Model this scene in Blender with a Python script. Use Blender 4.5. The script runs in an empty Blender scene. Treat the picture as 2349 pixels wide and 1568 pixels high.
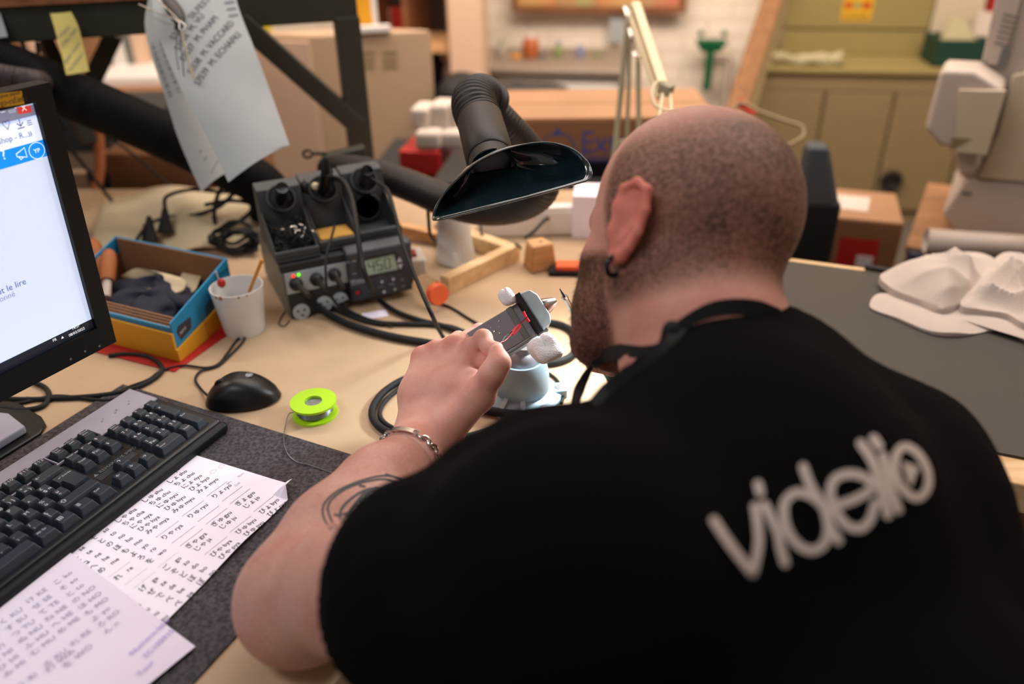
import bpy, bmesh, math, random
import numpy as np
from mathutils import Matrix, Vector
from mathutils.bvhtree import BVHTree
random.seed(7)
scene = bpy.context.scene
col = scene.collection

# ------------------------------------------------------------------ camera
FPX, CX, CY, CH = 1827.0, 1174.5, 784.0, 0.605        # desk top is z = 0, the floor is at -0.75
PITCH, ROLL = math.radians(30.1), math.radians(-0.98)
_c, _s = math.cos(PITCH), math.sin(PITCH)
R0 = np.array([1.0, 0, 0]); U0 = np.array([0, _s, _c]); CF = np.array([0, _c, -_s])
CR = math.cos(ROLL) * R0 + math.sin(ROLL) * U0
CU = -math.sin(ROLL) * R0 + math.cos(ROLL) * U0
CAM = np.array([0, 0, CH])
cam_data = bpy.data.cameras.new('camera')
cam = bpy.data.objects.new('camera', cam_data)
col.objects.link(cam)
cam_data.sensor_width = 36.0
cam_data.lens = FPX / 2349 * 36.0
cam_data.clip_start = 0.02
cam.matrix_world = Matrix(((CR[0], CU[0], -CF[0], 0), (CR[1], CU[1], -CF[1], 0), (CR[2], CU[2], -CF[2], CH), (0, 0, 0, 1)))
cam_data.dof.use_dof = True
cam_data.dof.focus_distance = 0.93
cam_data.dof.aperture_fstop = 2.0
scene.camera = cam

# ------------------------------------------------------------------ world, lights, exposure
scene.view_settings.view_transform = 'Standard'
scene.view_settings.look = 'None'
scene.view_settings.gamma = 1
scene.view_settings.use_curve_mapping = False
scene.view_settings.exposure = 0.0
world = bpy.data.worlds.new('world'); scene.world = world
world.use_nodes = True
bg = world.node_tree.nodes['Background']
bg.inputs[0].default_value = (1.0, 0.9, 0.82, 1)
bg.inputs[1].default_value = 0.34

def area(name, loc, target, sx, sy, power, color):
    l = bpy.data.lights.new(name, 'AREA'); l.shape = 'RECTANGLE'; l.size = sx; l.size_y = sy
    l.energy = power; l.color = color
    o = bpy.data.objects.new(name, l); col.objects.link(o)
    o.location = loc
    o.rotation_euler = (Vector(target) - Vector(loc)).to_track_quat('-Z', 'Y').to_euler()
    return o
WARM = (1.0, 0.84, 0.70)
COOL = (1.0, 0.97, 1.0)
area('ceiling_light', (0.35, 1.5, 1.95), (0.3, 1.3, 0), 1.6, 0.5, 15, COOL)
area('ceiling_light', (-0.9, 0.0, 1.95), (-0.5, 0.6, 0), 1.2, 0.4, 14, (0.95, 0.95, 1.0))
area('ceiling_light', (0.3, 2.3, 1.95), (0.5, 3.7, 0.0), 3.2, 0.5, 105, WARM)
area('ceiling_light', (2.0, 1.5, 1.95), (1.8, 2.2, 0), 1.2, 0.5, 22, WARM)
area('ceiling_light', (-2.4, 2.2, 1.95), (-2.0, 3.0, 0), 1.2, 0.5, 24, WARM)

# ------------------------------------------------------------------ geometry helpers
def ray(px, py): return CF + (px - CX) / FPX * CR - (py - CY) / FPX * CU
def pz(px, py, z=0.0):                                 # point at height z on the line of sight
    d = ray(px, py); return CAM + d * ((z - CH) / d[2])
def pd(px, py, D): return CAM + ray(px, py) * D        # point at depth D
def pj(X):
    d = np.asarray(X, float) - CAM; D = d @ CF
    return CX + FPX * (d @ CR) / D, CY - FPX * (d @ CU) / D, D
def height_to(P, py):                                  # height above P of the point of its vertical seen at row py
    d = np.asarray(P, float) - CAM; k = -(py - CY) / FPX
    return (k * (d @ CF) - d @ CU) / (CU[2] - k * CF[2])
def unit(v): v = np.asarray(v, float); return v / np.linalg.norm(v)
def frame(loc=(0, 0, 0), yaw=0.0, pitch=0.0, roll=0.0):
    return Matrix.Translation(Vector(loc)) @ Matrix.Rotation(math.radians(yaw), 4, 'Z') @ Matrix.Rotation(math.radians(pitch), 4, 'X') @ Matrix.Rotation(math.radians(roll), 4, 'Y')
def axes(loc, x, y):                                   # frame from an x direction and a rough y direction
    x = unit(x); z = unit(np.cross(x, y)); y = np.cross(z, x)
    return Matrix(((x[0], y[0], z[0], loc[0]), (x[1], y[1], z[1], loc[1]), (x[2], y[2], z[2], loc[2]), (0, 0, 0, 1)))
I4 = Matrix.Identity(4)

def smooth_path(pts, n=8, closed=False):
    P = [np.asarray(p, float) for p in pts]; out = []
    m = len(P)
    if m < 3 and not closed: return P
    rng = range(m) if closed else range(m - 1)
    for i in rng:
        if closed: a, b, c, d = P[(i - 1) % m], P[i], P[(i + 1) % m], P[(i + 2) % m]
        else: a, b, c, d = P[max(i - 1, 0)], P[i], P[i + 1], P[min(i + 2, m - 1)]
        for k in range(n):
            t = k / n
            out.append(0.5 * ((2 * b) + (-a + c) * t + (2 * a - 5 * b + 4 * c - d) * t * t + (-a + 3 * b - 3 * c + d) * t ** 3))
    if not closed: out.append(P[-1])
    return out

_text_cache = {}
def text_mesh(s, res=2, font=None):
    if s in _text_cache: return _text_cache[s]
    cu = bpy.data.curves.new('t', 'FONT'); cu.body = s; cu.resolution_u = res; cu.size = 1.0
    ob = bpy.data.objects.new('t', cu); col.objects.link(ob)
    bpy.context.view_layer.update()
    me = bpy.data.meshes.new_from_object(ob)
    v = [tuple(x.co) for x in me.vertices]; f = [tuple(p.vertices) for p in me.polygons]
    bpy.data.objects.remove(ob); bpy.data.curves.remove(cu); bpy.data.meshes.remove(me)
    _text_cache[s] = (v, f); return v, f

class B:
    """collects shapes given in the frame fr and links them as one mesh object"""
    def __init__(s, fr=I4): s.v = []; s.f = []; s.mi = []; s.fr = fr; s.m = 0
    def add(s, vs, fs, fr=None):
        M = s.fr @ fr if fr is not None else s.fr
        o = len(s.v); s.v += [M @ Vector(p) for p in vs]
        s.f += [tuple(i + o for i in f) for f in fs]; s.mi += [s.m] * len(fs); return s
    def box(s, x0, x1, y0, y1, z0, z1, fr=None):
        return s.add([(x0, y0, z0), (x1, y0, z0), (x1, y1, z0), (x0, y1, z0), (x0, y0, z1), (x1, y0, z1), (x1, y1, z1), (x0, y1, z1)],
                     [(0, 3, 2, 1), (4, 5, 6, 7), (0, 1, 5, 4), (1, 2, 6, 5), (2, 3, 7, 6), (3, 0, 4, 7)], fr)
    def prism(s, poly, z0, z1, fr=None, top=1.0):
        n = len(poly); cx = sum(p[0] for p in poly) / n; cy = sum(p[1] for p in poly) / n
        return s.add([(p[0], p[1], z0) for p in poly] + [(cx + (p[0] - cx) * top, cy + (p[1] - cy) * top, z1) for p in poly],
                     [tuple(range(n))[::-1], tuple(range(n, 2 * n))] + [(i, (i + 1) % n, n + (i + 1) % n, n + i) for i in range(n)], fr)
    def lathe(s, prof, seg=24, fr=None, cap=True):
        vs = []; fs = []; n = len(prof)
        for i in range(seg):
            a = 2 * math.pi * i / seg
            for r, z in prof: vs.append((r * math.cos(a), r * math.sin(a), z))
        for i in range(seg):
            j = (i + 1) % seg
            for k in range(n - 1): fs.append((i * n + k, j * n + k, j * n + k + 1, i * n + k + 1))
        if cap:
            fs.append(tuple(i * n for i in range(seg))[::-1]); fs.append(tuple(i * n + n - 1 for i in range(seg)))
        return s.add(vs, fs, fr)
    def tube(s, pts, r, seg=10, smooth=8, closed=False, rf=None, cap=True, flat=1.0):
        P = smooth_path(pts, smooth, closed) if smooth else [np.asarray(p, float) for p in pts]
        n = len(P); vs = []; fs = []; up = None
        L = 0.0
        for i in range(n):
            a = P[(i - 1) % n] if (closed or i > 0) else P[0]; b = P[(i + 1) % n] if (closed or i < n - 1) else P[-1]
            t = unit(b - a)
            if i: L += np.linalg.norm(P[i] - P[i - 1])
            if up is None: up = np.array([0, 0, 1.0]) if abs(t[2]) < 0.9 else np.array([1.0, 0, 0])
            x = unit(np.cross(t, up)); up = np.cross(x, t)
            rr = (r(i / max(n - 1, 1)) if callable(r) else r) * (rf(L) if rf else 1)
            for k in range(seg):
                q = 2 * math.pi * k / seg
                vs.append(tuple(P[i] + rr * (math.cos(q) * x + flat * math.sin(q) * up)))
        for i in range(n if closed else n - 1):
            j = (i + 1) % n
            for k in range(seg):
                l = (k + 1) % seg; fs.append((i * seg + k, i * seg + l, j * seg + l, j * seg + k))
        if not closed and cap:
            fs.append(tuple(range(seg))); fs.append(tuple(range((n - 1) * seg, n * seg))[::-1])
        return s.add(vs, fs)
    def bar(s, a, b, w, h=None, up=(0, 0, 1)):            # rectangular bar from a to b
        a = np.asarray(a, float); b = np.asarray(b, float); h = h or w; t = unit(b - a)
        x = unit(np.cross(t, up)); y = np.cross(x, t); vs = []
        for P in (a, b):
            for i, j in ((-1, -1), (1, -1), (1, 1), (-1, 1)): vs.append(tuple(P + x * w / 2 * i + y * h / 2 * j))
        return s.add(vs, [(0, 1, 2, 3), (7, 6, 5, 4), (0, 4, 5, 1), (1, 5, 6, 2), (2, 6, 7, 3), (3, 7, 4, 0)])
    def ball(s, c, r, seg=14, fr=None):
        rx, ry, rz = (r, r, r) if not isinstance(r, (tuple, list)) else r
        vs = []; fs = []; n = seg // 2
        for i in range(n + 1):
            a = math.pi * i / n
            for k in range(seg):
                q = 2 * math.pi * k / seg
                vs.append((c[0] + rx * math.sin(a) * math.cos(q), c[1] + ry * math.sin(a) * math.sin(q), c[2] + rz * math.cos(a)))
        for i in range(n):
            for k in range(seg):
                l = (k + 1) % seg; fs.append((i * seg + k, (i + 1) * seg + k, (i + 1) * seg + l, i * seg + l))
        return s.add(vs, fs, fr)
    def grid(s, fn, nu, nv, thick=0.0, fr=None):          # sheet fn(u, v) -> point, with real thickness
        P = [[np.asarray(fn(i / nu, j / nv), float) for j in range(nv + 1)] for i in range(nu + 1)]
        vs = [tuple(P[i][j]) for i in range(nu + 1) for j in range(nv + 1)]; W = nv + 1
        fs = [(i * W + j, (i + 1) * W + j, (i + 1) * W + j + 1, i * W + j + 1) for i in range(nu) for j in range(nv)]
        if thick:
            N = len(vs); low = []
            for i in range(nu + 1):
                for j in range(nv + 1):
                    a = P[min(i + 1, nu)][j] - P[max(i - 1, 0)][j]; b = P[i][min(j + 1, nv)] - P[i][max(j - 1, 0)]
                    c = np.cross(a, b); q = np.linalg.norm(c); low.append(tuple(P[i][j] - thick * (c / q if q > 1e-12 else np.array([0, 0, 1.0]))))
            vs += low; fs += [tuple(k + N for k in f)[::-1] for f in fs]
            ring = [(i, 0) for i in range(nu + 1)] + [(nu, j) for j in range(1, nv + 1)] + [(i, nv) for i in range(nu - 1, -1, -1)] + [(0, j) for j in range(nv - 1, 0, -1)]
            q = [i * W + j for i, j in ring]
            fs += [(q[k], q[k] + N, q[(k + 1) % len(q)] + N, q[(k + 1) % len(q)]) for k in range(len(q))]
        return s.add(vs, fs, fr)
    def text(s, t, size, fr, align='l', sx=1.0, surf=None):
        v, f = text_mesh(t)
        if not v: return s
        x0 = min(p[0] for p in v); x1 = max(p[0] for p in v)
        off = {'l': 0, 'c': -(x0 + x1) / 2, 'r': -x1}[align]
        vs = [((p[0] + off) * size * sx, p[1] * size, 0) for p in v]
        if surf: return s.add([surf(p) for p in vs], f, fr)
        return s.add(vs, f, fr)
    def line(s, pts, w, fr=None, z=0.0):                  # flat stroke through 2D points
        P = [np.array(p[:2], float) for p in pts]; vs = []; n = len(P)
        for i in range(n):
            t = unit(P[min(i + 1, n - 1)] - P[max(i - 1, 0)]); nn = np.array([-t[1], t[0]]) * w / 2
            vs += [tuple(P[i] + nn) + (z,), tuple(P[i] - nn) + (z,)]
        return s.add(vs, [(2 * i, 2 * i + 1, 2 * i + 3, 2 * i + 2) for i in range(n - 1)], fr)
    def out(s, name, mats, parent=None, smooth=False, bevel=0.0, seg=2, sub=0, label=None):
        me = bpy.data.meshes.new(name)
        inv = I4
        if parent is not None: inv = PM(parent)['_m'].inverted()
        me.from_pydata([tuple(inv @ p) for p in s.v], [], s.f)
        if not isinstance(mats, (list, tuple)): mats = [mats]
        for m in mats: me.materials.append(m)
        if len(mats) > 1: me.polygons.foreach_set('material_index', s.mi)
        if smooth: me.polygons.foreach_set('use_smooth', [True] * len(me.polygons))
        me.validate(); me.update()
        ob = bpy.data.objects.new(name, me); col.objects.link(ob)
        if parent is not None:
            ob.parent = parent; _pm[ob.name] = {'_m': PM(parent)['_m']}
        else: _pm[ob.name] = {'_m': I4}
        if bevel:
            b = ob.modifiers.new('bevel', 'BEVEL'); b.width = bevel; b.segments = seg; b.limit_method = 'ANGLE'; b.angle_limit = math.radians(35); b.harden_normals = False
            if not smooth: me.polygons.foreach_set('use_smooth', [True] * len(me.polygons)); ob.modifiers.new('n', 'WEIGHTED_NORMAL')
        if sub:
            m = ob.modifiers.new('sub', 'SUBSURF'); m.levels = sub; m.render_levels = sub
        if smooth and not bevel and not sub:
            try:
                me.set_sharp_from_angle(angle=math.radians(50))
            except Exception: pass
        if label: ob['label'] = label
        return ob
_pm = {}
def PM(o): return _pm[o.name]
def T(name, label, cat, fr=I4, group=None):               # an Empty at the thing's base that parents its parts
    o = bpy.data.objects.new(name, None); col.objects.link(o)
    if not isinstance(fr, Matrix): fr = frame(fr)
    o.matrix_world = fr; o.empty_display_size = 0.02; _pm[o.name] = {'_m': fr}
    o['label'] = label; o['category'] = cat
    if group: o['group'] = group
    return o
def tag(o, label, cat, group=None, kind=None):
    o['label'] = label; o['category'] = cat
    if group: o['group'] = group
    if kind: o['kind'] = kind
    return o
def struct(o, label=None):
    o['kind'] = 'structure'
    if label: o['label'] = label
    return o
# ------------------------------------------------------------------ materials
def lin(h):
    h = h.lstrip('#'); c = [int(h[i:i + 2], 16) / 255 for i in (0, 2, 4)]
    return tuple(x / 12.92 if x <= 0.04045 else ((x + 0.055) / 1.055) ** 2.4 for x in c) + (1.0,)
def mat(name, color, rough=0.6, metal=0.0, noise=0.0, scale=30, bump=0.0, bscale=200, color2=None, spec=0.5, emit=0.0, trans=0.0, alpha=1.0, sss=0.0, stretch=None, coat=0.0, ior=1.45):
    m = bpy.data.materials.new(name); m.use_nodes = True
    nt = m.node_tree; p = nt.nodes['Principled BSDF']; N = nt.nodes.new; L = nt.links.new
    c = lin(color) if isinstance(color, str) else tuple(color) + (1.0,)
    p.inputs['Base Color'].default_value = c
    p.inputs['Roughness'].default_value = rough; p.inputs['Metallic'].default_value = metal
    p.inputs['Specular IOR Level'].default_value = spec; p.inputs['IOR'].default_value = ior
    p.inputs['Transmission Weight'].default_value = trans; p.inputs['Alpha'].default_value = alpha
    p.inputs['Coat Weight'].default_value = coat
    if sss:
        p.inputs['Subsurface Weight'].default_value = sss; p.inputs['Subsurface Radius'].default_value = (1, 0.35, 0.2); p.inputs['Subsurface Scale'].default_value = 0.006
    if emit:
        p.inputs['Emission Color'].default_value = c; p.inputs['Emission Strength'].default_value = emit
    tc = N('ShaderNodeTexCoord'); src = tc.outputs['Object']
    if stretch:
        mp = N('ShaderNodeMapping'); mp.inputs['Scale'].default_value = stretch; L(src, mp.inputs['Vector']); src = mp.outputs['Vector']
    if noise or color2:
        n = N('ShaderNodeTexNoise'); n.inputs['Scale'].default_value = scale; n.inputs['Detail'].default_value = 5; L(src, n.inputs['Vector'])
        r = N('ShaderNodeValToRGB'); L(n.outputs['Fac'], r.inputs['Fac'])
        c2 = lin(color2) if color2 else tuple(x * (1 - noise) for x in c[:3]) + (1,)
        r.color_ramp.elements[0].color = c2; r.color_ramp.elements[0].position = 0.35
        r.color_ramp.elements[1].color = c; r.color_ramp.elements[1].position = 0.65
        L(r.outputs['Color'], p.inputs['Base Color'])
    if bump:
        n2 = N('ShaderNodeTexNoise'); n2.inputs['Scale'].default_value = bscale; n2.inputs['Detail'].default_value = 4; L(src, n2.inputs['Vector'])
        b = N('ShaderNodeBump'); b.inputs['Strength'].default_value = bump; b.inputs['Distance'].default_value = 0.002
        L(n2.outputs['Fac'], b.inputs['Height']); L(b.outputs['Normal'], p.inputs['Normal'])
    return m
def wood(name, c1, c2, rough=0.6, scale=6, stretch=(1, 12, 12)):
    return mat(name, c1, rough, color2=c2, scale=scale, stretch=stretch, bump=0.05, bscale=30)
M = {}
M['laminate'] = mat('cream_laminate', '#c1a382', 0.5, noise=0.10, scale=9, bump=0.03, bscale=400)
M['cork'] = mat('dark_cork', '#524c4e', 0.85, color2='#2b2628', scale=240, bump=0.5, bscale=260)
M['black'] = mat('black_plastic', '#0d0d0f', 0.38, noise=0.1)
M['hoseblack'] = mat('matt_black_hose', '#070606', 0.75, spec=0.2)
M['hosebrown'] = mat('dark_ribbed_hose', '#2b2222', 0.6)
M['void'] = mat('deep_black', '#020202', 1.0, spec=0.0)
M['blackmatte'] = mat('black_rubber', '#101011', 0.7, bump=0.1)
M['hose'] = mat('hose_rubber', '#1b1716', 0.5)
M['silver'] = mat('silver_plastic', '#a6a3b4', 0.38, noise=0.05, spec=0.5)
M['keycap'] = mat('key_plastic', '#252c36', 0.45)  # bluish base colour imitates the screen's sheen on black keys
M['legend'] = mat('legend_print', '#c9ccd6', 0.6)
M['legend_dim'] = mat('legend_grey', '#6d7076', 0.6)
M['bezel'] = mat('bezel_plastic', '#0e1013', 0.5, spec=0.3)
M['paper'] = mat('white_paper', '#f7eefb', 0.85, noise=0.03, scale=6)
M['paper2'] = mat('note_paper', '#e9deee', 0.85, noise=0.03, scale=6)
M['ink'] = mat('black_ink', '#37313a', 0.8)
M['inkgrey'] = mat('grey_ink', '#aba0b8', 0.8)
M['inkblue'] = mat('violet_ink', '#a596d0', 0.8)
M['pencil'] = mat('pencil', '#a79fae', 0.8)
M['frame'] = mat('dark_olive_steel', '#2e2f26', 0.5, noise=0.12, scale=20)
M['darksteel'] = mat('dark_steel', '#191611', 0.5)
M['pine'] = wood('pine_wood', '#d8a878', '#c4905c')
M['pinepale'] = wood('pale_pine', '#e6c69a', '#d4ae7c')
M['brownwood'] = wood('brown_wood', '#8c5a38', '#6e4227')
M['card'] = mat('cardboard', '#a27a5a', 0.85, noise=0.08, scale=8)
M['carddark'] = mat('cardboard_brown', '#8a6040', 0.85, noise=0.1, scale=8)
M['white'] = mat('white_plastic', '#d9d3cc', 0.45)
M['whitegloss'] = mat('white_gloss', '#e4e0dc', 0.3)
M['green'] = mat('lime_plastic', '#a8d818', 0.35)
M['foamblock'] = mat('foam_block', '#c9bbb0', 0.85)
M['solder'] = mat('solder_wire', '#9aa0a4', 0.3, metal=0.8, noise=0.3, scale=300)
M['steel'] = mat('bright_steel', '#c8c4c0', 0.25, metal=1.0)
M['viseg'] = mat('vise_grey', '#94acb9', 0.38, metal=0.05, noise=0.06, scale=40)  # blue tint puts the lamp's cool light into the vise colour
M['viseback'] = mat('vise_light', '#b2c2c8', 0.45, metal=0.1, noise=0.15, scale=60)
M['plate'] = mat('grey_plate', '#8b888c', 0.42, metal=0.35, noise=0.12, scale=30)
M['foam'] = mat('white_foam', '#eef2f4', 0.9, bump=0.8, bscale=500, sss=0.3)
M['redwire'] = mat('red_wire', '#e0303a', 0.4)
M['darkwire'] = mat('dark_wire', '#3a3436', 0.5)
M['cup'] = mat('cup_white', '#dcdedd', 0.45, noise=0.03, scale=10)
M['coffee'] = mat('coffee_stain', '#8a5a38', 0.5)
M['stick'] = mat('wooden_stick', '#e09a3c', 0.5, noise=0.1)
M['bluebox'] = mat('blue_print', '#1f88b8', 0.5, noise=0.05)
M['bluedark'] = mat('dark_blue_print', '#15506e', 0.5)
M['yellowbox'] = mat('yellow_card', '#d99a1c', 0.55, noise=0.04)
M['redcard'] = mat('red_card', '#b01c1c', 0.45)
M['navy'] = mat('navy_fabric', '#14172c', 0.75, bump=0.2)
M['leather'] = mat('cream_leather', '#cdbb9a', 0.7, noise=0.1)
M['tan'] = mat('tan_leather', '#a05c30', 0.7, noise=0.1)
M['stgrey'] = mat('station_grey', '#3c3f41', 0.55, noise=0.05)
M['stdark'] = mat('station_dark', '#262728', 0.6, noise=0.1)
M['stside'] = mat('station_side', '#6a6c66', 0.5, noise=0.08)
M['panel'] = mat('panel_light', '#aeb8be', 0.4)
M['unit'] = mat('unit_grey', '#3a3e45', 0.5)
M['lcd'] = mat('lcd_green', '#a3bfae', 0.35)
M['lcdink'] = mat('lcd_ink', '#2c332e', 0.5)
M['sponge'] = mat('yellow_sponge', '#c99a48', 0.9, bump=0.5)
M['ledred'] = mat('led_red', '#ff3020', 0.4, emit=2.0)
M['ledgreen'] = mat('led_green', '#70ff20', 0.4, emit=1.5)
M['teal'] = mat('teal_silicone', '#2e5a58', 0.6)
M['hoodglass'] = mat('dark_acrylic', '#16272d', 0.14, spec=0.7, coat=0.6)
M['screen'] = mat('screen_page', '#d6e4ff', 0.4, emit=0.72)
M['screenblue'] = mat('screen_blue', '#0c93ff', 0.4, emit=0.75)
M['screenbar'] = mat('screen_bar', '#e4eeff', 0.4, emit=0.85)
M['screengrey'] = mat('screen_grey', '#8d94b0', 0.4, emit=0.5)
M['screendark'] = mat('screen_dark', '#202632', 0.4, emit=0.4)
M['screenred'] = mat('screen_red', '#d8403c', 0.4, emit=0.7)
M['screenink'] = mat('screen_ink', '#5a6ea8', 0.4, emit=0.3)
M['screenwhite'] = mat('screen_white', '#f4f8ff', 0.4, emit=0.9)
M['yellowtape'] = mat('yellow_label', '#c99a18', 0.5)
M['sticky'] = mat('sticky_yellow', '#b8ad62', 0.85)
M['hang'] = mat('hanging_paper', '#a7acad', 0.8, noise=0.03)  # grey in the colour stands in for weaker light on white paper
M['orange'] = mat('orange_plastic', '#f06432', 0.4)
M['clear'] = mat('clear_plastic', '#f4ece0', 0.08, trans=1.0, ior=1.15)
M['redsw'] = mat('red_rocker', '#a81c18', 0.4)
M['brick'] = mat('painted_brick', '#bf9d83', 0.8)
M['beige'] = mat('beige_steel', '#d6b49a', 0.5, noise=0.03)
M['tancab'] = mat('tan_steel', '#b89a7c', 0.5, noise=0.03)
M['olive'] = mat('olive_steel', '#8d7d4e', 0.5, noise=0.04)
M['khaki'] = mat('khaki_steel', '#83704f', 0.5, noise=0.04)
M['machine'] = mat('machine_plastic', '#b7a89c', 0.45)
M['machine2'] = mat('machine_cream', '#c0b096', 0.45)
M['bluelogo'] = mat('blue_print_ink', '#3a4a90', 0.7)
M['benchmat'] = mat('grey_bench_mat', '#3d3a36', 0.5, noise=0.08, scale=5, bump=0.05, bscale=900)
M['cloth'] = mat('white_cloth', '#c0b3aa', 0.95, bump=0.5, bscale=350, noise=0.06, scale=8)
M['shirt'] = mat('black_cotton', '#0c090a', 0.95, bump=0.35, bscale=60, spec=0.06)
M['print'] = mat('logo_print', '#c2b4aa', 0.7, bump=0.2, bscale=500)
M['strap'] = mat('black_webbing', '#0b0a0b', 0.8)
M['jeans'] = mat('blue_denim', '#1f2d42', 0.9, bump=0.3, bscale=400)
M['ringblack'] = mat('black_ring', '#0c0c0d', 0.25, spec=0.6)
M['beardhair'] = mat('beard_hair', '#4a2f22', 0.6)
M['dullcream'] = mat('dull_cream_cloth', '#a89d7c', 0.9)
M['tattoo'] = mat('tattoo_ink', '#3d3c3d', 0.7)
M['lampcream'] = mat('lamp_enamel', '#d8c8a4', 0.4)
M['lampgreen'] = mat('lamp_enamel_dull', '#9a957a', 0.45)
M['darkgreen'] = mat('green_enamel', '#0f5a34', 0.4)
M['crategreen'] = mat('green_crate', '#0e3526', 0.6)
M['plank'] = wood('plank_wood', '#a07550', '#80593c')
M['chrome'] = mat('chrome_pipe', '#96877a', 0.45, metal=0.25)
M['floor'] = mat('grey_floor', '#5c5248', 0.7, noise=0.15, scale=3)
M['red'] = mat('red_item', '#a8261c', 0.5)
M['shelfdark'] = mat('dark_shelf_back', '#2a1c12', 0.8)  # dark brown for the shelf's back panel
def brickmat():
    m = M['brick']; nt = m.node_tree; N = nt.nodes.new; L = nt.links.new; p = nt.nodes['Principled BSDF']
    tc = N('ShaderNodeTexCoord'); mp = N('ShaderNodeMapping'); mp.inputs['Rotation'].default_value = (math.radians(90), 0, 0)
    L(tc.outputs['Object'], mp.inputs['Vector'])
    b = N('ShaderNodeTexBrick'); b.inputs['Scale'].default_value = 1.0; b.inputs['Brick Width'].default_value = 0.22; b.inputs['Row Height'].default_value = 0.075; b.inputs['Mortar Size'].default_value = 0.006
    b.inputs['Color1'].default_value = lin('#eedfce'); b.inputs['Color2'].default_value = lin('#eadac8'); b.inputs['Mortar'].default_value = lin('#dcc8b4')
    L(mp.outputs['Vector'], b.inputs['Vector']); L(b.outputs['Color'], p.inputs['Base Color'])
    bp = N('ShaderNodeBump'); bp.inputs['Strength'].default_value = 0.4; bp.inputs['Distance'].default_value = 0.004; bp.invert = True
    L(b.outputs['Fac'], bp.inputs['Height']); L(bp.outputs['Normal'], p.inputs['Normal'])
brickmat()
def skinmat():
    m = bpy.data.materials.new('skin'); m.use_nodes = True; nt = m.node_tree; N = nt.nodes.new; L = nt.links.new; p = nt.nodes['Principled BSDF']
    p.inputs['Roughness'].default_value = 0.58; p.inputs['Subsurface Weight'].default_value = 0.25
    p.inputs['Subsurface Radius'].default_value = (1, 0.3, 0.15); p.inputs['Subsurface Scale'].default_value = 0.008; p.inputs['Specular IOR Level'].default_value = 0.25
    tc = N('ShaderNodeTexCoord')
    n = N('ShaderNodeTexNoise'); n.inputs['Scale'].default_value = 28; n.inputs['Detail'].default_value = 6; L(tc.outputs['Object'], n.inputs['Vector'])
    r = N('ShaderNodeValToRGB'); L(n.outputs['Fac'], r.inputs['Fac'])
    r.color_ramp.elements[0].position = 0.3; r.color_ramp.elements[0].color = lin('#cf9282'); r.color_ramp.elements[1].position = 0.7; r.color_ramp.elements[1].color = lin('#e4b1a1')
    rd = N('ShaderNodeAttribute'); rd.attribute_name = 'flush'
    mr = N('ShaderNodeMix'); mr.data_type = 'RGBA'; L(rd.outputs['Fac'], mr.inputs['Factor']); L(r.outputs['Color'], mr.inputs['A']); mr.inputs['B'].default_value = lin('#cc6a58')
    h = N('ShaderNodeAttribute'); h.attribute_name = 'hair'
    n2 = N('ShaderNodeTexNoise'); n2.inputs['Scale'].default_value = 260; n2.inputs['Detail'].default_value = 4; L(tc.outputs['Object'], n2.inputs['Vector'])
    n3 = N('ShaderNodeTexNoise'); n3.inputs['Scale'].default_value = 14; n3.inputs['Detail'].default_value = 3; L(tc.outputs['Object'], n3.inputs['Vector'])
    a = N('ShaderNodeMath'); a.operation = 'ADD'; L(n2.outputs['Fac'], a.inputs[0]); L(n3.outputs['Fac'], a.inputs[1])
    mu = N('ShaderNodeMath'); mu.operation = 'MULTIPLY'; mu.use_clamp = True; L(a.outputs[0], mu.inputs[0]); hm = N('ShaderNodeMath'); hm.operation = 'MULTIPLY'; hm.inputs[1].default_value = 1.45; L(h.outputs['Fac'], hm.inputs[0]); L(hm.outputs[0], mu.inputs[1])
    mx = N('ShaderNodeMix'); mx.data_type = 'RGBA'; L(mu.outputs[0], mx.inputs['Factor']); L(mr.outputs['Result'], mx.inputs['A']); mx.inputs['B'].default_value = lin('#4a3122')
    L(mx.outputs['Result'], p.inputs['Base Color'])
    b = N('ShaderNodeBump'); b.inputs['Strength'].default_value = 0.25; b.inputs['Distance'].default_value = 0.001
    n4 = N('ShaderNodeTexNoise'); n4.inputs['Scale'].default_value = 350; n4.inputs['Detail'].default_value = 3; L(tc.outputs['Object'], n4.inputs['Vector'])
    L(n4.outputs['Fac'], b.inputs['Height']); L(b.outputs['Normal'], p.inputs['Normal'])
    return m
M['skin'] = skinmat()
# ------------------------------------------------------------------ benches and the things lying on them
LAT = np.array([math.cos(math.radians(64.8)), math.sin(math.radians(64.8)), 0])     # along the keyboard
DEP = np.array([LAT[1], -LAT[0], 0])
BU = np.array([math.cos(math.radians(-21.9)), math.sin(math.radians(-21.9)), 0])    # along the right bench
BV = np.array([-BU[1], BU[0], 0])
bench = T('workbench', 'cream laminate workbench covered with soldering tools and cables', 'workbench', frame((-.3, 1.0, -.75)))
poly = [(-.46, -.15), (-.16, .455), (-.03, .735), (.10, .80), (.198, .835), (.408, 1.362), (.52, 1.70), (-.35, 1.755), (-1.75, 1.82), (-1.9, .8), (-1.3, -.3)]
B().prism(poly, -.032, 0).out('bench_top', M['laminate'], bench, bevel=.002)
for p in ((-.55, .1), (.14, .92), (.42, 1.6), (-1.5, 1.7), (-1.7, .8)):
    B().box(p[0] - .03, p[0] + .03, p[1] - .03, p[1] + .03, -.75, -.03).out('leg', M['darksteel'], bench)

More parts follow.
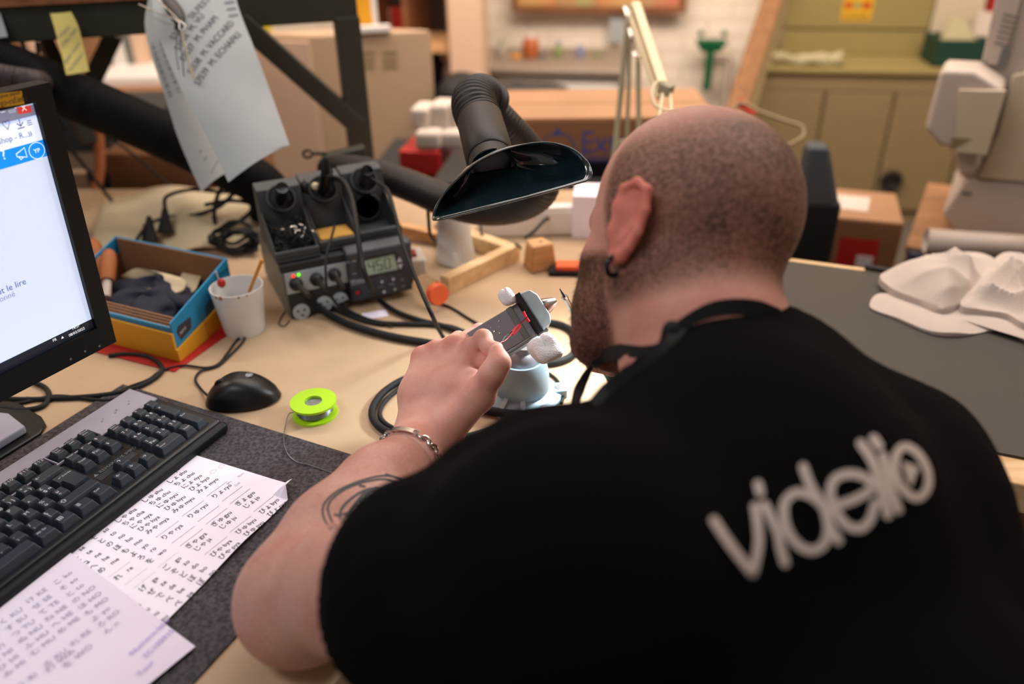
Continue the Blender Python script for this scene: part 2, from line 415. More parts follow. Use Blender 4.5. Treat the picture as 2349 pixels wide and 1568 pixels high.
# right bench: wooden board with a grey rubber mat
A0 = pz(1805, 597, 0); A1 = pz(2260, 1031, 0)
rb = T('side_bench', 'pale wooden bench to the right with grey mat on top', 'workbench', frame((.9, .95, -.75)))
o0 = np.array([A0[0], A0[1], 0]); wdt = (A0 - A1) @ BV
fr_rb = axes((o0[0], o0[1], 0), BU, BV)
b = B(fr_rb); b.box(-.09, 1.4, -wdt - .052, .022, -.045, -.0035); b.out('bench_top', M['pinepale'], rb, bevel=.003)
for u in (.25, 1.3):
    for v in (-.05, -wdt + .02): B(fr_rb).box(u - .03, u + .03, v - .03, v + .03, -.75, -.045).out('leg', M['brownwood'], rb)
B(fr_rb).box(.06, 1.35, -wdt - .03, -wdt + .0, -.13, -.045).out('front_rail', M['brownwood'], rb)
mt = B(fr_rb).box(-.088, 1.38, -wdt, 0, -.0035, 0).out('rubber_mat', M['benchmat'])
tag(mt, 'dark grey rubber mat covering the right-hand bench', 'mat')

# cork-like desk mat
cA = pz(283, 884, 0); cB = np.array([-.146, .748, 0])
dm = B().prism([tuple(cA[:2]), tuple(cB[:2]), tuple((cB - LAT * .92)[:2]), tuple((cA - LAT * .92)[:2])][::-1], 0, .003).out('desk_mat', M['cork'], bevel=.0008)
tag(dm, 'dark speckled rubber-cork desk mat under keyboard, papers and elbow', 'mat')

# ------------------------------------------------------------------ keyboard
KO = np.array([-.4823, .7309, .0296]); TILT = .035
kz = unit(np.cross(LAT, -DEP * math.cos(TILT) + np.array([0, 0, math.sin(TILT)])))
kdep = DEP * math.cos(TILT) + np.array([0, 0, -math.sin(TILT)])
U_ = .01905
fr_k = axes(tuple(KO), LAT, -kdep)                       # x along the rows, y to the rear, origin at unit (16, 3)
def ku(u): return (u - 16) * U_
def kv(v): return -(v - 3) * U_
kb = T('keyboard', 'black full-size keyboard with silver rear panel on dark desk mat', 'keyboard', fr_k)
b = B(fr_k)
b.prism([(ku(-.6), kv(6.1)), (ku(23.15), kv(6.1)), (ku(23.15), kv(-1.55)), (ku(22.8), kv(-1.9)), (ku(-.3), kv(-1.9)), (ku(-.6), kv(-1.55))], -.0235, -.009)
b.out('case', M['black'], kb, bevel=.003)
b = B(fr_k); b.box(ku(-.6), ku(23.15), kv(6.75), kv(6.05), -.0245, -.0085); b.out('front_edge', M['bezel'], kb, bevel=.006, seg=4)
b = B(fr_k)
zt, zb = -.0055, -.0088
def slab(u0, u1, v0, v1): b.box(ku(u0), ku(u1), kv(v1), kv(v0), zb, zt)
slab(-.5, 22.95, -1.85, -.62); slab(-.5, 22.95, .58, .70)
for u0, u1 in ((-.5, -.05), (1.05, 1.95), (6.05, 6.45), (10.55, 10.9), (15.1, 15.2)): slab(u0, u1, -.62, .58)
slab(18.35, 22.95, -.62, .58)
b.out('silver_panel', M['silver'], kb, bevel=.0006)
b = B(fr_k)
for i, t in enumerate('1A^'):
    b.text(t, .006, Matrix.Translation((ku(19.6 + i * 1.1), kv(-.55), zt + .0003)), 'c'); b.box(ku(19.3 + i * 1.1), ku(19.42 + i * 1.1), kv(-.42), kv(-.5), zt, zt + .0003)
b.out('lock_icons', M['legend_dim'], kb); b = B(fr_k)
b.text('▲ REMARQUE IMPORTANTE', .0068, Matrix.Translation((ku(15.3), kv(3.45), -.0088)), 'l')
b.out('printed_note', M['legend_dim'], kb); b = B(fr_k)
for k in range(4): b.box(ku(15.3), ku(18.1), kv(3.58 + .12 * k), kv(3.60 + .12 * k), -.009, -.0087)
b.out('small_print', M['legend_dim'], kb)
ROWS = [(0, [(0, 1, 'Échap')] + [(2 + i, 1, 'F%d' % (i + 1)) for i in range(4)] + [(6.5 + i, 1, 'F%d' % (i + 5)) for i in range(4)] + [(11 + i, 1, 'F%d' % (i + 9)) for i in range(4)] + [(15.25, 1, 'Impr écran|Syst'), (16.25, 1, 'Arrêt|défil'), (17.25, 1, 'Pause|Attn')]),
 (1.25, [(i, 1, t) for i, t in enumerate(['²', '1|&', '2|é ~', '3|" #', "4|' {", '5|( [', '6|- |', '7|è `', '8|_ \\', '9|ç ^', '0|à @', '°|) ]', '+|= }'])] + [(13, 2, '←')]),
 (2.25, [(0, 1.5, 'Tab')] + [(1.5 + i, 1, t) for i, t in enumerate(['A', 'Z', 'E  €', 'R', 'T', 'Y', 'U', 'I', 'O', 'P', '¨|^', '£|$ ¤'])]),
 (3.25, [(0, 1.75, 'Verr Maj')] + [(1.75 + i, 1, t) for i, t in enumerate(['Q', 'S', 'D', 'F', 'G', 'H', 'J', 'K', 'L', 'M', '%|ù', 'µ|*'])]),
 (4.25, [(0, 1.25, 'Maj'), (1.25, 1, '>|<')] + [(2.25 + i, 1, t) for i, t in enumerate(['W', 'X', 'C', 'V', 'B', 'N', '?|,', '.|;', '/|:', '§|!'])] + [(12.25, 2.75, '⇧')]),
 (5.25, [(0, 1.25, 'Ctrl'), (1.25, 1.25, '❖'), (2.5, 1.25, 'Alt'), (3.75, 6.25, ''), (10, 1.25, 'Alt Gr'), (11.25, 1.25, '⊞'), (12.5, 1.25, '≣'), (13.75, 1.25, 'Ctrl')]),
 (1.25, [(15.25, 1, 'Inser'), (16.25, 1, '↖'), (17.25, 1, '⇞'), (18.5, 1, 'Verr|num'), (19.5, 1, '/'), (20.5, 1, '*'), (21.5, 1, '-')]),
 (2.25, [(15.25, 1, 'Suppr'), (16.25, 1, 'Fin'), (17.25, 1, '⇟'), (18.5, 1, '7 ↖'), (19.5, 1, '8 ↑'), (20.5, 1, '9 ⇞')]),
 (3.25, [(18.5, 1, '4 ←'), (19.5, 1, '5'), (20.5, 1, '6 →')]),
 (4.25, [(16.25, 1, '↑'), (18.5, 1, '1|Fin'), (19.5, 1, '2 ↓'), (20.5, 1, '3 ⇟')]),
 (5.25, [(15.25, 1, '←'), (16.25, 1, '↓'), (17.25, 1, '→'), (18.5, 2, '0|Inser'), (20.5, 1, '.|Suppr')])]
def keycap(u0, w, v, hgt, t):
    cx, cy = ku(u0 + w / 2), kv(v + (hgt - 1) / 2)
    q = fr_k @ Vector((cx, cy, 0)); px, py_, _ = pj(q)
    if px < -60 or py_ > 1640: return
    b = B(fr_k)
    x, y = (w * U_ - .0012) / 2, (hgt * U_ - .0012) / 2
    tx, ty = x - .0030, y - .0026
    z0, z1 = -.0092, 0.0005
    ring = [(x, y, z0, 0), (x - .0005, y - .0005, z0 + .002, 0), (tx, ty, z1 - .0006, .0012), (tx - .0008, ty - .0008, z1, .0012)]
    vs = []; 
    for (a, c, z, off) in ring:
        r_ = .0012
        for sx, sy in ((-1, -1), (1, -1), (1, 1), (-1, 1)):
            for k in range(3):
                an = {(-1, -1): math.pi, (1, -1): 1.5 * math.pi, (1, 1): 0, (-1, 1): .5 * math.pi}[(sx, sy)] + k * math.pi / 4
                vs.append((cx + sx * (a - r_) + r_ * math.cos(an), cy + off + sy * (c - r_) + r_ * math.sin(an), z))
    fs = [(12 * i + k, 12 * i + (k + 1) % 12, 12 * i + 12 + (k + 1) % 12, 12 * i + 12 + k) for i in range(3) for k in range(12)] + [tuple(range(36, 48)), tuple(range(12))[::-1]]
    b.add(vs, fs)
    b.m = 1
    lines = t.split('|'); sz = .0068 if max(len(l) for l in lines) <= 3 else .0042
    if t in ('⇧', '≣', '⊞'): sz = .008
    for i, l in enumerate(lines):
        b.text(l, sz, Matrix.Translation((cx - tx + .0014, cy + .0012 + ty - .0018 - sz * .75 - i * sz * 1.05, z1 + .0002)))
    b.out('key', [M['keycap'], M['legend']], kb)
for v, keys in ROWS:
    for u0, w, t in keys: keycap(u0, w, v, 1, t)
keycap(21.5, 1, 2.25, 2, '+'); keycap(21.5, 1, 4.25, 2, 'Entr')
# ISO return key
b = B(fr_k); P = [(13.55, 2.25), (15, 2.25), (15, 4.2), (13.8, 4.2), (13.8, 3.25), (13.55, 3.25)]
P = [(13.55, 1.78), (14.97, 1.78), (14.97, 3.72), (13.78, 3.72), (13.78, 2.75), (13.55, 2.75)]
outer = [(ku(u), kv(v)) for u, v in P]; 
ins = [(13.72, 1.95), (14.82, 1.95), (14.82, 3.56), (13.95, 3.56), (13.95, 2.58), (13.72, 2.58)]
inn = [(ku(u), kv(v)) for u, v in ins]
b.add([(x, y, -.0092) for x, y in outer] + [(x, y, .0005) for x, y in inn], [tuple(range(6)), tuple(range(6, 12))[::-1]] + [(i, (i + 1) % 6, 6 + (i + 1) % 6, 6 + i) for i in range(6)])
b.m = 1; b.text('↵ Entrée', .0042, Matrix.Translation((ku(13.9), kv(2.3), .0007))); b.out('key', [M['keycap'], M['legend']], kb)

# ------------------------------------------------------------------ mouse
mf = axes(pz(553, 925, 0), LAT * .25 + np.array([.97, -.02, 0]), [0, 1, 0])
mL = pz(471, 928, 0.0); mR = pz(644, 915, 0.0); mc = (mL + mR) / 2; ml = np.linalg.norm((mR - mL)[:2])
mx_ = unit([mR[0] - mL[0], mR[1] - mL[1], 0]); fr_m = axes((mc[0], mc[1] + .004, 0), mx_, [0, 1, 0])
ms = T('computer_mouse', 'black wired computer mouse left of the lime solder spool', 'mouse', fr_m)
def mouse_pt(u, v):
    a = u * 2 * math.pi; r = v
    L_ = ml * .5; W = .031
    cx = math.cos(a); sy = math.sin(a)
    w = W * (1 - .12 * cx)if cx < 0 else W
    x = L_ * cx * r; yy = w * (abs(sy) ** .92) * (1 if sy > 0 else -1) * r
    t = x / L_
    z = .003 + (.036 - .014 * (t + .15) ** 2 * (1 if t > 0 else .75) - .010 * (t < 0) * t * t) * math.sqrt(max(1 - r ** 3.2, 0))
    return (x, yy, z)
b = B(fr_m)
n1, n2 = 48, 14; vs = [mouse_pt(i / n1, j / n2) for j in range(1, n2 + 1) for i in range(n1)] + [mouse_pt(0, 0)]
fs = [(j * n1 + i, j * n1 + (i + 1) % n1, (j + 1) * n1 + (i + 1) % n1, (j + 1) * n1 + i) for j in range(n2 - 1) for i in range(n1)] + [(len(vs) - 1, (i + 1) % n1, i) for i in range(n1)]
fs += [tuple((n2 - 1) * n1 + i for i in range(n1))]
b.add(vs, [f[::-1] for f in fs]); b.out('shell', M['black'], ms, smooth=True)
b = B(fr_m); b.lathe([(.0058, .0366), (.0058, .0372), (.0052, .0374), (.0, .0374)], 20, Matrix.Translation((.012, .004, 0)), cap=False)
b.m = 1; b.text('hp', .008, Matrix.Translation((.012, .001, .0377)), 'c'); b.out('logo_badge', [M['legend_dim'], M['legend']], ms)
b = B(fr_m); b.lathe([(.009, -.0028), (.010, 0), (.009, .0028)], 18, Matrix.Translation((-ml * .24, 0, .0265)) @ Matrix.Rotation(math.pi / 2, 4, 'X')); b.out('scroll_wheel', M['blackmatte'], ms, smooth=True)
def Zp(l, z=.003): return [pz(x, y, z) if len(q) == 2 else pz(x, y, q[2]) for q in l for x, y in [q[:2]]]
b = B(); b.tube(Zp([(478, 908, .012), (462, 893), (448, 870), (462, 850), (500, 838), (530, 812), (556, 785), (560, 772), (545, 778), (520, 812), (500, 835), (470, 843), (420, 838), (370, 850), (340, 870), (300, 885), (250, 905), (150, 915), (60, 912)]), .0018, 8)
b.out('cable', M['blackmatte'], ms, smooth=True)

# ------------------------------------------------------------------ spool of solder
sc = pz(722, 940, .006); fs_ = frame((sc[0], sc[1], 0))
sp = T('solder_spool', 'lime green spool of solder wire lying beside the mouse', 'spool', fs_)
rO = np.linalg.norm(pz(774, 930, .02) - pz(669, 930, .02)) / 2
b = B(fs_); b.lathe([(.012, .0), (rO, .0), (rO, .003), (.012, .003)], 40, cap=False); b.lathe([(.012, .003), (.012, 0)], 40, cap=False); b.out('lower_flange', M['green'], sp, smooth=True)
b = B(fs_); b.lathe([(.0115, .018), (rO, .018), (rO, .021), (.0115, .021), (.0115, .0), (.0145, .0), (.0145, .018)], 40, cap=False); b.out('upper_flange', M['green'], sp, smooth=True)
b = B(fs_)
hl = []
for k in range(7):
    for j in range(24): a = 2 * math.pi * j / 24; hl.append((.0225 * math.cos(a) + 0, .0225 * math.sin(a), .0045 + .0018 * (k + j / 24)))
b.tube(hl, .0011, 6, 0); b.lathe([(.014, .0035), (.0215, .0035), (.0215, .0175), (.014, .0175)], 30); b.out('wire_winding', M['solder'], sp, smooth=True)
b = B(); b.tube(Zp([(690, 945, .01), (664, 948, .008), (655, 975), (651, 1010), (660, 1040), (680, 1058), (710, 1066), (745, 1078), (767, 1086), (790, 1100)], .0045), .0006, 6); b.out('loose_wire', M['solder'], sp, smooth=True)

# ------------------------------------------------------------------ papers on the mat
pt_l = pz(425, 1038, .004); pt_r = pz(650, 1108, .004); e_r = unit(pt_r - pt_l); e_u = np.array([-e_r[1], e_r[0], 0])
TRc = pt_l + e_r * .172
fr_p = axes(tuple(TRc), e_r, e_u)                        # origin at the far right corner, x right, y far
def curl(x, y): 
    lift = .0012 + .004 * max(0, 1 + x / .05) ** 2 * (0.5 + .5 * math.sin(y * 40)) * max(0, min(1, (y + .17) / .08))
    return lift
b = B(fr_p); b.grid(lambda u, v: (-.21 + .21 * u, -.297 + .297 * v, .0004 + curl(-.21 + .21 * u, -.297 + .297 * v)) if not (u > .9 and v > .93) else (-.21 + .21 * u - .006 * (u - .9) * 10, -.297 + .297 * v - .004, .004 + .012 * (u - .9) * 10), 20, 26, .00015)
b.m = 0
chart = None
mats_p = [M['paper'], M['ink'], M['pencil']]
b.m = 1
A = pz(372, 1107, .004); E_ = pz(415, 1078, .004); rs = (pz(620, 1188, .004) - A) / 14; cs = (pz(252, 1197, .004) - A) / 2
tdir = unit(E_ - A); tup = np.array([-tdir[1], tdir[0], 0])
inv_p = fr_p.inverted()
def ptext(t, P, size, sx=.85):
    q = inv_p @ Vector(P); x, y = q.x, q.y
    m3 = inv_p.to_3x3(); tx = m3 @ Vector(tdir); 
    v, f = text_mesh(t)
    if not v: return
    vs = []
    for p in v:
        X = x + (p[0] * sx * tx.x - p[1] * tx.y) * size; Y = y + (p[0] * sx * tx.y + p[1] * tx.x) * size
        vs.append((X, Y, .0008 + curl(X, Y)))
    b.add(vs, f)
up_rows = ['きk', 'しsh', 'ちch', 'にny', 'ひhy', 'みmy', None, 'りry', None, None, 'ぎgy', 'じj', None, 'びby', 'ぴpy']
for c, (kana, vow) in enumerate((('ょ', 'o'), ('ゅ', 'u'), ('ゃ', 'a'))):
    for i, r_ in enumerate(up_rows):
        P = A + rs * i + cs * c
        if r_ is None:
            q0 = inv_p @ Vector(P); q1 = inv_p @ Vector(P + tdir * .030)
            b.add([(q0.x, q0.y, .0008 + curl(q0.x, q0.y)), (q1.x, q1.y, .0008 + curl(q1.x, q1.y)), (q1.x + .0003, q1.y - .0003, .0008 + curl(q1.x, q1.y)), (q0.x + .0003, q0.y - .0003, .0008 + curl(q0.x, q0.y))], [(0, 3, 2, 1)])
        else: ptext(r_[0] + kana, P, .0092); ptext(r_[1:] + (kana == 'ょ' and 'o' or kana == 'ゅ' and 'u' or 'a') if r_[1:].endswith('y') or r_[0] in 'しちじ' else r_[1:] + 'y' + vow, P + tdir * .0165, .0085)
A2 = pz(196, 1236, .004); rs2 = (pz(439, 1338, .004) - A2) / 13; cs2 = (pz(142, 1277, .004) - A2)
low = ['こko けke くku きki', 'そso せse すsu しshi', 'とto てte つtsu ちchi', 'のno ねne ぬnu にni', 'ほho へhe ふfu ひhi', 'もmo めme むmu みmi', 'よyo - ゆyu -', 'ろro れre るru りri', 'をwo - - -', '- - - -', 'ごgo げge ぐgu ぎgi', 'ぞzo ぜze ずzu じji', 'どdo でde づzu ぢji', 'ぼbo べbe ぶbu びbi', 'ぽpo ぺpe ぷpu ぴpi']
for i, row in enumerate(low):
    for c, w in enumerate(row.split()):
        P = A2 + rs2 * i + cs2 * c * (1 + .04 * c)
        if w == '-':
            q0 = inv_p @ Vector(P); q1 = inv_p @ Vector(P + tdir * .026)
            b.add([(q0.x, q0.y, .0016), (q1.x, q1.y, .0016), (q1.x + .0003, q1.y - .0003, .0016), (q0.x + .0003, q0.y - .0003, .0016)], [(0, 3, 2, 1)])
        else: ptext(w[0], P, .0095); ptext(w[1:], P + tdir * .014, .0085)
b.m = 2
q0 = inv_p @ Vector(pz(231, 1201, .004)); q1 = inv_p @ Vector(pz(502, 1312, .004))
b.add([(q0.x, q0.y, .0010), (q1.x, q1.y, .0018), (q1.x, q1.y - .0004, .0018), (q0.x, q0.y - .0004, .0010)], [(0, 3, 2, 1)])
for (px, py, w) in ((490, 1084, .004), (509, 1072, .004)):
    q = inv_p @ Vector(pz(px, py, .004)); b.line([(q.x + w * math.cos(a) * .7, q.y + w * math.sin(a)) for a in np.linspace(0, 6.28, 14)], .0003, None, .0022)
for t, px, py in (('Boire', 549, 1097), ('JPN', 524, 1114), ('Cold', 541, 1118)): ptext(t, pz(px, py, .004), .0045)
chart = b.out('study_sheet', mats_p)
tag(chart, 'white sheet with a printed Japanese syllable chart, partly under the keyboard', 'paper')
# second sheet with handwriting
c2 = pz(448, 1481, .0078); d2 = pz(186, 1286, .0078); f2 = pz(360, 1568, .0078)
x2 = unit(c2 - d2); y2 = unit(np.cross([0, 0, 1], x2)); fr_s = axes(tuple(c2), x2, y2); is_ = fr_s.inverted()
b = B(fr_s); b.grid(lambda u, v: (-.297 + .297 * u, -.21 + .21 * v, .0002 + .0006 * math.sin(u * 5)), 16, 8, .00015)
hand = ['o', 'こ ko', 'そ so', 'と to', 'の NO', 'ほ HO', 'も MO', 'よ yo', 'ろ RO', 'ん n']
b.m = 1
td2 = inv_ = None
def htext(t, px, py, size, ang=None, m=1):
    b.m = m; P = pz(px, py, .0078); q = is_ @ Vector(P)
    d = (is_.to_3x3() @ Vector(tdir)) if ang is None else Vector((math.cos(ang), math.sin(ang), 0))
    v, f = text_mesh(t); vs = []
    for p in v: vs.append((q.x + (p[0] * d.x - p[1] * d.y) * size, q.y + (p[0] * d.y + p[1] * d.x) * size, .0013))
    if v: b.add(vs, f)
for i in range(10):
    px, py = 127 + i * 14.5, 1336 + i * 14
    if i < 9: htext(hand[i + 1], px, py + 8, .0085)
    for c in range(1, 4):
        qx, qy = px - 62 * c, py + 50 * c
        if i not in (6, 9): htext(['け KE', 'せ SE', 'て TE', 'ね NE', 'へ HE', 'め ME', '', 'れ RE', '', ''][i] if c == 1 else ['く KU', 'す SU', 'つ TU', 'ぬ NU', 'ふ HU', 'む MU', 'ゆ YU', 'る RU', '', ''][i] if c == 2 else ['き KI', 'し SI', 'ち TI', 'に NI', 'ひ HI', 'み MI', '', 'り RI', '', ''][i], qx, qy, .0085)
htext('わ WA', 110, 1545, .009); htext('を WO', 150, 1535, .009)
for t, px, py in (('Numero-labo', 304, 1504), ('SC100915', 336, 1510), ('Tour', 322, 1552)): htext(t, px, py, .008, ang=math.radians(98), m=2)
hs = b.out('handwritten_sheet', [M['paper2'], M['inkgrey'], M['inkblue']])
tag(hs, 'white sheet with faint handwriting lying over the printed syllable chart', 'paper')
# ------------------------------------------------------------------ monitor
def on_plane(fr, px, py):                               # local x, y where the sight line meets the plane z = 0 of fr
    i = fr.inverted(); o = i @ Vector(CAM); d = i.to_3x3() @ Vector(ray(px, py)); t = -o.z / d.z
    return o.x + d.x * t, o.y + d.y * t
_y, _t = math.radians(60.96), -.0666
e1 = np.array([math.cos(_y), math.sin(_y), 0]); en_ = np.array([math.sin(_y), -math.cos(_y), 0])
e2 = -en_ * math.sin(_t) + np.array([0, 0, math.cos(_t)])
SBR = pd(215, 750, .961)
fr_sc = axes(tuple(SBR), e1, e2)                        # origin at the lower right screen corner, z towards the viewer
mon = T('monitor', 'black flat-screen monitor with lit browser page at the left', 'monitor', frame((SBR[0] - .25 * e1[0], SBR[1] - .25 * e1[1], 0)))
SW, SH = .48, .27
b = B(fr_sc)
for x0, x1, y0, y1 in ((-SW - .022, .020, -.029, 0), (-SW - .022, .020, SH, SH + .0165), (0, .020, 0, SH), (-SW - .022, -SW, 0, SH)): b.box(x0, x1, y0, y1, -.012, .006)
bzl = b.out('bezel', M['bezel'], mon)
b = B(fr_sc); b.prism([(-SW - .02, -.026), (.016, -.026), (.016, SH - .01), (-SW - .02, SH - .01)], -.012, -.045, top=.80); b.out('rear_housing', M['black'], mon)
b = B(fr_sc)
names_s = ['screen', 'screenblue', 'screenbar', 'screengrey', 'screendark', 'screenred', 'screenink', 'screenwhite']
def quad(pts, m, z):
    b.m = names_s.index(m); P = [on_plane(fr_sc, *p) for p in pts]; b.add([(x, y, z) for x, y in P], [(0, 1, 2, 3)] if len(P) == 4 else [tuple(range(len(P)))])
def hrect(p_right, h, xw, m, z):                        # rectangle ending at the right screen edge, by the row of its top
    x, y = on_plane(fr_sc, *p_right); b.m = names_s.index(m); b.add([(-xw, y - h, z), (0, y - h, z), (0, y, z), (-xw, y, z)], [(0, 1, 2, 3)])
b.m = 0; b.add([(-SW, 0, 0), (0, 0, 0), (0, SH, 0), (-SW, SH, 0)], [(0, 1, 2, 3)])
hrect((76, 239), .0135, SW, 'screengrey', .0002)
yb = on_plane(fr_sc, 80, 264)[1]
yt = on_plane(fr_sc, 94, 321)[1]; yu = on_plane(fr_sc, 106, 358)[1]
b.m = 2; b.add([(-SW, yt, .0002), (0, yt, .0002), (0, yb, .0002), (-SW, yb, .0002)], [(0, 1, 2, 3)])
b.m = 1; b.add([(-SW, yu, .0002), (0, yu, .0002), (0, yt, .0002), (-SW, yt, .0002)], [(0, 1, 2, 3)])
b.m = 4; b.add([(-SW, 0, .0002), (0, 0, .0002), (0, .0115, .0002), (-SW, .0115, .0002)], [(0, 1, 2, 3)])
quad([(41, 262), (73, 257), (69, 241), (37, 246)], 'screenred', .0004)
quad([(0, 268), (37, 262), (33, 247), (0, 251)], 'screengrey', .0003)
def stext(t, px, py, size, m, z=.0005, al='l'):
    b.m = names_s.index(m); x, y = on_plane(fr_sc, px, py); b.text(t, size, Matrix.Translation((x, y, z)), al, sx=.92)
stext('X', 50, 255, .008, 'screenwhite', .0006); stext('▭', 21, 260, .007, 'screenwhite'); stext('–', 3, 263, .009, 'screenwhite')
stext('♡', 8, 300, .013, 'screenink'); stext('⤓', 38, 297, .013, 'screenink'); stext('≡', 63, 292, .012, 'screenink')
stext('shop - R...', -3, 331, .0085, 'screenink'); stext('»', 65, 314, .011, 'screenink')
stext('?', 6, 366, .014, 'screenwhite'); 
bq = on_plane(fr_sc, 48, 352); b.m = 7
b.line([(bq[0] - .005, bq[1] + .001), (bq[0] + .005, bq[1] + .005), (bq[0] + .005, bq[1] - .005), (bq[0] - .005, bq[1] - .002), (bq[0] - .005, bq[1] + .001)], .0009, None, .0005)
b.line([(bq[0] - .003, bq[1] - .003), (bq[0] - .002, bq[1] - .006), (bq[0] + .001, bq[1] - .004)], .0009, None, .0005)
cq = on_plane(fr_sc, 84, 345)
b.line([(cq[0] + .0085 * math.cos(a), cq[1] + .0085 * math.sin(a)) for a in np.linspace(0, 6.2832, 28)], .0006, None, .0005)
b.text('YP', .0062, Matrix.Translation((cq[0], cq[1] - .0022, .0005)), 'c')
stext('l peut le lire', -36, 690, .0105, 'screenink'); stext('n abonné', -32, 706, .0095, 'screengrey')
stext('FR', 121, 784, .0052, 'screenwhite'); stext('▲', 140, 777, .004, 'screenwhite'); stext('14:37', 165, 757, .0050, 'screenwhite'); stext('08/03/2022', 158, 772, .0050, 'screenwhite')
b.out('screen_page', [M[n] for n in names_s], mon)
b = B(fr_sc); P0 = [on_plane(fr_sc, *p) for p in ((-25, 247), (47, 236), (40, 206), (-28, 214))]
b.add([(x, y, .0063) for x, y in P0] + [(x, y, .0066) for x, y in P0], [(4, 5, 6, 7), (0, 1, 5, 4), (1, 2, 6, 5), (2, 3, 7, 6), (3, 0, 4, 7)])
b.m = 1; 
x, y = on_plane(fr_sc, -20, 225); b.text('emplois depuis', .0048, Matrix.Translation((x, y, .0068)), 'l', .9)
x, y = on_plane(fr_sc, -8, 241); b.text('go-rsf.info', .0082, Matrix.Translation((x, y, .0068)), 'l', .85)
b.out('yellow_label', [M['yellowtape'], M['ink']], bzl)
b = B(fr_sc)
for px, py in ((220, 794), (187, 806), (154, 824)):
    x, y = on_plane(fr_sc, px, py - 4); b.box(x - .0012, x + .0012, y - .0012, y + .0012, .006, .0068)
b.out('button_mark', M['legend_dim'], bzl)
b = B(); b.prism([tuple(pz(*p)[:2]) for p in ((-180, 985), (-20, 925), (45, 930), (98, 962), (108, 980), (95, 1000), (-40, 1085), (-220, 1120))], 0, .006); b.out('stand_base', M['black'], mon, bevel=.002)
b = B(); b.prism([tuple(pz(px, py, .018)[:2]) for px, py in ((-180, 980), (-30, 940), (20, 946), (57, 975), (-20, 1022), (-200, 1090))], .006, .018); b.out('silver_foot', M['silver'], mon, bevel=.003)
mc_ = SBR - e1 * .25 - en_ * .03
b = B(); b.bar((mc_[0], mc_[1], .01), (mc_[0], mc_[1], .25), .07, .035, up=tuple(e1)); b.out('stand_neck', M['black'], mon, bevel=.006)

# ------------------------------------------------------------------ soldering station
s0 = pz(664, 735, 0); s1 = pz(943, 668, .004); sx_ = unit([s1[0] - s0[0], s1[1] - s0[1], 0]); SWD = np.linalg.norm((s1 - s0)[:2])
fr_st = axes((s0[0], s0[1], 0), sx_, [-sx_[1], sx_[0], 0])
fr_f = fr_st @ Matrix.Rotation(math.pi / 2, 4, 'X')     # front plane: x right, y up
stn = T('soldering_station', 'grey soldering station with lit 450 degree display and cable plugs', 'soldering station', fr_st)
SHH = .094
b = B(fr_st); b.box(0, SWD * .5, .0, .19, .004, SHH); b.out('left_case', M['stside'], stn, bevel=.004)
b = B(fr_st); b.box(SWD * .5 + .0005, SWD, .0, .19, .010, SHH); b.out('right_case', M['stside'], stn, bevel=.004)
b = B(fr_st); b.box(.004, SWD * .5 - .002, -.003, 0, .046, SHH - .012)
spn = b.out('socket_panel', M['panel'], stn, bevel=.001)
b = B(fr_st); b.box(.004, SWD * .5 - .002, -.004, 0, .006, .045); b.out('lower_recess', M['stdark'], stn, bevel=.003)
b = B(fr_st); b.box(-.001, SWD * .5, -.002, .012, SHH - .011, SHH + .002); b.out('top_lip', M['stdark'], stn, bevel=.002)
def fp(px, py, z=0): 
    x, y = on_plane(fr_f, px, py); return x, y
for px, py, m in ((672, 631, 'ledred'), (684, 628, 'ledgreen')):
    x, y = fp(px, py); B(fr_f).lathe([(.0024, .003), (.0024, .0042), (.0012, .005), (0, .0052)], 14, Matrix.Translation((x, y, 0)), cap=False).out('indicator_light', M[m], spn, smooth=True)
for px, py in ((690, 712), (742, 694), (778, 685)):
    x, y = fp(px, py); b = B(fr_f); b.lathe([(.0135, .004), (.0135, .0055), (.0, .0055)], 26, Matrix.Translation((x, y, 0)), cap=False)
    b.m = 1; 
    for k in range(3): a = k * 2.1 + .6; b.lathe([(.0018, .0056), (.0018, .0062), (0, .0062)], 10, Matrix.Translation((x + .006 * math.cos(a), y + .006 * math.sin(a), 0)), cap=False)
    b.out('round_socket', [M['panel'], M['stdark']], stn)
# display unit tilted slightly forward
b = B(fr_st); b.add([(SWD * .49, -.012, .012), (SWD + .004, -.012, .012), (SWD + .004, .01, .012), (SWD * .49, .01, .012), (SWD * .49, -.012, SHH + .004), (SWD + .004, -.012, SHH + .004), (SWD + .004, .014, SHH + .010), (SWD * .49, .014, SHH + .010)],
    [(0, 3, 2, 1), (4, 5, 6, 7), (0, 1, 5, 4), (1, 2, 6, 5), (2, 3, 7, 6), (3, 0, 4, 7)]); dun = b.out('display_unit', M['unit'], stn, bevel=.004)
fr_u = fr_f @ Matrix.Translation((0, 0, .0122))
def up_(px, py): return on_plane(fr_u, px, py)
b = B(fr_u); q = [up_(*p) for p in ((836, 633), (913, 617), (903, 584), (829, 600))]
b.add([(x, y, .0002) for x, y in q], [(0, 1, 2, 3)]); b.m = 1
x0_, y0_ = up_(847, 624); hh = .018
SEG = {'4': 'fgbc', '5': 'afgcd', '0': 'abcdef'}
for i, ch in enumerate('450'):
    X = x0_ + i * .0135; Wd = .0085
    pts = {'a': ((0, 2), (1, 2)), 'b': ((1, 2), (1, 1)), 'c': ((1, 1), (1, 0)), 'd': ((0, 0), (1, 0)), 'e': ((0, 1), (0, 0)), 'f': ((0, 2), (0, 1)), 'g': ((0, 1), (1, 1))}
    for s_ in SEG[ch]:
        (ax, ay), (bx2, by2) = pts[s_]; b.line([(X + ax * Wd, y0_ + ay * hh / 2), (X + bx2 * Wd, y0_ + by2 * hh / 2)], .0016, None, .0005)
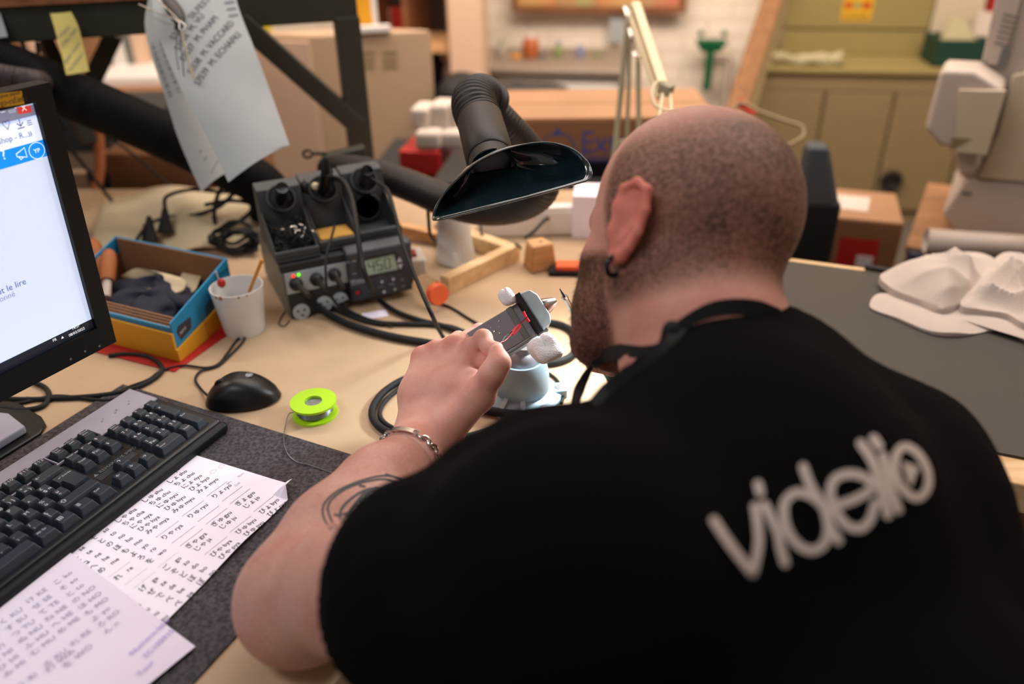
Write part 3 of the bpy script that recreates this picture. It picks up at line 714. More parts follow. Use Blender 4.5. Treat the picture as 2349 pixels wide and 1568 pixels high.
b.line([(x0_ + .041 + .0015 * math.cos(a), y0_ + hh + .0015 * math.sin(a)) for a in np.linspace(0, 6.28, 10)], .0006, None, .0005)
b.out('lcd_display', [M['lcd'], M['lcdink']], dun)
b = B(fr_u); q = [up_(*p) for p in ((826, 640), (921, 622), (908, 577), (819, 597))]
for i in range(4):
    a, c = q[i], q[(i + 1) % 4]; b.line([a, c], .0022, None, .0004)
b.out('display_frame', M['stdark'], dun)
b = B(fr_u)
x, y = up_(804, 651); b.text('Weller', .0095, Matrix.Translation((x, y, .0004)), 'l', .95); b.box(x, x + .026, y - .0022, y - .0017, 0, .0004)
for t, px, py, s_ in (('SOL', 792, 604, .0042), ('DEL', 808, 601, .0042), ('TEMP', 808, 630, .003), ('▭', 843, 642, .0035), ('▭', 869, 636, .0035), ('▭', 894, 631, .0035), ('◁', 919, 644, .005), ('—°C/°F—', 864, 661, .0033), ('Prog', 893, 654, .0045), ('1', 849, 668, .004), ('ESD', 921, 658, .0035)):
    x, y = up_(px, py); b.text(t, s_, Matrix.Translation((x, y, .0004)))
b.out('panel_print', M['legend'], dun)
for px, py in ((850, 652), (876, 646), (902, 640), (851, 666), (881, 669), (906, 663), (857, 674)):
    x, y = up_(px, py); B(fr_u).lathe([(.0024, 0), (.0022, .0014), (0, .0016)], 12, Matrix.Translation((x, y, 0)), cap=False).out('button', M['lcd' if px == 906 else 'legend'], dun, smooth=True)
for px, py, s_ in ((916, 595, 1), (918, 611, -1)):
    x, y = up_(px, py); B(fr_u).prism([(x - .0045, y - .004 * s_), (x + .0045, y - .004 * s_), (x, y + .0045 * s_)][::s_], 0, .0012).out('arrow_button', M['legend'], dun)
x, y = up_(818, 669); b = B(fr_u); b.box(x - .008, x + .008, y - .005, y + .005, 0, .003); b.m = 1; b.box(x - .003, x + .004, y - .003, y + .003, .003, .004); b.out('power_switch', [M['stdark'], M['redsw']], dun, bevel=.0008)
# plugs in the panel with their cables on the bench
for k, (px, py, ex, ey) in enumerate(((677, 649, 707, 676), (724, 638, 745, 662), (765, 627, 785, 656))):
    x, y = fp(px, py); P0 = fr_f @ Vector((x, y, .002)); P1 = pd(ex, ey, pj(P0)[2] - .045)
    u = unit(P1 - np.array(P0)); P0 = np.array(P0)
    B().tube([P0, P0 + u * .006, P0 + u * .007, P0 + u * .02, P0 + u * .022, P0 + u * .04, P1 + u * .006], lambda t: .0105 if t < .30 else (.0085 if t < .5 else .0062 - .002 * t), 16, 0).out('cable_plug', M['hose'], stn, smooth=True)

def holder(xa, xb, kind, lab, y0=.004):
    """iron holder: front tray, sloping cheeks and tall back with a funnel"""
    frh = fr_st @ Matrix.Translation((xa, y0, SHH + .0025)); w = xb - xa
    h = T('iron_holder', lab, 'soldering iron holder', frh, 'iron holders on the soldering station')
    b = B(frh)
    b.box(0, w, 0, .125, 0, .006)
    b.box(0, w, 0, .008, .006, .018)
    for xx in (0, w - .004): b.add([(xx, .008, .006), (xx + .004, .008, .006), (xx + .004, .085, .006), (xx, .085, .006), (xx, .008, .018), (xx + .004, .008, .018), (xx + .004, .085, .062), (xx, .085, .062)], [(0, 3, 2, 1), (4, 5, 6, 7), (0, 1, 5, 4), (1, 2, 6, 5), (2, 3, 7, 6), (3, 0, 4, 7)])
    b.add([(0, .07, .006), (w, .07, .006), (w, .12, .006), (0, .12, .006), (0.0, .085, .092), (w, .085, .092), (w, .112, .098), (0, .112, .098)], [(0, 3, 2, 1), (4, 5, 6, 7), (0, 1, 5, 4), (1, 2, 6, 5), (2, 3, 7, 6), (3, 0, 4, 7)])
    b.out('holder_body', M['stgrey'], h, bevel=.002)
    fm = Matrix.Translation((w / 2, .080, .072)) @ Matrix.Rotation(math.radians(48), 4, 'X')
    b = B(frh); b.lathe([(.010, -.03), (.020, -.004), (.023, .012), (.0205, .012), (.0165, -.004), (.008, -.03)], 26, fm, cap=False)
    b.out('funnel', M['stdark'], h, smooth=True)
    return h, frh, w
w3 = SWD / 3
h1, f1, w = holder(-.004, w3 - .003, 'wool', 'iron holder with tangled metal wool in its tray, left of the three')
b = B(f1); rnd = random.Random(4)
for k in range(80):
    c = np.array([rnd.uniform(.008, w - .008), rnd.uniform(.012, .064), rnd.uniform(.010, .036)]); pts = []
    for j in range(7): c = c + np.array([rnd.uniform(-1, 1), rnd.uniform(-1, 1), rnd.uniform(-1, 1)]) * .010; c = np.clip(c, [.005, .009, .008], [w - .005, .068, .046]); pts.append(c)
    b.tube(pts, .0007, 4, 4)
ow = b.out('metal_wool', M['darksteel'], h1, smooth=True); ow['kind'] = 'stuff'
ow2 = B(f1); 
for k in range(10):
    c = np.array([rnd.uniform(.012, w - .012), rnd.uniform(.014, .05), rnd.uniform(.03, .045)]); pts = []
    for j in range(5): c = c + np.array([rnd.uniform(-1, 1), rnd.uniform(-1, 1), rnd.uniform(-.5, .5)]) * .006; pts.append(c)
    ow2.tube(pts, .0006, 4, 4)
o_ = ow2.out('bright_strands', M['steel'], h1, smooth=True); o_['kind'] = 'stuff'
h2, f2_, w = holder(w3 - .001, 2 * w3 - .003, 'sponge', 'iron holder with damp yellow sponge in its tray, middle of the three', .016)
B(f2_).box(.006, w - .006, .012, .058, .008, .019).out('sponge', M['sponge'], h2, bevel=.003)
h3, f3, w = holder(2 * w3, SWD + .002, 'round', 'iron holder with round black opening, right of the three', .024)
fm3 = Matrix.Translation((w / 2, .0695, .034)) @ Matrix.Rotation(math.radians(82), 4, 'X')
B(f3).lathe([(.020, 0), (.0215, .003), (.0235, 0)], 30, fm3, cap=False).out('opening_rim', M['stgrey'], h3, smooth=True)
B(f3).lathe([(.0205, .0012), (0, .0012)], 30, fm3, cap=False).out('painted_opening', M['void'], h3)  # flat black disc painted as the shaded inside of the opening
# irons resting in the funnels
def rest_iron(fm, w, lab, L=.075, r=.0085, m='black'):
    q = fm @ Matrix.Translation((w / 2, .080, .072)) @ Matrix.Rotation(math.radians(48), 4, 'X')
    it_ = T('soldering_iron', lab, 'soldering iron', q)
    b = B(q); b.tube([(0, 0, -.012), (0, 0, .012), (0, 0, .016), (0, 0, .05), (0, 0, L)], lambda t: .006 + .0035 * min(1, t * 2.2), 14, 0); b.out('grip', M[m], it_, smooth=True)
    b = B(q); b.tube([(0, 0, -.03), (0, 0, -.012)], .0032, 10, 0); b.out('heater', M['steel'], it_, smooth=True)
    return it_, q
i2, q2 = rest_iron(f2_, w3 - .002, 'black soldering iron resting in the middle holder')
top2 = np.array((q2 @ Vector((0, 0, .075))))
B().tube([top2, top2 + np.array([.002, -.008, .022]), pd(747, 400, 1.31), pd(785, 414, 1.28), pd(806, 455, 1.24), pd(818, 520, 1.20), pd(828, 590, 1.18), pd(842, 640, 1.18), pz(868, 684, .01), pz(905, 712, .006), pz(960, 733, .006), pz(1020, 748, .006), pz(1070, 768, .006), pz(1110, 800, .006)], .0042, 10).out('power_cable', M['blackmatte'], i2, smooth=True)
i1, q1 = rest_iron(f1, w3, 'short dark tool resting in the left holder above the metal wool', .045)
i3, q3 = rest_iron(f3, w3, 'slim dark pen iron resting in the right holder', .03, m='stdark')
top3 = np.array(q3 @ Vector((0, 0, .03)))
B().tube([top3, pd(880, 428, 1.30), pd(893, 445, 1.26), pd(906, 490, 1.20), pd(924, 560, 1.15), pd(955, 640, 1.10), pd(990, 720, 1.05), pz(1018, 775, .006), pz(1060, 830, .006)], .0030, 10).out('power_cable', M['blackmatte'], i3, smooth=True)
kn = pd(703, 428, 1.30)
bl = T('cable_ferrule', 'round black ferrule with cream cap standing behind the holders', 'plug', frame(tuple(kn)))
B().tube([kn + [0, 0, -.06], kn + [0, 0, .0]], .009, 12, 0).out('sleeve', M['stdark'], bl, smooth=True)
B().ball(tuple(kn), .0135, 16).out('ball_end', M['black'], bl, smooth=True)
B().ball(tuple(pd(723, 427, 1.29)), .0065, 12).out('cream_cap', M['lampcream'], bl, smooth=True)

# cables on the bench
def cable(lab, pts, r, m='blackmatte', name='cable', group=None, cat='cable'):
    P = [pz(q[0], q[1], q[2] if len(q) > 2 else r + .0003) if len(q) < 4 else pd(q[0], q[1], q[3]) for q in pts]
    o = B().tube(P, r, 10, 8).out(name, M[m], smooth=True); tag(o, lab, cat, group); return o
cable('thick black cable from the left plug of the soldering station, running under the hand', [(703, 672, .045), (725, 700, .02), (760, 724), (800, 743), (860, 762), (920, 776), (980, 786), (1040, 800), (1080, 840), (1075, 900), (1090, 930), (1140, 945), (1220, 955), (1290, 965), (1370, 985)], .0060)
cable('black cable from the middle plug of the soldering station', [(745, 660, .04), (775, 695, .012), (815, 722), (870, 740), (940, 743), (1000, 745), (1050, 755), (1100, 785), (1150, 840)], .0042)
cable('black cable from the right plug of the soldering station, close to the panel', [(784, 655, .045), (800, 680, .02), (780, 700, .01), (740, 700), (770, 712), (830, 735), (880, 745)], .0030)
cable('thin black lead hanging in front of the socket panel', [(768, 516, 0, 1.26), (760, 545, 0, 1.24), (750, 580, 0, 1.22), (747, 625, 0, 1.21), (755, 670, 0, 1.22), (800, 722, .004), (900, 748, .004)], .0020)
cable('black cable looping on the bench left of the wrist', [(1150, 838), (1080, 832), (1010, 845), (935, 866), (885, 895), (857, 930), (856, 960), (880, 985), (930, 1002), (1000, 1010), (1080, 1000), (1160, 975)], .0050)
cable('second black cable beside the loop left of the wrist', [(1110, 838), (1060, 842), (1010, 855), (940, 878), (895, 908), (872, 940), (878, 965), (910, 985), (960, 998)], .0032)
cable('black cable curving around behind the vise', [(1110, 795), (1170, 760), (1230, 742), (1275, 742), (1310, 757), (1326, 785), (1315, 812), (1285, 828), (1240, 834)], .0056)
cable('thin black lead running under the orange cap towards the hand', [(985, 690, .004), (1030, 703), (1075, 730), (1110, 750), (1150, 775)], .0022)
cable('thin black lead along the right side of the vise base', [(1250, 850), (1275, 868), (1288, 890), (1291, 912), (1288, 925)], .0022)
cable('thin faint wire lying below the soldering station', [(662, 700, .002), (645, 728), (640, 742), (652, 748), (664, 735)], .0009)
cable('black cable crossing the bench behind the keyboard', [(-60, 905), (40, 915), (150, 912), (240, 905), (300, 893), (350, 870), (372, 845), (345, 820), (300, 812), (250, 815)], .0034)
cable('second black cable crossing behind the keyboard', [(-60, 930), (40, 925), (130, 908), (240, 918), (290, 905)], .0026)
cable('black cable coiled beside the monitor stand', [(75, 875), (105, 890), (112, 912), (95, 932), (50, 940), (0, 935), (-40, 945)], .0036)
cs_ = B(); cs_.box(-.02, .02, -.011, .011, 0, .0008, frame(tuple(pz(860, 722, 0)), 18)); tag(cs_.out('paper_strip', M['paper']), 'crumpled white paper strip under the soldering station display', 'paper')

# ------------------------------------------------------------------ cup with stirrer
cb = pz(563, 757, 0); frc = frame((cb[0], cb[1], 0)); chh = height_to(cb, 655)
cup = T('plastic_cup', 'white plastic cup with coffee stains beside the blue glove box', 'cup', frc)
rT = 59.5 / FPX * pj((cb[0], cb[1], chh))[2]
b = B(frc); b.lathe([(0, .0), (rT * .74, .0), (rT * .78, .004), (rT, chh - .002), (rT, chh), (rT - .0012, chh), (rT * .76, .006), (0, .004)], 40, cap=False); cwl = b.out('cup_wall', M['cup'], cup, smooth=True)
b = B(frc); b.lathe([(rT * .80, .018), (0, .018)], 30, cap=False); b.out('coffee_rest', M['coffee'], cup)
b = B(frc); 
for a, s_ in ((-2.1, .0022), (-1.9, .003), (-1.2, .0018), (-2.9, .002), (-.9, .0015)): b.ball(((rT + .0) * math.cos(a), (rT + .0) * math.sin(a), chh - .002), (s_, s_, s_), 8)
b.out('coffee_stain', M['coffee'], cwl)
def sd(a, c, Da, Dc): return [pd(a[0], a[1], Da), pd(c[0], c[1], Dc)]
b = B(); p_ = sd((600, 598), (572, 668), 1.19, 1.24); b.tube([p_[0], p_[0] * .5 + p_[1] * .5, p_[1]], .0036, 10, 3, flat=.6); b.ball(tuple(p_[0]), .0036, 10); tag(b.out('wooden_stirrer', M['stick'], smooth=True), 'amber flat stirrer standing in the white cup', 'stirrer')
sw = T('lollipop_stick', 'small stick with red and white tip leaning in the white cup', 'stick', frame(tuple(pd(508, 650, 1.23))))
p_ = sd((495, 622), (512, 672), 1.23, 1.25); B().tube(p_, .0013, 8, 0).out('stick', M['white'], sw, smooth=True)
B().ball(tuple(pd(508, 649, 1.215)), (.0065, .0065, .0075), 14).out('red_tip', M['redsw'], sw, smooth=True)

# ------------------------------------------------------------------ blue box of gloves in a yellow tray
k0 = pz(412, 822, .004); k1 = pz(543, 712, .004); g1 = unit(k1 - k0); k2 = pz(262, 782, .004); g2 = unit(k2 - k0)
fr_g = Matrix(((g1[0], g2[0], 0, k0[0]), (g1[1], g2[1], 0, k0[1]), (0, 0, 1, .004), (0, 0, 0, 1)))
L1, L2, HG = np.linalg.norm(k1 - k0) * 1.02, .24, height_to(k0, 742)
def open_box(fr, L1, L2, H, t, m, parent, name, z0=0):
    for nm, a in ((name, (0, L1, 0, t, z0, H)), (name, (0, t, t, L2 - t, z0, H)), (name, (L1 - t, L1, t, L2 - t, z0, H)), (name, (0, L1, L2 - t, L2, z0, H))):
        B(fr).box(*a).out(nm, m, parent)
    B(fr).box(0, L1, 0, L2, z0, z0 + t).out('box_floor', M['carddark'], parent)
gb = T('glove_box', 'open blue cardboard box full of dark gloves behind the monitor', 'box', frame(tuple(k0)))
HF = height_to(fr_g @ Vector((L1, 0, 0)), 592)
def wall_piece(x0, x1, y0, y1, z0, za, zb_, zc_, zd, nm, m, par, fr):
    B(fr).add([(x0, y0, z0), (x1, y0, z0), (x1, y1, z0), (x0, y1, z0), (x0, y0, za), (x1, y0, zb_), (x1, y1, zc_), (x0, y1, zd)], [(0, 3, 2, 1), (4, 5, 6, 7), (0, 1, 5, 4), (1, 2, 6, 5), (2, 3, 7, 6), (3, 0, 4, 7)]).out(nm, m, par)
wall_piece(0, L1, 0, .003, .003, HG, HF, HF, HG, 'side_wall', M['bluebox'], gb, fr_g)
wall_piece(0, .003, .003, L2, .003, HG * .86, HG * .86, HG * .86, HG * .86, 'side_wall', M['bluebox'], gb, fr_g)
wall_piece(L1 - .003, L1, .003, L2, .003, HF, HF, HF, HF, 'side_wall', M['bluebox'], gb, fr_g)
wall_piece(0, L1, L2 - .003, L2, .003, HG, HF, HF, HG, 'side_wall', M['bluebox'], gb, fr_g)
B(fr_g).box(0, L1, 0, L2, .003, .006).out('box_floor', M['carddark'], gb)
b = B(fr_g); b.box(L1 - .006, L1 - .0032, .006, L2 - .006, .007, HF - .001); b.box(.006, L1 - .006, L2 - .006, L2 - .0035, .007, HG + .006)
b.out('brown_lining', M['carddark'], gb)
fr_gs = fr_g @ Matrix(((1, 0, 0, 0), (0, 0, -1, 0), (0, 1, 0, 0), (0, 0, 0, 1)))      # the visible long side: x along, y up
def gp(px, py): return on_plane(fr_gs, px, py)
b = B(fr_gs); P0 = [gp(*p) for p in ((405, 762), (416, 779), (439, 752), (437, 725), (407, 749))]
b.add([(x, y, .0004) for x, y in P0], [tuple(range(5))]); b.m = 2; x, y = gp(413, 767); b.text('optrel', .008, Matrix.Translation((x, y, .0007)) @ Matrix.Rotation(.15, 4, 'Z'), 'l', .8); b.m = 3; b.box(x - .003, x, y - .002, y + .001, .0005, .0009)
b.out('logo_patch', [M['ink'], M['bluedark'], M['legend'], M['redsw']], gb); b = B(fr_gs); P0 = [gp(*p) for p in ((470, 700), (474, 735), (500, 705), (497, 665))]
b.m = 1; b.add([(x, y, .0004) for x, y in P0], [(0, 1, 2, 3)])
b.out('side_picture', [M['ink'], M['bluedark']], gb); b = B(fr_gs); b.m = 1
for t, px, py in (('Optrel', 497, 640),): x, y = gp(px, py); b.text(t, .012, Matrix.Translation((x, y, .0005)))
b.out('side_print', [M['ink'], M['bluedark'], M['legend'], M['redsw']], gb)
fr_gl = Matrix(((g2[0], -g1[0], 0, k0[0]), (g2[1], -g1[1], 0, k0[1]), (0, 0, 1, .004), (0, 0, 0, 1))) @ Matrix.Rotation(math.pi / 2, 4, 'X')
tr = T('yellow_tray', 'yellow plastic tray holding the blue glove box', 'tray', frame(tuple(k0)))
fr_t = fr_g @ Matrix.Translation((-.005, -.005, -.003))
TL1, TL2 = L1 + .012, L2 + .012
for a, hh_ in (((0, TL1, 0, .004), (.020, .042)), ((0, .004, .004, TL2), (.046, .046)), ((TL1 - .004, TL1, .004, TL2), (.055, .055)), ((0, TL1, TL2 - .004, TL2), (.055, .055))):
    x0, x1, y0, y1 = a; za, zb_ = hh_
    B(fr_t).add([(x0, y0, 0), (x1, y0, 0), (x1, y1, 0), (x0, y1, 0), (x0, y0, za), (x1, y0, zb_), (x1, y1, zb_), (x0, y1, za)], [(0, 3, 2, 1), (4, 5, 6, 7), (0, 1, 5, 4), (1, 2, 6, 5), (2, 3, 7, 6), (3, 0, 4, 7)]).out('tray_wall', M['yellowbox'], tr)
B(fr_t).box(0, TL1, 0, TL2, 0, .002).out('tray_floor', M['yellowbox'], tr)
rf = B(fr_g); rf.prism([(-.028, -.012), (L1 * .9, -.034), (L1 * 1.02, .05), (.02, L2 + .03), (-.035, L2 * .9)], -.0038, -.0018); tag(rf.out('red_folder', M['redcard'], bevel=.0005), 'red card folder under the yellow tray', 'folder')
def lump(name, lab, cat, m, c, r, seed, group=None, parent=None):
    rr = np.random.RandomState(seed); ph = rr.rand(6) * 6
    def fn(u, v):
        a = u * 2 * math.pi; p = (v - .5) * math.pi; k = 1 + .16 * math.sin(3 * a + ph[0]) + .10 * math.sin(5 * a + ph[1] + 3 * p) + .1 * math.sin(4 * p + ph[2])
        return (c[0] + r[0] * k * math.cos(a) * math.cos(p), c[1] + r[1] * k * math.sin(a) * math.cos(p), c[2] + r[2] * k * math.sin(p))
    b = B(fr_g); b.grid(fn, 36, 18); o = b.out(name, M[m], parent, smooth=True)
    if parent is None: tag(o, lab, cat, group)
    return o
lump('navy_glove', 'navy glove lying nearest in the blue box', 'glove', 'navy', (L1 * .38, L2 * .45, .032), (.058, .070, .022), 2, 'gloves in the blue box')
lump('navy_glove', 'navy glove lying farther back in the blue box', 'glove', 'navy', (L1 * .68, L2 * .50, .034), (.040, .075, .022), 5, 'gloves in the blue box')
def ribbon(lab, pts, w, m='leather', name='leather_strap'):
    P = smooth_path([pd(*p) for p in pts], 8); vs = []; n = len(P)
    for i, q in enumerate(P):
        for a, c in ((-1, -1), (1, -1), (1, 1), (-1, 1)): vs.append(tuple(q + np.array(g2) * w / 2 * a + np.array([0, 0, .0015 * c])))
    b = B(); b.add(vs, [(4 * i + k, 4 * i + (k + 1) % 4, 4 * i + 4 + (k + 1) % 4, 4 * i + 4 + k) for i in range(n - 1) for k in range(4)] + [(3, 2, 1, 0), (4 * n - 4, 4 * n - 3, 4 * n - 2, 4 * n - 1)])
    tag(b.out(name, M[m], smooth=True), lab, 'strap')
ribbon('cream leather cuff curling in the glove box, left piece', [(300, 640, 1.32), (335, 622, 1.31), (375, 628, 1.29), (400, 640, 1.27), (395, 660, 1.26), (365, 668, 1.26), (330, 660, 1.27)], .045)
ribbon('cream leather cuff curling in the glove box, right piece', [(400, 672, 1.27), (425, 662, 1.28), (440, 632, 1.30), (455, 625, 1.31), (458, 640, 1.31)], .04)
for lab, a, c in (('orange-brown tool handle beside the monitor edge, rear one', (215, 560, 1.33), (232, 640, 1.30)), ('orange-brown tool handle beside the monitor edge, front one', (250, 585, 1.30), (246, 645, 1.27))):
    th = T('tool_handle', lab, 'tool', frame(tuple(pd(*c))), 'orange-brown tool handles'); p0, p1 = pd(*a), pd(*c)
    B().tube([p0, p0 * .7 + p1 * .3, p1], lambda t: .0105 + .002 * math.sin(3 * t), 14, 4).ball(tuple(p0), .0105, 14).out('grip', M['tan'], th, smooth=True)
    B().tube([p1, p1 * 1.6 - p0 * .6], .007, 10, 0).out('shank', M['machine'], th, smooth=True)
b = B(fr_g); 
for k in range(4): B(fr_g).box(.008 + .0035 * k, .010 + .0035 * k, .01, L2 * .96, .01, HG - .012 + .003 * k).out('cardboard_flap', M['card'], gb)

# ------------------------------------------------------------------ bottle with orange cap, switch box, dispenser, wooden parts
oc = pd(1006, 675, 1.285); ba = unit(pd(948, 640, 1.36) - oc)
bo = T('clear_bottle', 'small clear bottle with orange cap lying beside the soldering station', 'bottle', frame(tuple(oc)))
fb = axes(tuple(oc), np.cross(ba, [0, 0, 1]), np.cross(np.cross(ba, [0, 0, 1]), ba) * -1)
fb = Matrix.Translation(Vector(oc)) @ Vector((0, 0, 1)).rotation_difference(Vector(ba)).to_matrix().to_4x4()
B(fb).lathe([(0, -.004), (.0165, -.004), (.0178, -.002), (.0178, .010), (.0, .010)], 32, cap=False).out('orange_cap', M['orange'], bo, smooth=True)
B(fb).lathe([(.012, .010), (.013, .016), (.0185, .022), (.0185, .060), (.016, .064), (0, .064)], 32, cap=False).out('clear_body', M['clear'], bo, smooth=True)
sb0 = pz(958, 640, 0); fsb = frame((sb0[0] - .022, sb0[1] + .0, 0), 14)
sbx = T('switch_box', 'small white box with red rocker switch behind the soldering station', 'switch box', fsb)
B(fsb).box(-.012, .040, -.002, .060, 0, .034).out('housing', M['whitegloss'], sbx, bevel=.004)
B(fsb).box(.002, .026, .014, .040, .034, .039).out('rocker', M['redsw'], sbx, bevel=.0015)
g0 = pz(1045, 596, 0); fg = frame((g0[0], g0[1], 0), 12)
gh = height_to(g0, 470)
dg = T('white_dispenser', 'white plastic cylinder with flared foot standing under the extractor hood', 'dispenser', fg)
B(fg).lathe([(.034, .002), (.036, .012), (.033, .03), (.0305, gh * .6), (.029, gh), (.024, gh + .004), (.0, gh + .005)], 32, cap=False).out('cylinder', M['cup'], dg, smooth=True)
B(fg).prism([(-.036, -.004), (-.010, -.040), (.012, -.036), (.02, .0), (-.02, .02)], 0, .03, top=.82).out('flared_foot', M['cup'], dg, bevel=.004)
# pale wooden frame lying on the bench
w0 = pz(1033, 675, 0); w1 = pz(1190, 598, 0); wd_ = unit(w1 - w0); wh = .03; 
wf = T('wooden_brace', 'pale wooden angle of two battens lying in front of the dispenser', 'wooden frame', frame(tuple(w0)))
wn = np.array([-wd_[1], wd_[0], 0])
frw = axes((w0[0], w0[1], 0), wd_, wn); LW = np.linalg.norm(w1 - w0)
B(frw).box(-.002, LW + .004, 0, .021, 0, wh).out('batten', M['pinepale'], wf, bevel=.001)
e_ = pz(1000, 548, 0)
B(frw).box(LW - .02, LW + .004, .0215, .20, 0, wh).out('batten', M['pinepale'], wf, bevel=.001)
wb = pz(1240, 617, 0); fwb = frame((wb[0], wb[1], 0), 28)
wbk = T('wooden_block', 'carved wooden block leaning beside the wooden frame', 'wooden block', fwb)
B(fwb).prism([(-.026, -.012), (.026, -.016), (.024, .030), (-.018, .034)], 0, .05, top=.8).out('block', M['pine'], wbk, bevel=.004)
B(fwb).lathe([(.003, .0402), (0, .0402)], 12, Matrix.Translation((.004, .006, .0105)), cap=False).out('nail_head', M['darksteel'], wbk)
bx0 = pz(1290, 628, 0); fbx = frame((bx0[0], bx0[1], 0), -4)
mk = T('marker_box', 'small black and orange blister box on the bench beside the face', 'box', fbx)
B(fbx).box(-.024, .045, -.012, .024, 0, .010).out('black_tray', M['blackmatte'], mk, bevel=.003)
B(fbx).box(-.012, .040, -.008, .020, .010, .018).out('orange_lid', M['orange'], mk, bevel=.002)
B(fbx).box(-.008, .036, -.0085, -.008, .004, .012).out('pink_label', M['redwire'], mk)

# white trunking with plugs behind
t0 = pz(1095, 548, 0); ft = frame((t0[0], t0[1], 0), 3)
tk_ = T('white_tray', 'long white plastic tray standing behind the wooden frame', 'tray', ft)
B(ft).box(-.0, .42, 0, .055, 0, .050).out('tray_body', M['whitegloss'], tk_, bevel=.006)
B(ft).box(.002, .418, .0, .003, .050, .058).out('tray_lip', M['whitegloss'], tk_, bevel=.001)
q0 = pd(1278, 497, 1.56); plg = T('black_plug', 'black power plug with lead lying on the white tray', 'plug', frame(tuple(q0)))
B().ball(tuple(q0), (.013, .011, .013), 12).out('plug_body', M['blackmatte'], plg, smooth=True)
B().tube([q0, pd(1262, 500, 1.55), pd(1250, 505, 1.53), pd(1225, 530, 1.50), pd(1205, 545, 1.48)], .0032, 8).out('lead', M['blackmatte'], plg, smooth=True)
cable('thin black lead hanging down to the batten in front of the white tray', [(1103, 518, 0, 1.50), (1106, 538, 0, 1.49), (1120, 546, .004), (1150, 552, .004), (1185, 560, .032), (1195, 570, .034)], .0022)
wx = pz(1335, 545, 0); fwx = frame((wx[0] - .02, wx[1], 0), -8)
tag(B(fwx).box(0, .09, 0, .08, 0, .085).out('white_carton', M['paper'], bevel=.001), 'white carton on the bench beside the forehead', 'carton')
# brown wooden board behind the station
wb0 = pz(900, 560, 0)
tag(B().bar(pz(905, 520, .02), pz(1075, 560, .012), .02, .02).out('wooden_strip', M['pine'], bevel=.001), 'brown wooden strip lying behind the soldering station', 'wooden strip')
cable('black cable hanging beside the extractor hose', [(980, 440, 0, 1.32), (983, 500, 0, 1.34), (988, 540, 0, 1.38), (1005, 558, .004)], .003)

# ------------------------------------------------------------------ vise
vb = pz(1197, 912, 0); frv = frame((vb[0], vb[1], 0), -14)
vs_ = T('bench_vise', 'light grey tilting bench vise clamping a grey metal plate', 'vise', frv)
b = B(frv); b.lathe([(.046, .0), (.053, .002), (.053, .007), (.040, .014), (.036, .016), (0, .016)], 48, cap=False); b.out('base_ring', M['viseg'], vs_, smooth=True)
for a in (100, 200, 318, 22):
    A_ = math.radians(a); c = (.046 * math.cos(A_), .046 * math.sin(A_)); R_ = Matrix.Translation((c[0], c[1], 0)) @ Matrix.Rotation(A_, 4, 'Z')
    b = B(frv); b.box(-.010, .014, -.011, .011, 0, .012, R_); b.m = 1; b.lathe([(.0055, .0121), (.0055, .0128), (0, .0128)], 16, R_ @ Matrix.Translation((.004, 0, 0)), cap=False)
    b.out('mounting_lug', [M['viseg'], M['plate']], vs_, bevel=.0015)
for a in (250, 285):
    A_ = math.radians(a); R_ = Matrix.Rotation(A_, 4, 'Z')
    b = B(frv); b.add([(.030, -.0032, .002), (.056, -.0032, .0), (.056, .0032, .0), (.030, .0032, .002), (.034, -.0032, .022), (.054, -.0032, .008), (.054, .0032, .008), (.034, .0032, .022)], [(0, 3, 2, 1), (4, 5, 6, 7), (0, 1, 5, 4), (1, 2, 6, 5), (2, 3, 7, 6), (3, 0, 4, 7)], R_); b.out('rib', M['viseback'], vs_)
b = B(frv); b.lathe([(.035, .012), (.037, .020), (.0365, .040), (.033, .056), (.030, .062), (.027, .062), (.022, .054), (0, .050)], 44, cap=False); b.out('bowl', M['viseg'], vs_, smooth=True)
b = B(frv); b.ball((0, 0, .056), .020, 20); b.tube([(0, 0, .06), (.002, .002, .080)], .012, 16, 0); b.out('swivel_ball', M['plate'], vs_, smooth=True)
VX = unit(.83 * CR + .50 * CU + .12 * CF); VY = unit(.54 * CR - .80 * CU - .12 * CF)
VO = pd(1213, 719, .955); fvh = axes(tuple(VO), VX, -VY)   # x out of the jaw, y along the pad upwards, z to the viewer
B(fvh).box(-.0035, .0035, -.028, .027, -.022, .008).out('jaw_pad', M['blackmatte'], vs_, bevel=.0008)
b = B(fvh); b.prism([(.0037, -.026), (.017, -.023), (.021, -.014), (.021, .014), (.016, .024), (.0037, .026)], -.026, .004); b.out('front_jaw', M['viseback'], vs_, bevel=.0018)
b = B(fvh @ Matrix.Translation((.021, -.002, -.008)) @ Matrix.Rotation(math.pi / 2, 4, 'Y')); b.lathe([(.0, .0), (.0115, .0), (.0115, .002), (.0055, .015), (.0045, .017), (0, .0175)], 28, cap=False); b.out('clamp_knob', M['steel'], vs_, smooth=True)
b = B(fvh); b.box(-.075, -.0037, -.024, .020, -.014, -.008); b.out('guide_plate', M['plate'], vs_, bevel=.0015)
b = B(fvh); b.box(-.020, -.0125, -.024, .020, -.0079, -.004); b.out('plate_ridge', M['stside'], vs_, bevel=.001)
b = B(fvh); b.box(-.075, .012, -.0285, -.0245, -.034, -.008); b.out('plate_flange', M['plate'], vs_, bevel=.0015)
b = B(fvh); b.box(-.05, .014, -.018, .016, -.036, -.0145); b.out('jaw_slide', M['viseg'], vs_, bevel=.003)
b = B(fvh); 
for x, y, r in ((-.045, .004, .0016), (-.041, -.001, .0012), (-.034, .012, .001), (-.047, .010, .0008), (-.038, .006, .0007)): b.ball((x, y, -.0078), (r * 1.5, r, .0005), 8)
b.out('solder_spatter', M['steel'], vs_, smooth=True)
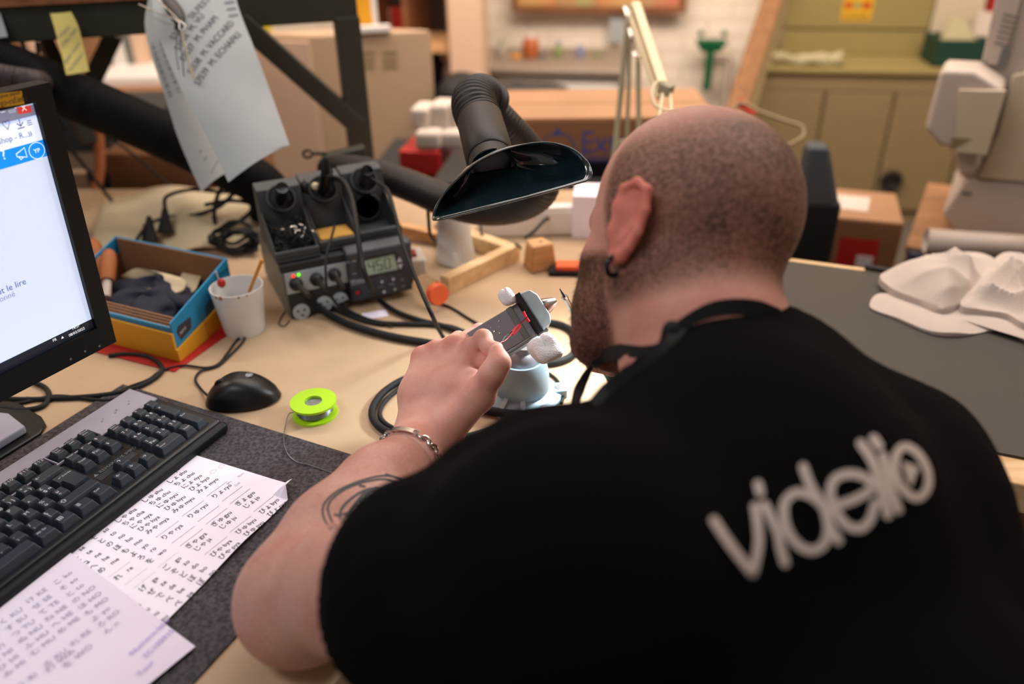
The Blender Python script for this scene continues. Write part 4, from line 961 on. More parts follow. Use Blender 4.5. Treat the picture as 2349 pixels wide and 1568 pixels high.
def foam(lab, c, r, seed):
    rr = np.random.RandomState(seed); K = rr.normal(size=(5, 3)) * .8; ph = rr.rand(5) * 6
    def fn(u, v):
        a = u * 2 * math.pi; p = (v - .5) * math.pi; d = np.array([math.cos(a) * math.cos(p), math.sin(a) * math.cos(p), math.sin(p)])
        d4 = d / (np.sum(np.abs(d) ** 3.2) ** (1 / 3.2)); k = 1 + sum(.035 * math.sin(K[i] @ d * 2 + ph[i]) for i in range(5)) - .12 * math.exp(-((a - 1.4) / .12) ** 2)
        q = d4 * k * np.array(r); return tuple(c + VX * q[0] - VY * q[1] + np.array(fvh.col[2][:3]) * q[2])
    o = B().grid(fn, 48, 24).out('foam_piece', M['foam'], smooth=True); tag(o, lab, 'foam'); return o
foam('small white foam piece stuck on the upper end of the vise jaw', pd(1163, 681, .962), (.0095, .0105, .010), 3)
foam('large white foam piece stuck on the lower end of the vise jaw', pd(1250, 800, .930), (.0165, .0175, .015), 8)
wr = T('red_wire_pair', 'thin red twisted wires stretched between vise jaw and fingertips', 'wire', frame(tuple(pd(1210, 727, .945))))
B().tube([pd(1209, 730, .940), pd(1195, 742, .937), pd(1180, 757, .93), pd(1165, 775, .92), pd(1155, 783, .91), pd(1148, 786, .905), pd(1137, 800, .893)], .0006, 8).out('red_strand', M['redwire'], wr, smooth=True)
B().tube([pd(1211, 725, .940), pd(1190, 745, .936), pd(1174, 761, .93), pd(1158, 772, .92), pd(1152, 782, .91), pd(1142, 791, .90)], .0005, 8).out('dark_strand', M['darkwire'], wr, smooth=True)
B().tube([pd(1190, 745, .935), pd(1175, 760, .929)], .0012, 8, 0).out('red_sleeve', M['redwire'], wr, smooth=True)
B().tube([pd(1195, 748, .935), pd(1177, 768, .928)], .0011, 8, 0).out('red_sleeve', M['redwire'], wr, smooth=True)
B().tube([pd(1214, 738, .944), pd(1207, 728, .944), pd(1200, 714, .944)], .0018, 8).out('red_mark', M['redwire'], wr, smooth=True)

# ------------------------------------------------------------------ fume extractor: hood, cuff, hoses
fe = T('fume_extractor', 'black fume extractor arm with flared dark hood above the vise', 'fume extractor', frame(tuple(pd(760, 385, 1.55))))
rim = [(993, 500, .90), (1003, 468, .905), (1035, 425, .91), (1085, 379, .92), (1140, 350, .925), (1200, 332, .93), (1260, 327, .93), (1312, 341, .925), (1345, 368, .92), (1357, 394, .91), (1350, 411, .905), (1325, 420, .90), (1240, 444, .885), (1130, 473, .88), (1030, 499, .885), (1003, 504, .89)]
RP = smooth_path([pd(*p) for p in rim], 5, True); n = len(RP)
NC = pd(1130, 384, .962); NT = pd(1100, 275, 1.045); NA = unit(NT - NC)
u1 = unit(np.cross(NA, [0, 0, 1])); u2 = np.cross(NA, u1)
ang = []
cen = sum(RP) / n
for p in RP:
    d = p - cen; ang.append(math.atan2(d @ u2, d @ u1))
rings = []
for k in range(13):
    t = k / 12; e = t ** .9; r_ = []
    for p, a in zip(RP, ang):
        c = NC + .027 * (math.cos(a) * u1 + math.sin(a) * u2); q = p * (1 - e) + c * e + CF * .022 * math.sin(math.pi * t) + unit(p - cen) * .010 * math.sin(math.pi * min(1, t * 1.3)) * (1 - t)
        r_.append(tuple(q))
    rings += r_
b = B(); b.add(rings, [(k * n + i, k * n + (i + 1) % n, (k + 1) * n + (i + 1) % n, (k + 1) * n + i) for k in range(12) for i in range(n)])
hood = b.out('hood', M['hoodglass'], fe, smooth=True); sm = hood.modifiers.new('s', 'SOLIDIFY'); sm.thickness = .0022; sm.offset = 0
b = B(); b.tube(RP, .0011, 8, 0, closed=True); b.out('hood_rim', M['hoodglass'], hood, smooth=True)
b = B(); b.tube([NC - NA * .003, NC + NA * .016], .0278, 32, 0, cap=False); b.tube([NC + NA * .004, NC + NA * .015], .0235, 32, 0, cap=False); b.lathe([(.0275, 0), (.0235, 0)], 32, Matrix.Translation(Vector(NC + NA * .004)) @ Vector((0, 0, 1)).rotation_difference(Vector(NA)).to_matrix().to_4x4(), cap=False); b.lathe([(.0235, 0), (0, 0)], 32, Matrix.Translation(Vector(NC + NA * .015)) @ Vector((0, 0, 1)).rotation_difference(Vector(NA)).to_matrix().to_4x4(), cap=False); b.out('neck_ring', M['hose'], hood, smooth=True)
b = B(); b.tube([NC + NA * .016, NC + NA * .018, NC + NA * .05, NT, NT + NA * .004], lambda t: .0300 if t > .1 else .0285, 36, 0); cuf = b.out('cuff', M['hose'], fe, smooth=True)
b = B(); b.ball(tuple(pd(1136, 282, .995)), .0016, 8); b.out('cuff_screw', M['steel'], cuf, smooth=True)
RIB = lambda per, amp: (lambda L: 1 + amp * (math.cos(2 * math.pi * L / per)))
b = B(); b.tube([NT, pd(1088, 246, 1.062), pd(1090, 226, 1.085), pd(1106, 222, 1.11), pd(1130, 242, 1.13)], .0295, 36, 26, rf=RIB(.0082, .045)); b.out('flexible_hose', M['hose'], fe, smooth=True)
b = B(); b.tube([pd(1118, 240, 1.125), pd(1158, 283, 1.14), pd(1205, 335, 1.17), pd(1245, 395, 1.20), pd(1240, 440, 1.22), pd(1190, 470, 1.24), pd(1110, 478, 1.27), pd(1030, 462, 1.31), pd(950, 430, 1.37), pd(870, 402, 1.44), pd(800, 388, 1.50), pd(755, 388, 1.55)], lambda t: .0215 + .0055 * min(1, t * 2), 28, 30, rf=RIB(.0058, .018)); b.out('long_hose', M['hose'], fe, smooth=True)
cl = T('hose_bracket', 'dark clamp bracket with wing screw holding the hose to the steel post', 'bracket', frame(tuple(pd(800, 360, 1.56))))
B().bar(pd(742, 372, 1.56), pd(838, 350, 1.58), .03, .03).out('clamp_body', M['frame'], cl, bevel=.003)
B().tube([pd(748, 352, 1.54), pd(715, 352, 1.54)], .0035, 8, 0).out('screw', M['darksteel'], cl, smooth=True)
c_ = pd(706, 353, 1.54); B().tube([c_ + CR * .009 * math.cos(a) + CU * .007 * math.sin(a) for a in np.linspace(0, 6.283, 11)[:-1]], .0028, 8, 2, closed=True).out('wing_ring', M['darksteel'], cl, smooth=True)
bh = B(); bh.tube([pd(-90, 120, 1.42), pd(40, 165, 1.45), pd(180, 225, 1.47), pd(310, 280, 1.48), pd(430, 335, 1.50), pd(530, 385, 1.53), pd(600, 425, 1.56), pd(625, 470, 1.60), pd(615, 540, 1.68)], .044, 26, 30, rf=RIB(.007, .02))
tag(bh.out('extraction_hose', M['hoseblack'], smooth=True), 'thick black corrugated hose running diagonally behind the monitor', 'hose')
bh = B(); bh.tube([pd(-60, 165, 1.36), pd(30, 182, 1.38), pd(90, 192, 1.41), pd(120, 205, 1.6)], .022, 22, 26, rf=RIB(.007, .04))
tag(bh.out('ribbed_hose', M['hosebrown'], smooth=True), 'dark grey ribbed hose at the left edge above the monitor', 'hose')

# ------------------------------------------------------------------ steel frame above the bench
PT_ = pd(790, 10, 1.62); BL = pd(-60, 66, 1.44); BL[2] = PT_[2] = .392
bdir = unit(PT_ - BL)
sf = T('steel_frame', 'dark olive welded steel shelf frame over the bench', 'shelf frame', frame((PT_[0], PT_[1], 0)))
pbx = pd(815, 200, 1.62); pbx = np.array([PT_[0], PT_[1], 0])
B().bar((pbx[0], pbx[1], 0), (pbx[0], pbx[1], .37), .05, .05, up=tuple(bdir)).out('post', M['frame'], sf, bevel=.003)
B().bar(BL, PT_ + bdir * .0225, .045, .060, up=(0, 0, 1)).out('beam', M['frame'], sf, bevel=.003)
bs = pd(590, 45, 1.56); bs = PT_ - bdir * .21; bs[2] = .375
B().bar(bs, (pbx[0], pbx[1], .145), .040, .052, up=(bdir[1], -bdir[0], 0)).out('brace', M['frame'], sf, bevel=.003)
lp = BL + bdir * .1; lp2 = lp + np.array([-bdir[1], bdir[0], 0]) * .5
B().bar((BL[0], BL[1], .0), (BL[0], BL[1], .37), .045, .045, up=tuple(bdir)).out('post', M['frame'], sf, bevel=.003)
bn = np.array([-bdir[1], bdir[0], 0])
P1 = BL + bn * .62; P2 = PT_ + bn * .62
B().bar(pd(262, 78, 1.9), pd(188, 235, 1.95), .04, .04).out('brace', M['darksteel'], sf)
B().bar(pd(105, 95, 1.75), pd(205, 330, 1.8), .03, .03).out('brace', M['darksteel'], sf)
fr_b = axes(tuple(BL + [0, 0, .031]), bdir, bn); LB = np.linalg.norm(PT_ - BL)
tag(B(fr_b).box(-.2, LB * .56, -.035, .66, 0, .022).out('shelf_board', M['brownwood'], bevel=.001), 'brown wooden board lying on the steel frame, top left', 'shelf board')
for lab, pts in (('black lead hanging behind the beam, left one', [(50, 95), (70, 150), (80, 200), (100, 280), (160, 340), (240, 440), (300, 520)]), ('black lead hanging behind the beam, right one', [(85, 95), (92, 160), (110, 230), (150, 300)]), ('thin dark cable sagging under the hanging papers', [(-20, 130), (50, 175), (180, 260), (300, 350), (420, 450), (470, 480)])):
    tag(B().tube([pd(x, y, 1.56 + .0004 * y) for x, y in pts], .004 if 'thin' not in lab else .0026, 8).out('hanging_lead', M['blackmatte'], smooth=True), lab, 'cable', 'leads behind the beam')
# yellow note stuck on the beam
def sheet(name, lab, corners, m, wave, marks=None, cat='paper', thick=.0002, group=None):
    P = [[pd(*c) for c in row] for row in corners]       # rows of points, top to bottom
    nr, nc = len(P) - 1, len(P[0]) - 1
    cols_ = [smooth_path([P[r][c] for r in range(nr + 1)], 8) for c in range(nc + 1)]
    def S(u, v):
        i = min(int(v * (len(cols_[0]) - 1)), len(cols_[0]) - 2); f = v * (len(cols_[0]) - 1) - i
        pts = [c[i] * (1 - f) + c[i + 1] * f for c in cols_]
        k = min(int(u * nc), nc - 1); g = u * nc - k
        return pts[k] * (1 - g) + pts[k + 1] * g - CF * wave * math.sin(u * math.pi)
    b = B(); b.grid(lambda u, v: S(u, v), 14, 40, thick)
    if marks: marks(b, S)
    return b, S
def on_sheet(b, S, t, u0, v0, u1, v1, h, m=1):
    """text printed along the sheet, its baseline from (u0, v0) to (u1, v1), letters of height h"""
    v, f = text_mesh(t); x1 = max(p[0] for p in v); b.m = m
    um, vm = (u0 + u1) / 2, (v0 + v1) / 2; c = S(um, vm); e = .02
    Ju = (S(um + e, vm) - S(um - e, vm)) / (2 * e); Jv = (S(um, vm + e) - S(um, vm - e)) / (2 * e)
    d = unit(S(u1, v1) - S(u0, v0)); n_ = unit(np.cross(Ju, Jv)); w = np.cross(n_, d)
    if w @ CU < 0: w = -w
    A_ = np.stack([Ju, Jv], 1); q = np.linalg.lstsq(A_, w * h, rcond=None)[0]
    vs = []
    for p in v:
        a = p[0] / x1; u = u0 + (u1 - u0) * a + q[0] * p[1]; vv = v0 + (v1 - v0) * a + q[1] * p[1]
        P = S(min(max(u, 0), 1), min(max(vv, 0), .999)); vs.append(tuple(P + unit(CAM - P) * .0010))
    b.add(vs, f)
b, S = sheet('sticky_note', '', [[(115, 31, 1.42), (163, 27, 1.43)], [(128, 75, 1.42), (180, 62, 1.43)], [(140, 120, 1.42), (192, 110, 1.43)], [(152, 172, 1.41), (205, 163, 1.42)]], 'sticky', -.0015)
b.m = 1
for t, a in (('s/pas', (.15, .42, .65, .30)), ('CTRL+Shift', (.15, .60, .95, .36)), ('pour ouvrir', (.1, .82, .95, .58)), ('les fichiers', (.2, .93, .95, .74))): on_sheet(b, S, t, *a, .010)
tag(b.out('sticky_note', [M['sticky'], M['legend_dim']]), 'torn yellow note with handwriting stuck on the steel beam', 'note')
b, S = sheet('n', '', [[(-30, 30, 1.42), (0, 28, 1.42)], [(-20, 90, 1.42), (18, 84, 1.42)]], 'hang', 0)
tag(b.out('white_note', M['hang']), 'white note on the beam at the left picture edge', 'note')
# hanging sheets
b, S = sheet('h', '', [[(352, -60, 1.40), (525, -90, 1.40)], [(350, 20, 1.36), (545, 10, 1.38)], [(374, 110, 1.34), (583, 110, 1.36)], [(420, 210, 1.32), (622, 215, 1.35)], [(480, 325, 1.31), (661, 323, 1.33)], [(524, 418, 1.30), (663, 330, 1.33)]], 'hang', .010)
b.m = 1
for t, a in (('S3537   SILFEST', (.16, .37, .72, .18)), ('S3536  M. VU', (.17, .42, .60, .26)), ('S3537  M. PHAM', (.18, .47, .74, .27)), ('S3538  M. VACCARD', (.20, .53, .90, .29)), ('S7539  M. ECHAFKI', (.22, .58, .92, .345))): on_sheet(b, S, t, *a, .0165)
b.m = 2
for k in range(6):
    v0 = .10 + .030 * k; 
    q = [S(.86, v0), S(.97, v0 - .008), S(.97, v0 + .004), S(.86, v0 + .012)]; b.add([tuple(x + unit(CAM - x) * .001) for x in q], [(0, 1, 2, 3)])
b.out_ = None
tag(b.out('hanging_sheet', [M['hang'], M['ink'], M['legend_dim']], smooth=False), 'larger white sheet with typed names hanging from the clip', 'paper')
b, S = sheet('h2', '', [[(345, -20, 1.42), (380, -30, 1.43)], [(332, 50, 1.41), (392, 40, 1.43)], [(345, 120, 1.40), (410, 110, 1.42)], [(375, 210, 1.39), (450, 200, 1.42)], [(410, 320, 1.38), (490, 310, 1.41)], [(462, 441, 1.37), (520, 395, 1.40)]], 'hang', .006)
b.m = 1
for k in range(17):
    v0 = .36 + .0165 * k; w_ = (.004, .008, .003, .006)[k % 4]
    q = [S(.12, v0), S(.52, v0 - .012), S(.52, v0 - .012 + w_), S(.12, v0 + w_)]; b.add([tuple(x + unit(CAM - x) * .001) for x in q], [(0, 1, 2, 3)])
b.m = 2
for a in ((.45, .86, .95, .80), (.5, .89, .95, .84), (.55, .95, .95, .90)):
    q = [S(a[0], a[1]), S(a[2], a[3]), S(a[2], a[3] + .006), S(a[0], a[1] + .006)]; b.add([tuple(x + unit(CAM - x) * .001) for x in q], [(0, 1, 2, 3)])
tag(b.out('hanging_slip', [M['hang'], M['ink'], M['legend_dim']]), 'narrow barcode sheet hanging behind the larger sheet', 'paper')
bc2 = T('bulldog_clip', 'dark clip with wire hooks and a dangling key, holding the hanging sheets', 'clip', frame(tuple(pd(395, 35, 1.33))))
B().tube([pd(378, -12, 1.345), pd(398, 20, 1.335), pd(410, 50, 1.33), pd(404, 68, 1.33)], lambda t: .004 + .010 * math.sin(min(1, t * 1.05 + .1) * math.pi), 14, 6, flat=.35).out('clip_body', M['darksteel'], bc2, smooth=True)
for a in ([(318, 10, 1.33), (360, 28, 1.325), (400, 44, 1.32), (415, 60, 1.315)], [(355, -5, 1.33), (385, 22, 1.32), (412, 50, 1.315)], [(413, 48, 1.31), (424, 58, 1.31), (420, 70, 1.31), (411, 64, 1.31), (413, 50, 1.31)]):
    B().tube([pd(*p) for p in a], .0012, 8).out('wire_hook', M['steel'], bc2, smooth=True)
B().tube([pd(415, 68, 1.31), pd(425, 110, 1.305), pd(437, 155, 1.30)], .0016, 8).out('key_shaft', M['lampgreen'], bc2, smooth=True)
B().bar(pd(437, 153, 1.30), pd(446, 181, 1.30), .0055, .0015).out('key_bit', M['lampgreen'], bc2)
for a in ((396, 140), (408, 155)): B().tube([pd(412, 60, 1.312), pd(a[0] + 8, 110, 1.305), pd(a[0] + 14, a[1] + 20, 1.30)], .0009, 6).out('thread', M['darkwire'], bc2, smooth=True)
# ------------------------------------------------------------------ room shell
FZ = -.75
YC = -10.0
cyx = np.array([math.cos(math.radians(YC)), math.sin(math.radians(YC)), 0]); cyn = np.array([-cyx[1], cyx[0], 0])
wp = pd(1500, 100, 4.0)
fr_w = axes((wp[0], wp[1], 0), cyx, cyn)
struct(B(fr_w).box(-5.5, 3.6, 0, .12, FZ, 2.1).out('wall_back', M['brick']))
struct(B(fr_w).box(3.48, 3.6, -6.5, 0, FZ, 2.1).out('wall_right', M['brick']))
struct(B(fr_w).box(-5.5, -5.38, -6.5, 0, FZ, 2.1).out('wall_left', M['beige']))
struct(B(fr_w).box(-5.5, 3.6, -6.5, .12, FZ - .1, FZ).out('floor', M['floor']))
struct(B(fr_w).box(-5.5, 3.6, -6.5, .12, 2.1, 2.2).out('ceiling', M['white']))

def face(x0, x1, y0, y1, D, yaw=YC):
    """frame at the lower left corner of an upright face seen in the given rows and columns; width and height"""
    P = pd(x0, y1, D); h = height_to(P, y0); a = math.radians(yaw); ex = np.array([math.cos(a), math.sin(a), 0])
    # width: walk along ex until column x1
    d0 = P - CAM; k = (x1 - CX) / FPX; w = (k * (d0 @ CF) - d0 @ CR) / (ex @ CR - k * (ex @ CF))
    return axes(tuple(P), ex, (-ex[1], ex[0], 0)), w, h
# pin board
fr, w, h = face(1176, 1572, -60, 26, 3.97)
pbd = T('picture_board', 'framed colourful board hanging at the top of the back wall', 'picture', fr)
B(fr).box(0, w, -.02, .0, 0, h).out('board_frame', M['brownwood'], pbd)
mm = mat('board_print', '#c98a58', 0.7, color2='#c9b06a', scale=7); mm2 = mat('board_print_green', '#a7a06c', 0.7, color2='#c4725a', scale=9)
for k in range(4): B(fr).box(.03 + k * (w - .06) / 4, .03 + (k + 1) * (w - .06) / 4 - .004, -.024, -.021, .028, h - .02).out('print', [mm, mm2][k % 2], pbd)
# sink counter with cupboard
fr, w, h = face(1078, 1418, 168, 235, 3.55)
Ps_ = pd(1078, 160, 3.55); hz = Ps_[2]
fr = axes((Ps_[0], Ps_[1], 0), cyx, cyn)
sk = T('sink_cupboard', 'white sink cupboard with steel counter along the back wall', 'cupboard', frame((Ps_[0], Ps_[1], FZ)))
B(fr).box(0, w * 1.02, .02, .50, FZ, hz - .03).out('cupboard_body', M['white'], sk)
B(fr).box(-.02, w * 1.05, -.02, .50, hz - .012, hz + .012).out('steel_counter', M['chrome'], sk, bevel=.006)
for k in range(2): B(fr).box(.01 + k * w / 2, (k + 1) * w / 2 - .005, .0, .019, FZ + .08, hz - .05).out('door', M['white'], sk)
def bottle(px, py_top, py_bot, wpx, m, lab, cat='bottle', m2=None, D=3.72, shape=0):
    P = pd(px, py_bot, D); P[2] = hz + .0125; h = height_to(P, py_top); r = wpx / 2 / FPX * D; f = frame(tuple(P))
    o = T('soap_bottle' if cat == 'bottle' else cat.replace(' ', '_'), lab, cat, f, 'bottles on the sink counter')
    if shape == 0: B(f).lathe([(r * .92, 0), (r, .01), (r, h * .55), (r * .4, h * .75), (r * .35, h * .82)], 18).out('bottle_body', M[m], o, smooth=True)
    else: B(f).lathe([(r * .8, 0), (r, .02), (r * 1.0, h * .6), (r * .8, h * .8), (r * .45, h * .85)], 18).out('bottle_body', M[m], o, smooth=True)
    B(f @ Matrix.Translation((0, 0, h * .80))).lathe([(r * .4, 0), (r * .42, h * .12), (r * .3, h * .2)], 14).out('bottle_cap', M[m2 or 'white'], o, smooth=True)
M['gl1'] = mat('bottle_grey', '#a89a8c', 0.3); M['gl2'] = mat('bottle_amber', '#b06038', 0.35); M['gl3'] = mat('bottle_green', '#808a5c', 0.35); M['gl4'] = mat('bottle_blue', '#7880a0', 0.3)
bottle(1150, 92, 142, 22, 'gl1', 'grey-green bottle, leftmost on the sink counter', m2='gl3')
bottle(1217, 78, 145, 38, 'gl2', 'large amber soap bottle with white cap on the sink counter', shape=1)
bottle(1280, 92, 142, 22, 'gl3', 'green-labelled bottle in the middle of the sink counter', m2='gl4')
bottle(1330, 95, 145, 20, 'gl4', 'blue bottle with white cap on the sink counter')
bottle(1369, 118, 146, 20, 'gl3', 'short dark jar, rightmost on the sink counter', 'jar', m2='stside')
bottle(1184, 122, 145, 26, 'stick', 'low yellowish pot between the grey and amber bottles', 'pot', m2='stick')
bottle(1243, 128, 146, 24, 'stside', 'low grey pot beside the amber bottle', 'pot', m2='stside')
# small notes on the wall
for x0, x1, y0, y1, lab in ((1072, 1106, 12, 112, 'bluish notice taped to the pillar beside the dark shelf'), (1396, 1432, 38, 96, 'pale notice taped on the back wall behind the lamp arm')):
    fr, w, h = face(x0, x1, y0, y1, 3.98 if x0 > 1200 else 3.42)
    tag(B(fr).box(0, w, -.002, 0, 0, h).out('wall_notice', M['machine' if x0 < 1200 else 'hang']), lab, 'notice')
# pillar and dark shelving left of it
fr, w, h = face(1042, 1078, -80, 320, 3.40); 
B(fr).box(0, w * 1.6, 0, .12, -1.2, h)
struct(B(fr).box(0, w * 2.0, .0, .12, FZ - fr.translation.z, 2.1 - fr.translation.z).out('trim_1', M['beige']), 'cream painted pillar beside the dark shelf')
fr, w, h = face(845, 1046, -70, 260, 3.45); zb = fr.translation.z
shf = T('dark_shelf', 'dark open shelf with wooden boards behind the beige cabinet', 'shelf', frame(tuple(pd(845, 260, 3.45))))
B(fr).box(0, w, .36, .38, FZ - zb, h + .3).out('back_panel', M['shelfdark'], shf)
for x in (0, w * .48, w - .02): B(fr).box(x, x + .02, 0, .36, FZ - zb, h + .3).out('side_panel', M['brownwood'], shf)
for py in (95, 255): 
    q = pd(930, py, 3.45); B(fr).box(.02, w - .02, .0, .36, q[2] - zb - .012, q[2] - zb + .012).out('shelf_board', M['pine'], shf)
def item(name, lab, cat, x0, x1, y0, y1, D, dep, m, group=None, bev=.006, yaw=YC):
    fr, w, h = face(x0, x1, y0, y1, D, yaw); o = B(fr).box(0, w, 0, dep, 0, h).out(name, M[m], bevel=bev); tag(o, lab, cat, group); return o
item('storage_box', 'red box on the upper board of the dark shelf', 'box', 898, 933, 18, 90, 3.6, .12, 'red')
item('storage_box', 'pale box beside the red one on the dark shelf', 'box', 890, 900, 20, 90, 3.62, .12, 'white')
item('storage_box', 'dull brown box on the upper board of the dark shelf', 'box', 955, 1035, 35, 90, 3.62, .15, 'carddark')
item('storage_box', 'dark blue box on the lower board of the dark shelf', 'box', 992, 1016, 108, 250, 3.56, .12, 'navy')
fr, w, h = face(1016, 1042, 112, 250, 3.52)
wbt = T('cleaner_bottle', 'white spray bottle with red label at the edge of the dark shelf', 'bottle', fr)
B(fr).lathe([(w * .45, 0), (w * .48, .02), (w * .48, h * .62), (w * .25, h * .75), (w * .25, h * .8)], 16, Matrix.Translation((w / 2, .04, 0))).out('bottle_body', M['white'], wbt, smooth=True)
B(fr).box(w * .1, w * .9, .0, .07, h * .8, h).out('spray_head', M['white'], wbt, bevel=.006)
B(fr).box(w * .2, w * .8, .0, .006, h * .1, h * .35).out('red_label', M['red'], wbt)
# yellow binder and things on top of the cabinet
# beige cabinet (two visible faces)
E0 = pd(712, 440, 2.62)
pr = pd(1000, 72, 2.75)
zt = pd(714, 80, 2.52)[2]
LE = np.array([pd(714, 80, 2.52)[0], pd(714, 80, 2.52)[1], 0])
def top_at(px, py): q = pz(px, py, zt); return np.array([q[0], q[1], 0])
RE = top_at(990, 68); WE = top_at(560, 74)
bcab = T('beige_cabinet', 'tall beige steel cabinet with vent slots standing behind the bench', 'cabinet', frame((LE[0], LE[1], FZ)))
back = RE + (WE - LE)
B().prism([tuple(LE[:2]), tuple(RE[:2]), tuple(back[:2]), tuple(WE[:2])], FZ, zt).out('cabinet_body', M['tancab'], bcab, bevel=.008)
fl = axes(tuple(WE), unit(LE - WE), unit(RE - LE)); lw = np.linalg.norm(LE - WE)
B(fl).box(.01, lw - .01, -.006, 0, FZ + .03, zt - .02).out('side_door', M['beige'], bcab, bevel=.003)  # paler colour paints in the light falling on this face
fq = axes(tuple(LE), unit(RE - LE), unit(WE - LE)); rw = np.linalg.norm(RE - LE)
fqv = fq @ Matrix.Rotation(math.pi / 2, 4, 'X')
for py in (122, 138, 153):
    for xa, xb in ((815, 860), (878, 912)):
        xA, yA = on_plane(fqv, xa, py + (860 - xa) * .02); xB, _ = on_plane(fqv, xb, py)
        B(fqv).box(xA, xB, yA - .006, yA + .004, -.002, .0015).out('vent_slot', M['khaki'], bcab)
def on_top(px, py, z): return pz(px, py, z)
q = pz(835, 70, zt); f = frame((q[0], q[1], zt), 12)
yb_ = T('ring_binder', 'orange-yellow binder with white edge standing on the beige cabinet', 'binder', f)
B(f).box(-.035, .030, 0, .22, 0, .30).out('cover', M['yellowbox'], yb_, bevel=.003)
B(f).box(-.038, -.0355, 0, .2, .0, .29).out('cover_edge', M['white'], yb_)
B(f).box(.0305, .048, .004, .21, .0, .29).out('page_block', M['white'], yb_)
q = pz(850, 72, zt); B(f)
tag(B(frame((q[0] - .03, q[1] - .04, zt), 12)).box(-.01, .10, 0, .03, 0, .02).out('white_block', M['white'], bevel=.003), 'low white block in front of the yellow binder', 'block')
q = pz(590, 74, zt); f = frame((q[0], q[1], zt), 5)
tag(B(f).prism([(-.13, 0), (.05, 0), (.02, .09), (-.13, .09)], 0, .035).out('yellow_case', mat('lemon', '#c8b41e', 0.5), bevel=.004), 'lemon yellow case lying on the beige cabinet behind the hanging sheet', 'case')
# cardboard box with blue print
M['tape'] = M['pine']
zt2 = pd(1160, 276, 1.90)[2]; zb0 = pd(1160, 397, 1.87)[2]
LA = pz(1150, 277, zt2); LB_ = pz(1650, 272, zt2); LC = pz(1642, 205, zt2); LD = pz(1185, 208, zt2)
exb = unit(LB_ - LA); eyb = np.array([-exb[1], exb[0], 0]); wb_ = np.linalg.norm(LB_ - LA); db_ = abs((LC - LB_) @ eyb)
frb = axes((LA[0], LA[1], 0), exb, eyb)
cbx = T('shipping_box', 'large long cardboard box with blue printed lettering behind the head', 'box', frame((LA[0], LA[1], zb0)))
b = B(frb); b.box(0, wb_, 0, db_, zb0, zt2); b.out('box_body', M['carddark'], cbx, bevel=.003)
B(frb).box(.004, wb_ - .004, .002, db_ * .48, zt2 + .0005, zt2 + .004).out('top_flap', M['card'], cbx)
B(frb).box(.004, wb_ - .004, db_ * .50, db_ - .002, zt2 + .0005, zt2 + .004).out('top_flap', M['card'], cbx)
frbv = frb @ Matrix.Rotation(math.pi / 2, 4, 'X')
b = B(frbv)
x, y = on_plane(frbv, 1330, 349); b.text('Extron', .075, Matrix.Translation((x, y, .0006)), 'l', .9)
x, y = on_plane(frbv, 1333, 372); b.text('Electronics', .034, Matrix.Translation((x, y, .0006)), 'l', .95)
cx_, cy_ = on_plane(frbv, 1279, 346); Rr = .043
b.line([(cx_ + Rr * math.cos(a), cy_ + Rr * math.sin(a)) for a in np.linspace(1.75, 6.2, 24)], .003, None, .0006)
b.line([(cx_ + Rr * math.cos(a), cy_ + Rr * math.sin(a)) for a in np.linspace(-.1, 1.4, 12)], .004, None, .0006)
b.add([(cx_ - .012, cy_ + Rr - .006, .0006), (cx_ + .012, cy_ + Rr - .006, .0006), (cx_, cy_ + Rr + .016, .0006)], [(0, 1, 2)])
b.line([(cx_ + .012 * math.cos(a), cy_ - .01 + .018 * math.sin(a)) for a in np.linspace(0, 5, 12)], .005, None, .0006)
b.out('blue_lettering', M['bluelogo'], cbx)
# black device below the hood and case to its left
ZT = -.08
bt = T('back_table', 'dark low table behind the workbench carrying the long cardboard box', 'table', frame((.1, 2.0, FZ)))
B().prism([(-.42, 1.80), (.60, 1.735), (.78, 2.25), (-.35, 2.45)], ZT - .03, ZT).out('table_top', M['stdark'], bt)
for p in ((-.36, 1.85), (.55, 1.80), (.70, 2.2), (-.30, 2.35)): B().box(p[0] - .02, p[0] + .02, p[1] - .02, p[1] + .02, FZ, ZT - .03).out('leg', M['darksteel'], bt)
frv2 = axes((LA[0] - .06, LA[1] + .012, 0), exb, eyb)
bdv = T('black_device', 'wide black device under the long cardboard box', 'device', frame((LA[0], LA[1], ZT)))
B(frv2).box(0, wb_ + .06, 0, db_, ZT, zb0 - .001).out('device_case', M['black'], bdv, bevel=.003)
B(frv2).box(.02, wb_ + .03, -.006, 0, ZT + .035, ZT + .043).out('front_ledge', M['stside'], bdv)
b0 = pz(985, 400, .03)
fbd = axes(tuple(pd(985, 405, 1.95)), unit([1, .02, 0]), (0, 1, 0))
q5 = pd(988, 440, 1.86)
tag(B(axes((q5[0], q5[1], ZT), (1, -.03, 0), (0.03, 1, 0))).add([(0, 0, 0), (.17, 0, 0), (.17, .16, 0), (0.03, .16, 0), (0, 0, .082), (.17, 0, .082), (.17, .15, .125), (.05, .15, .125)], [(0, 3, 2, 1), (4, 5, 6, 7), (0, 1, 5, 4), (1, 2, 6, 5), (2, 3, 7, 6), (3, 0, 4, 7)]).out('black_case', M['black'], bevel=.006), 'black case with sloping top behind the extractor hood', 'case')
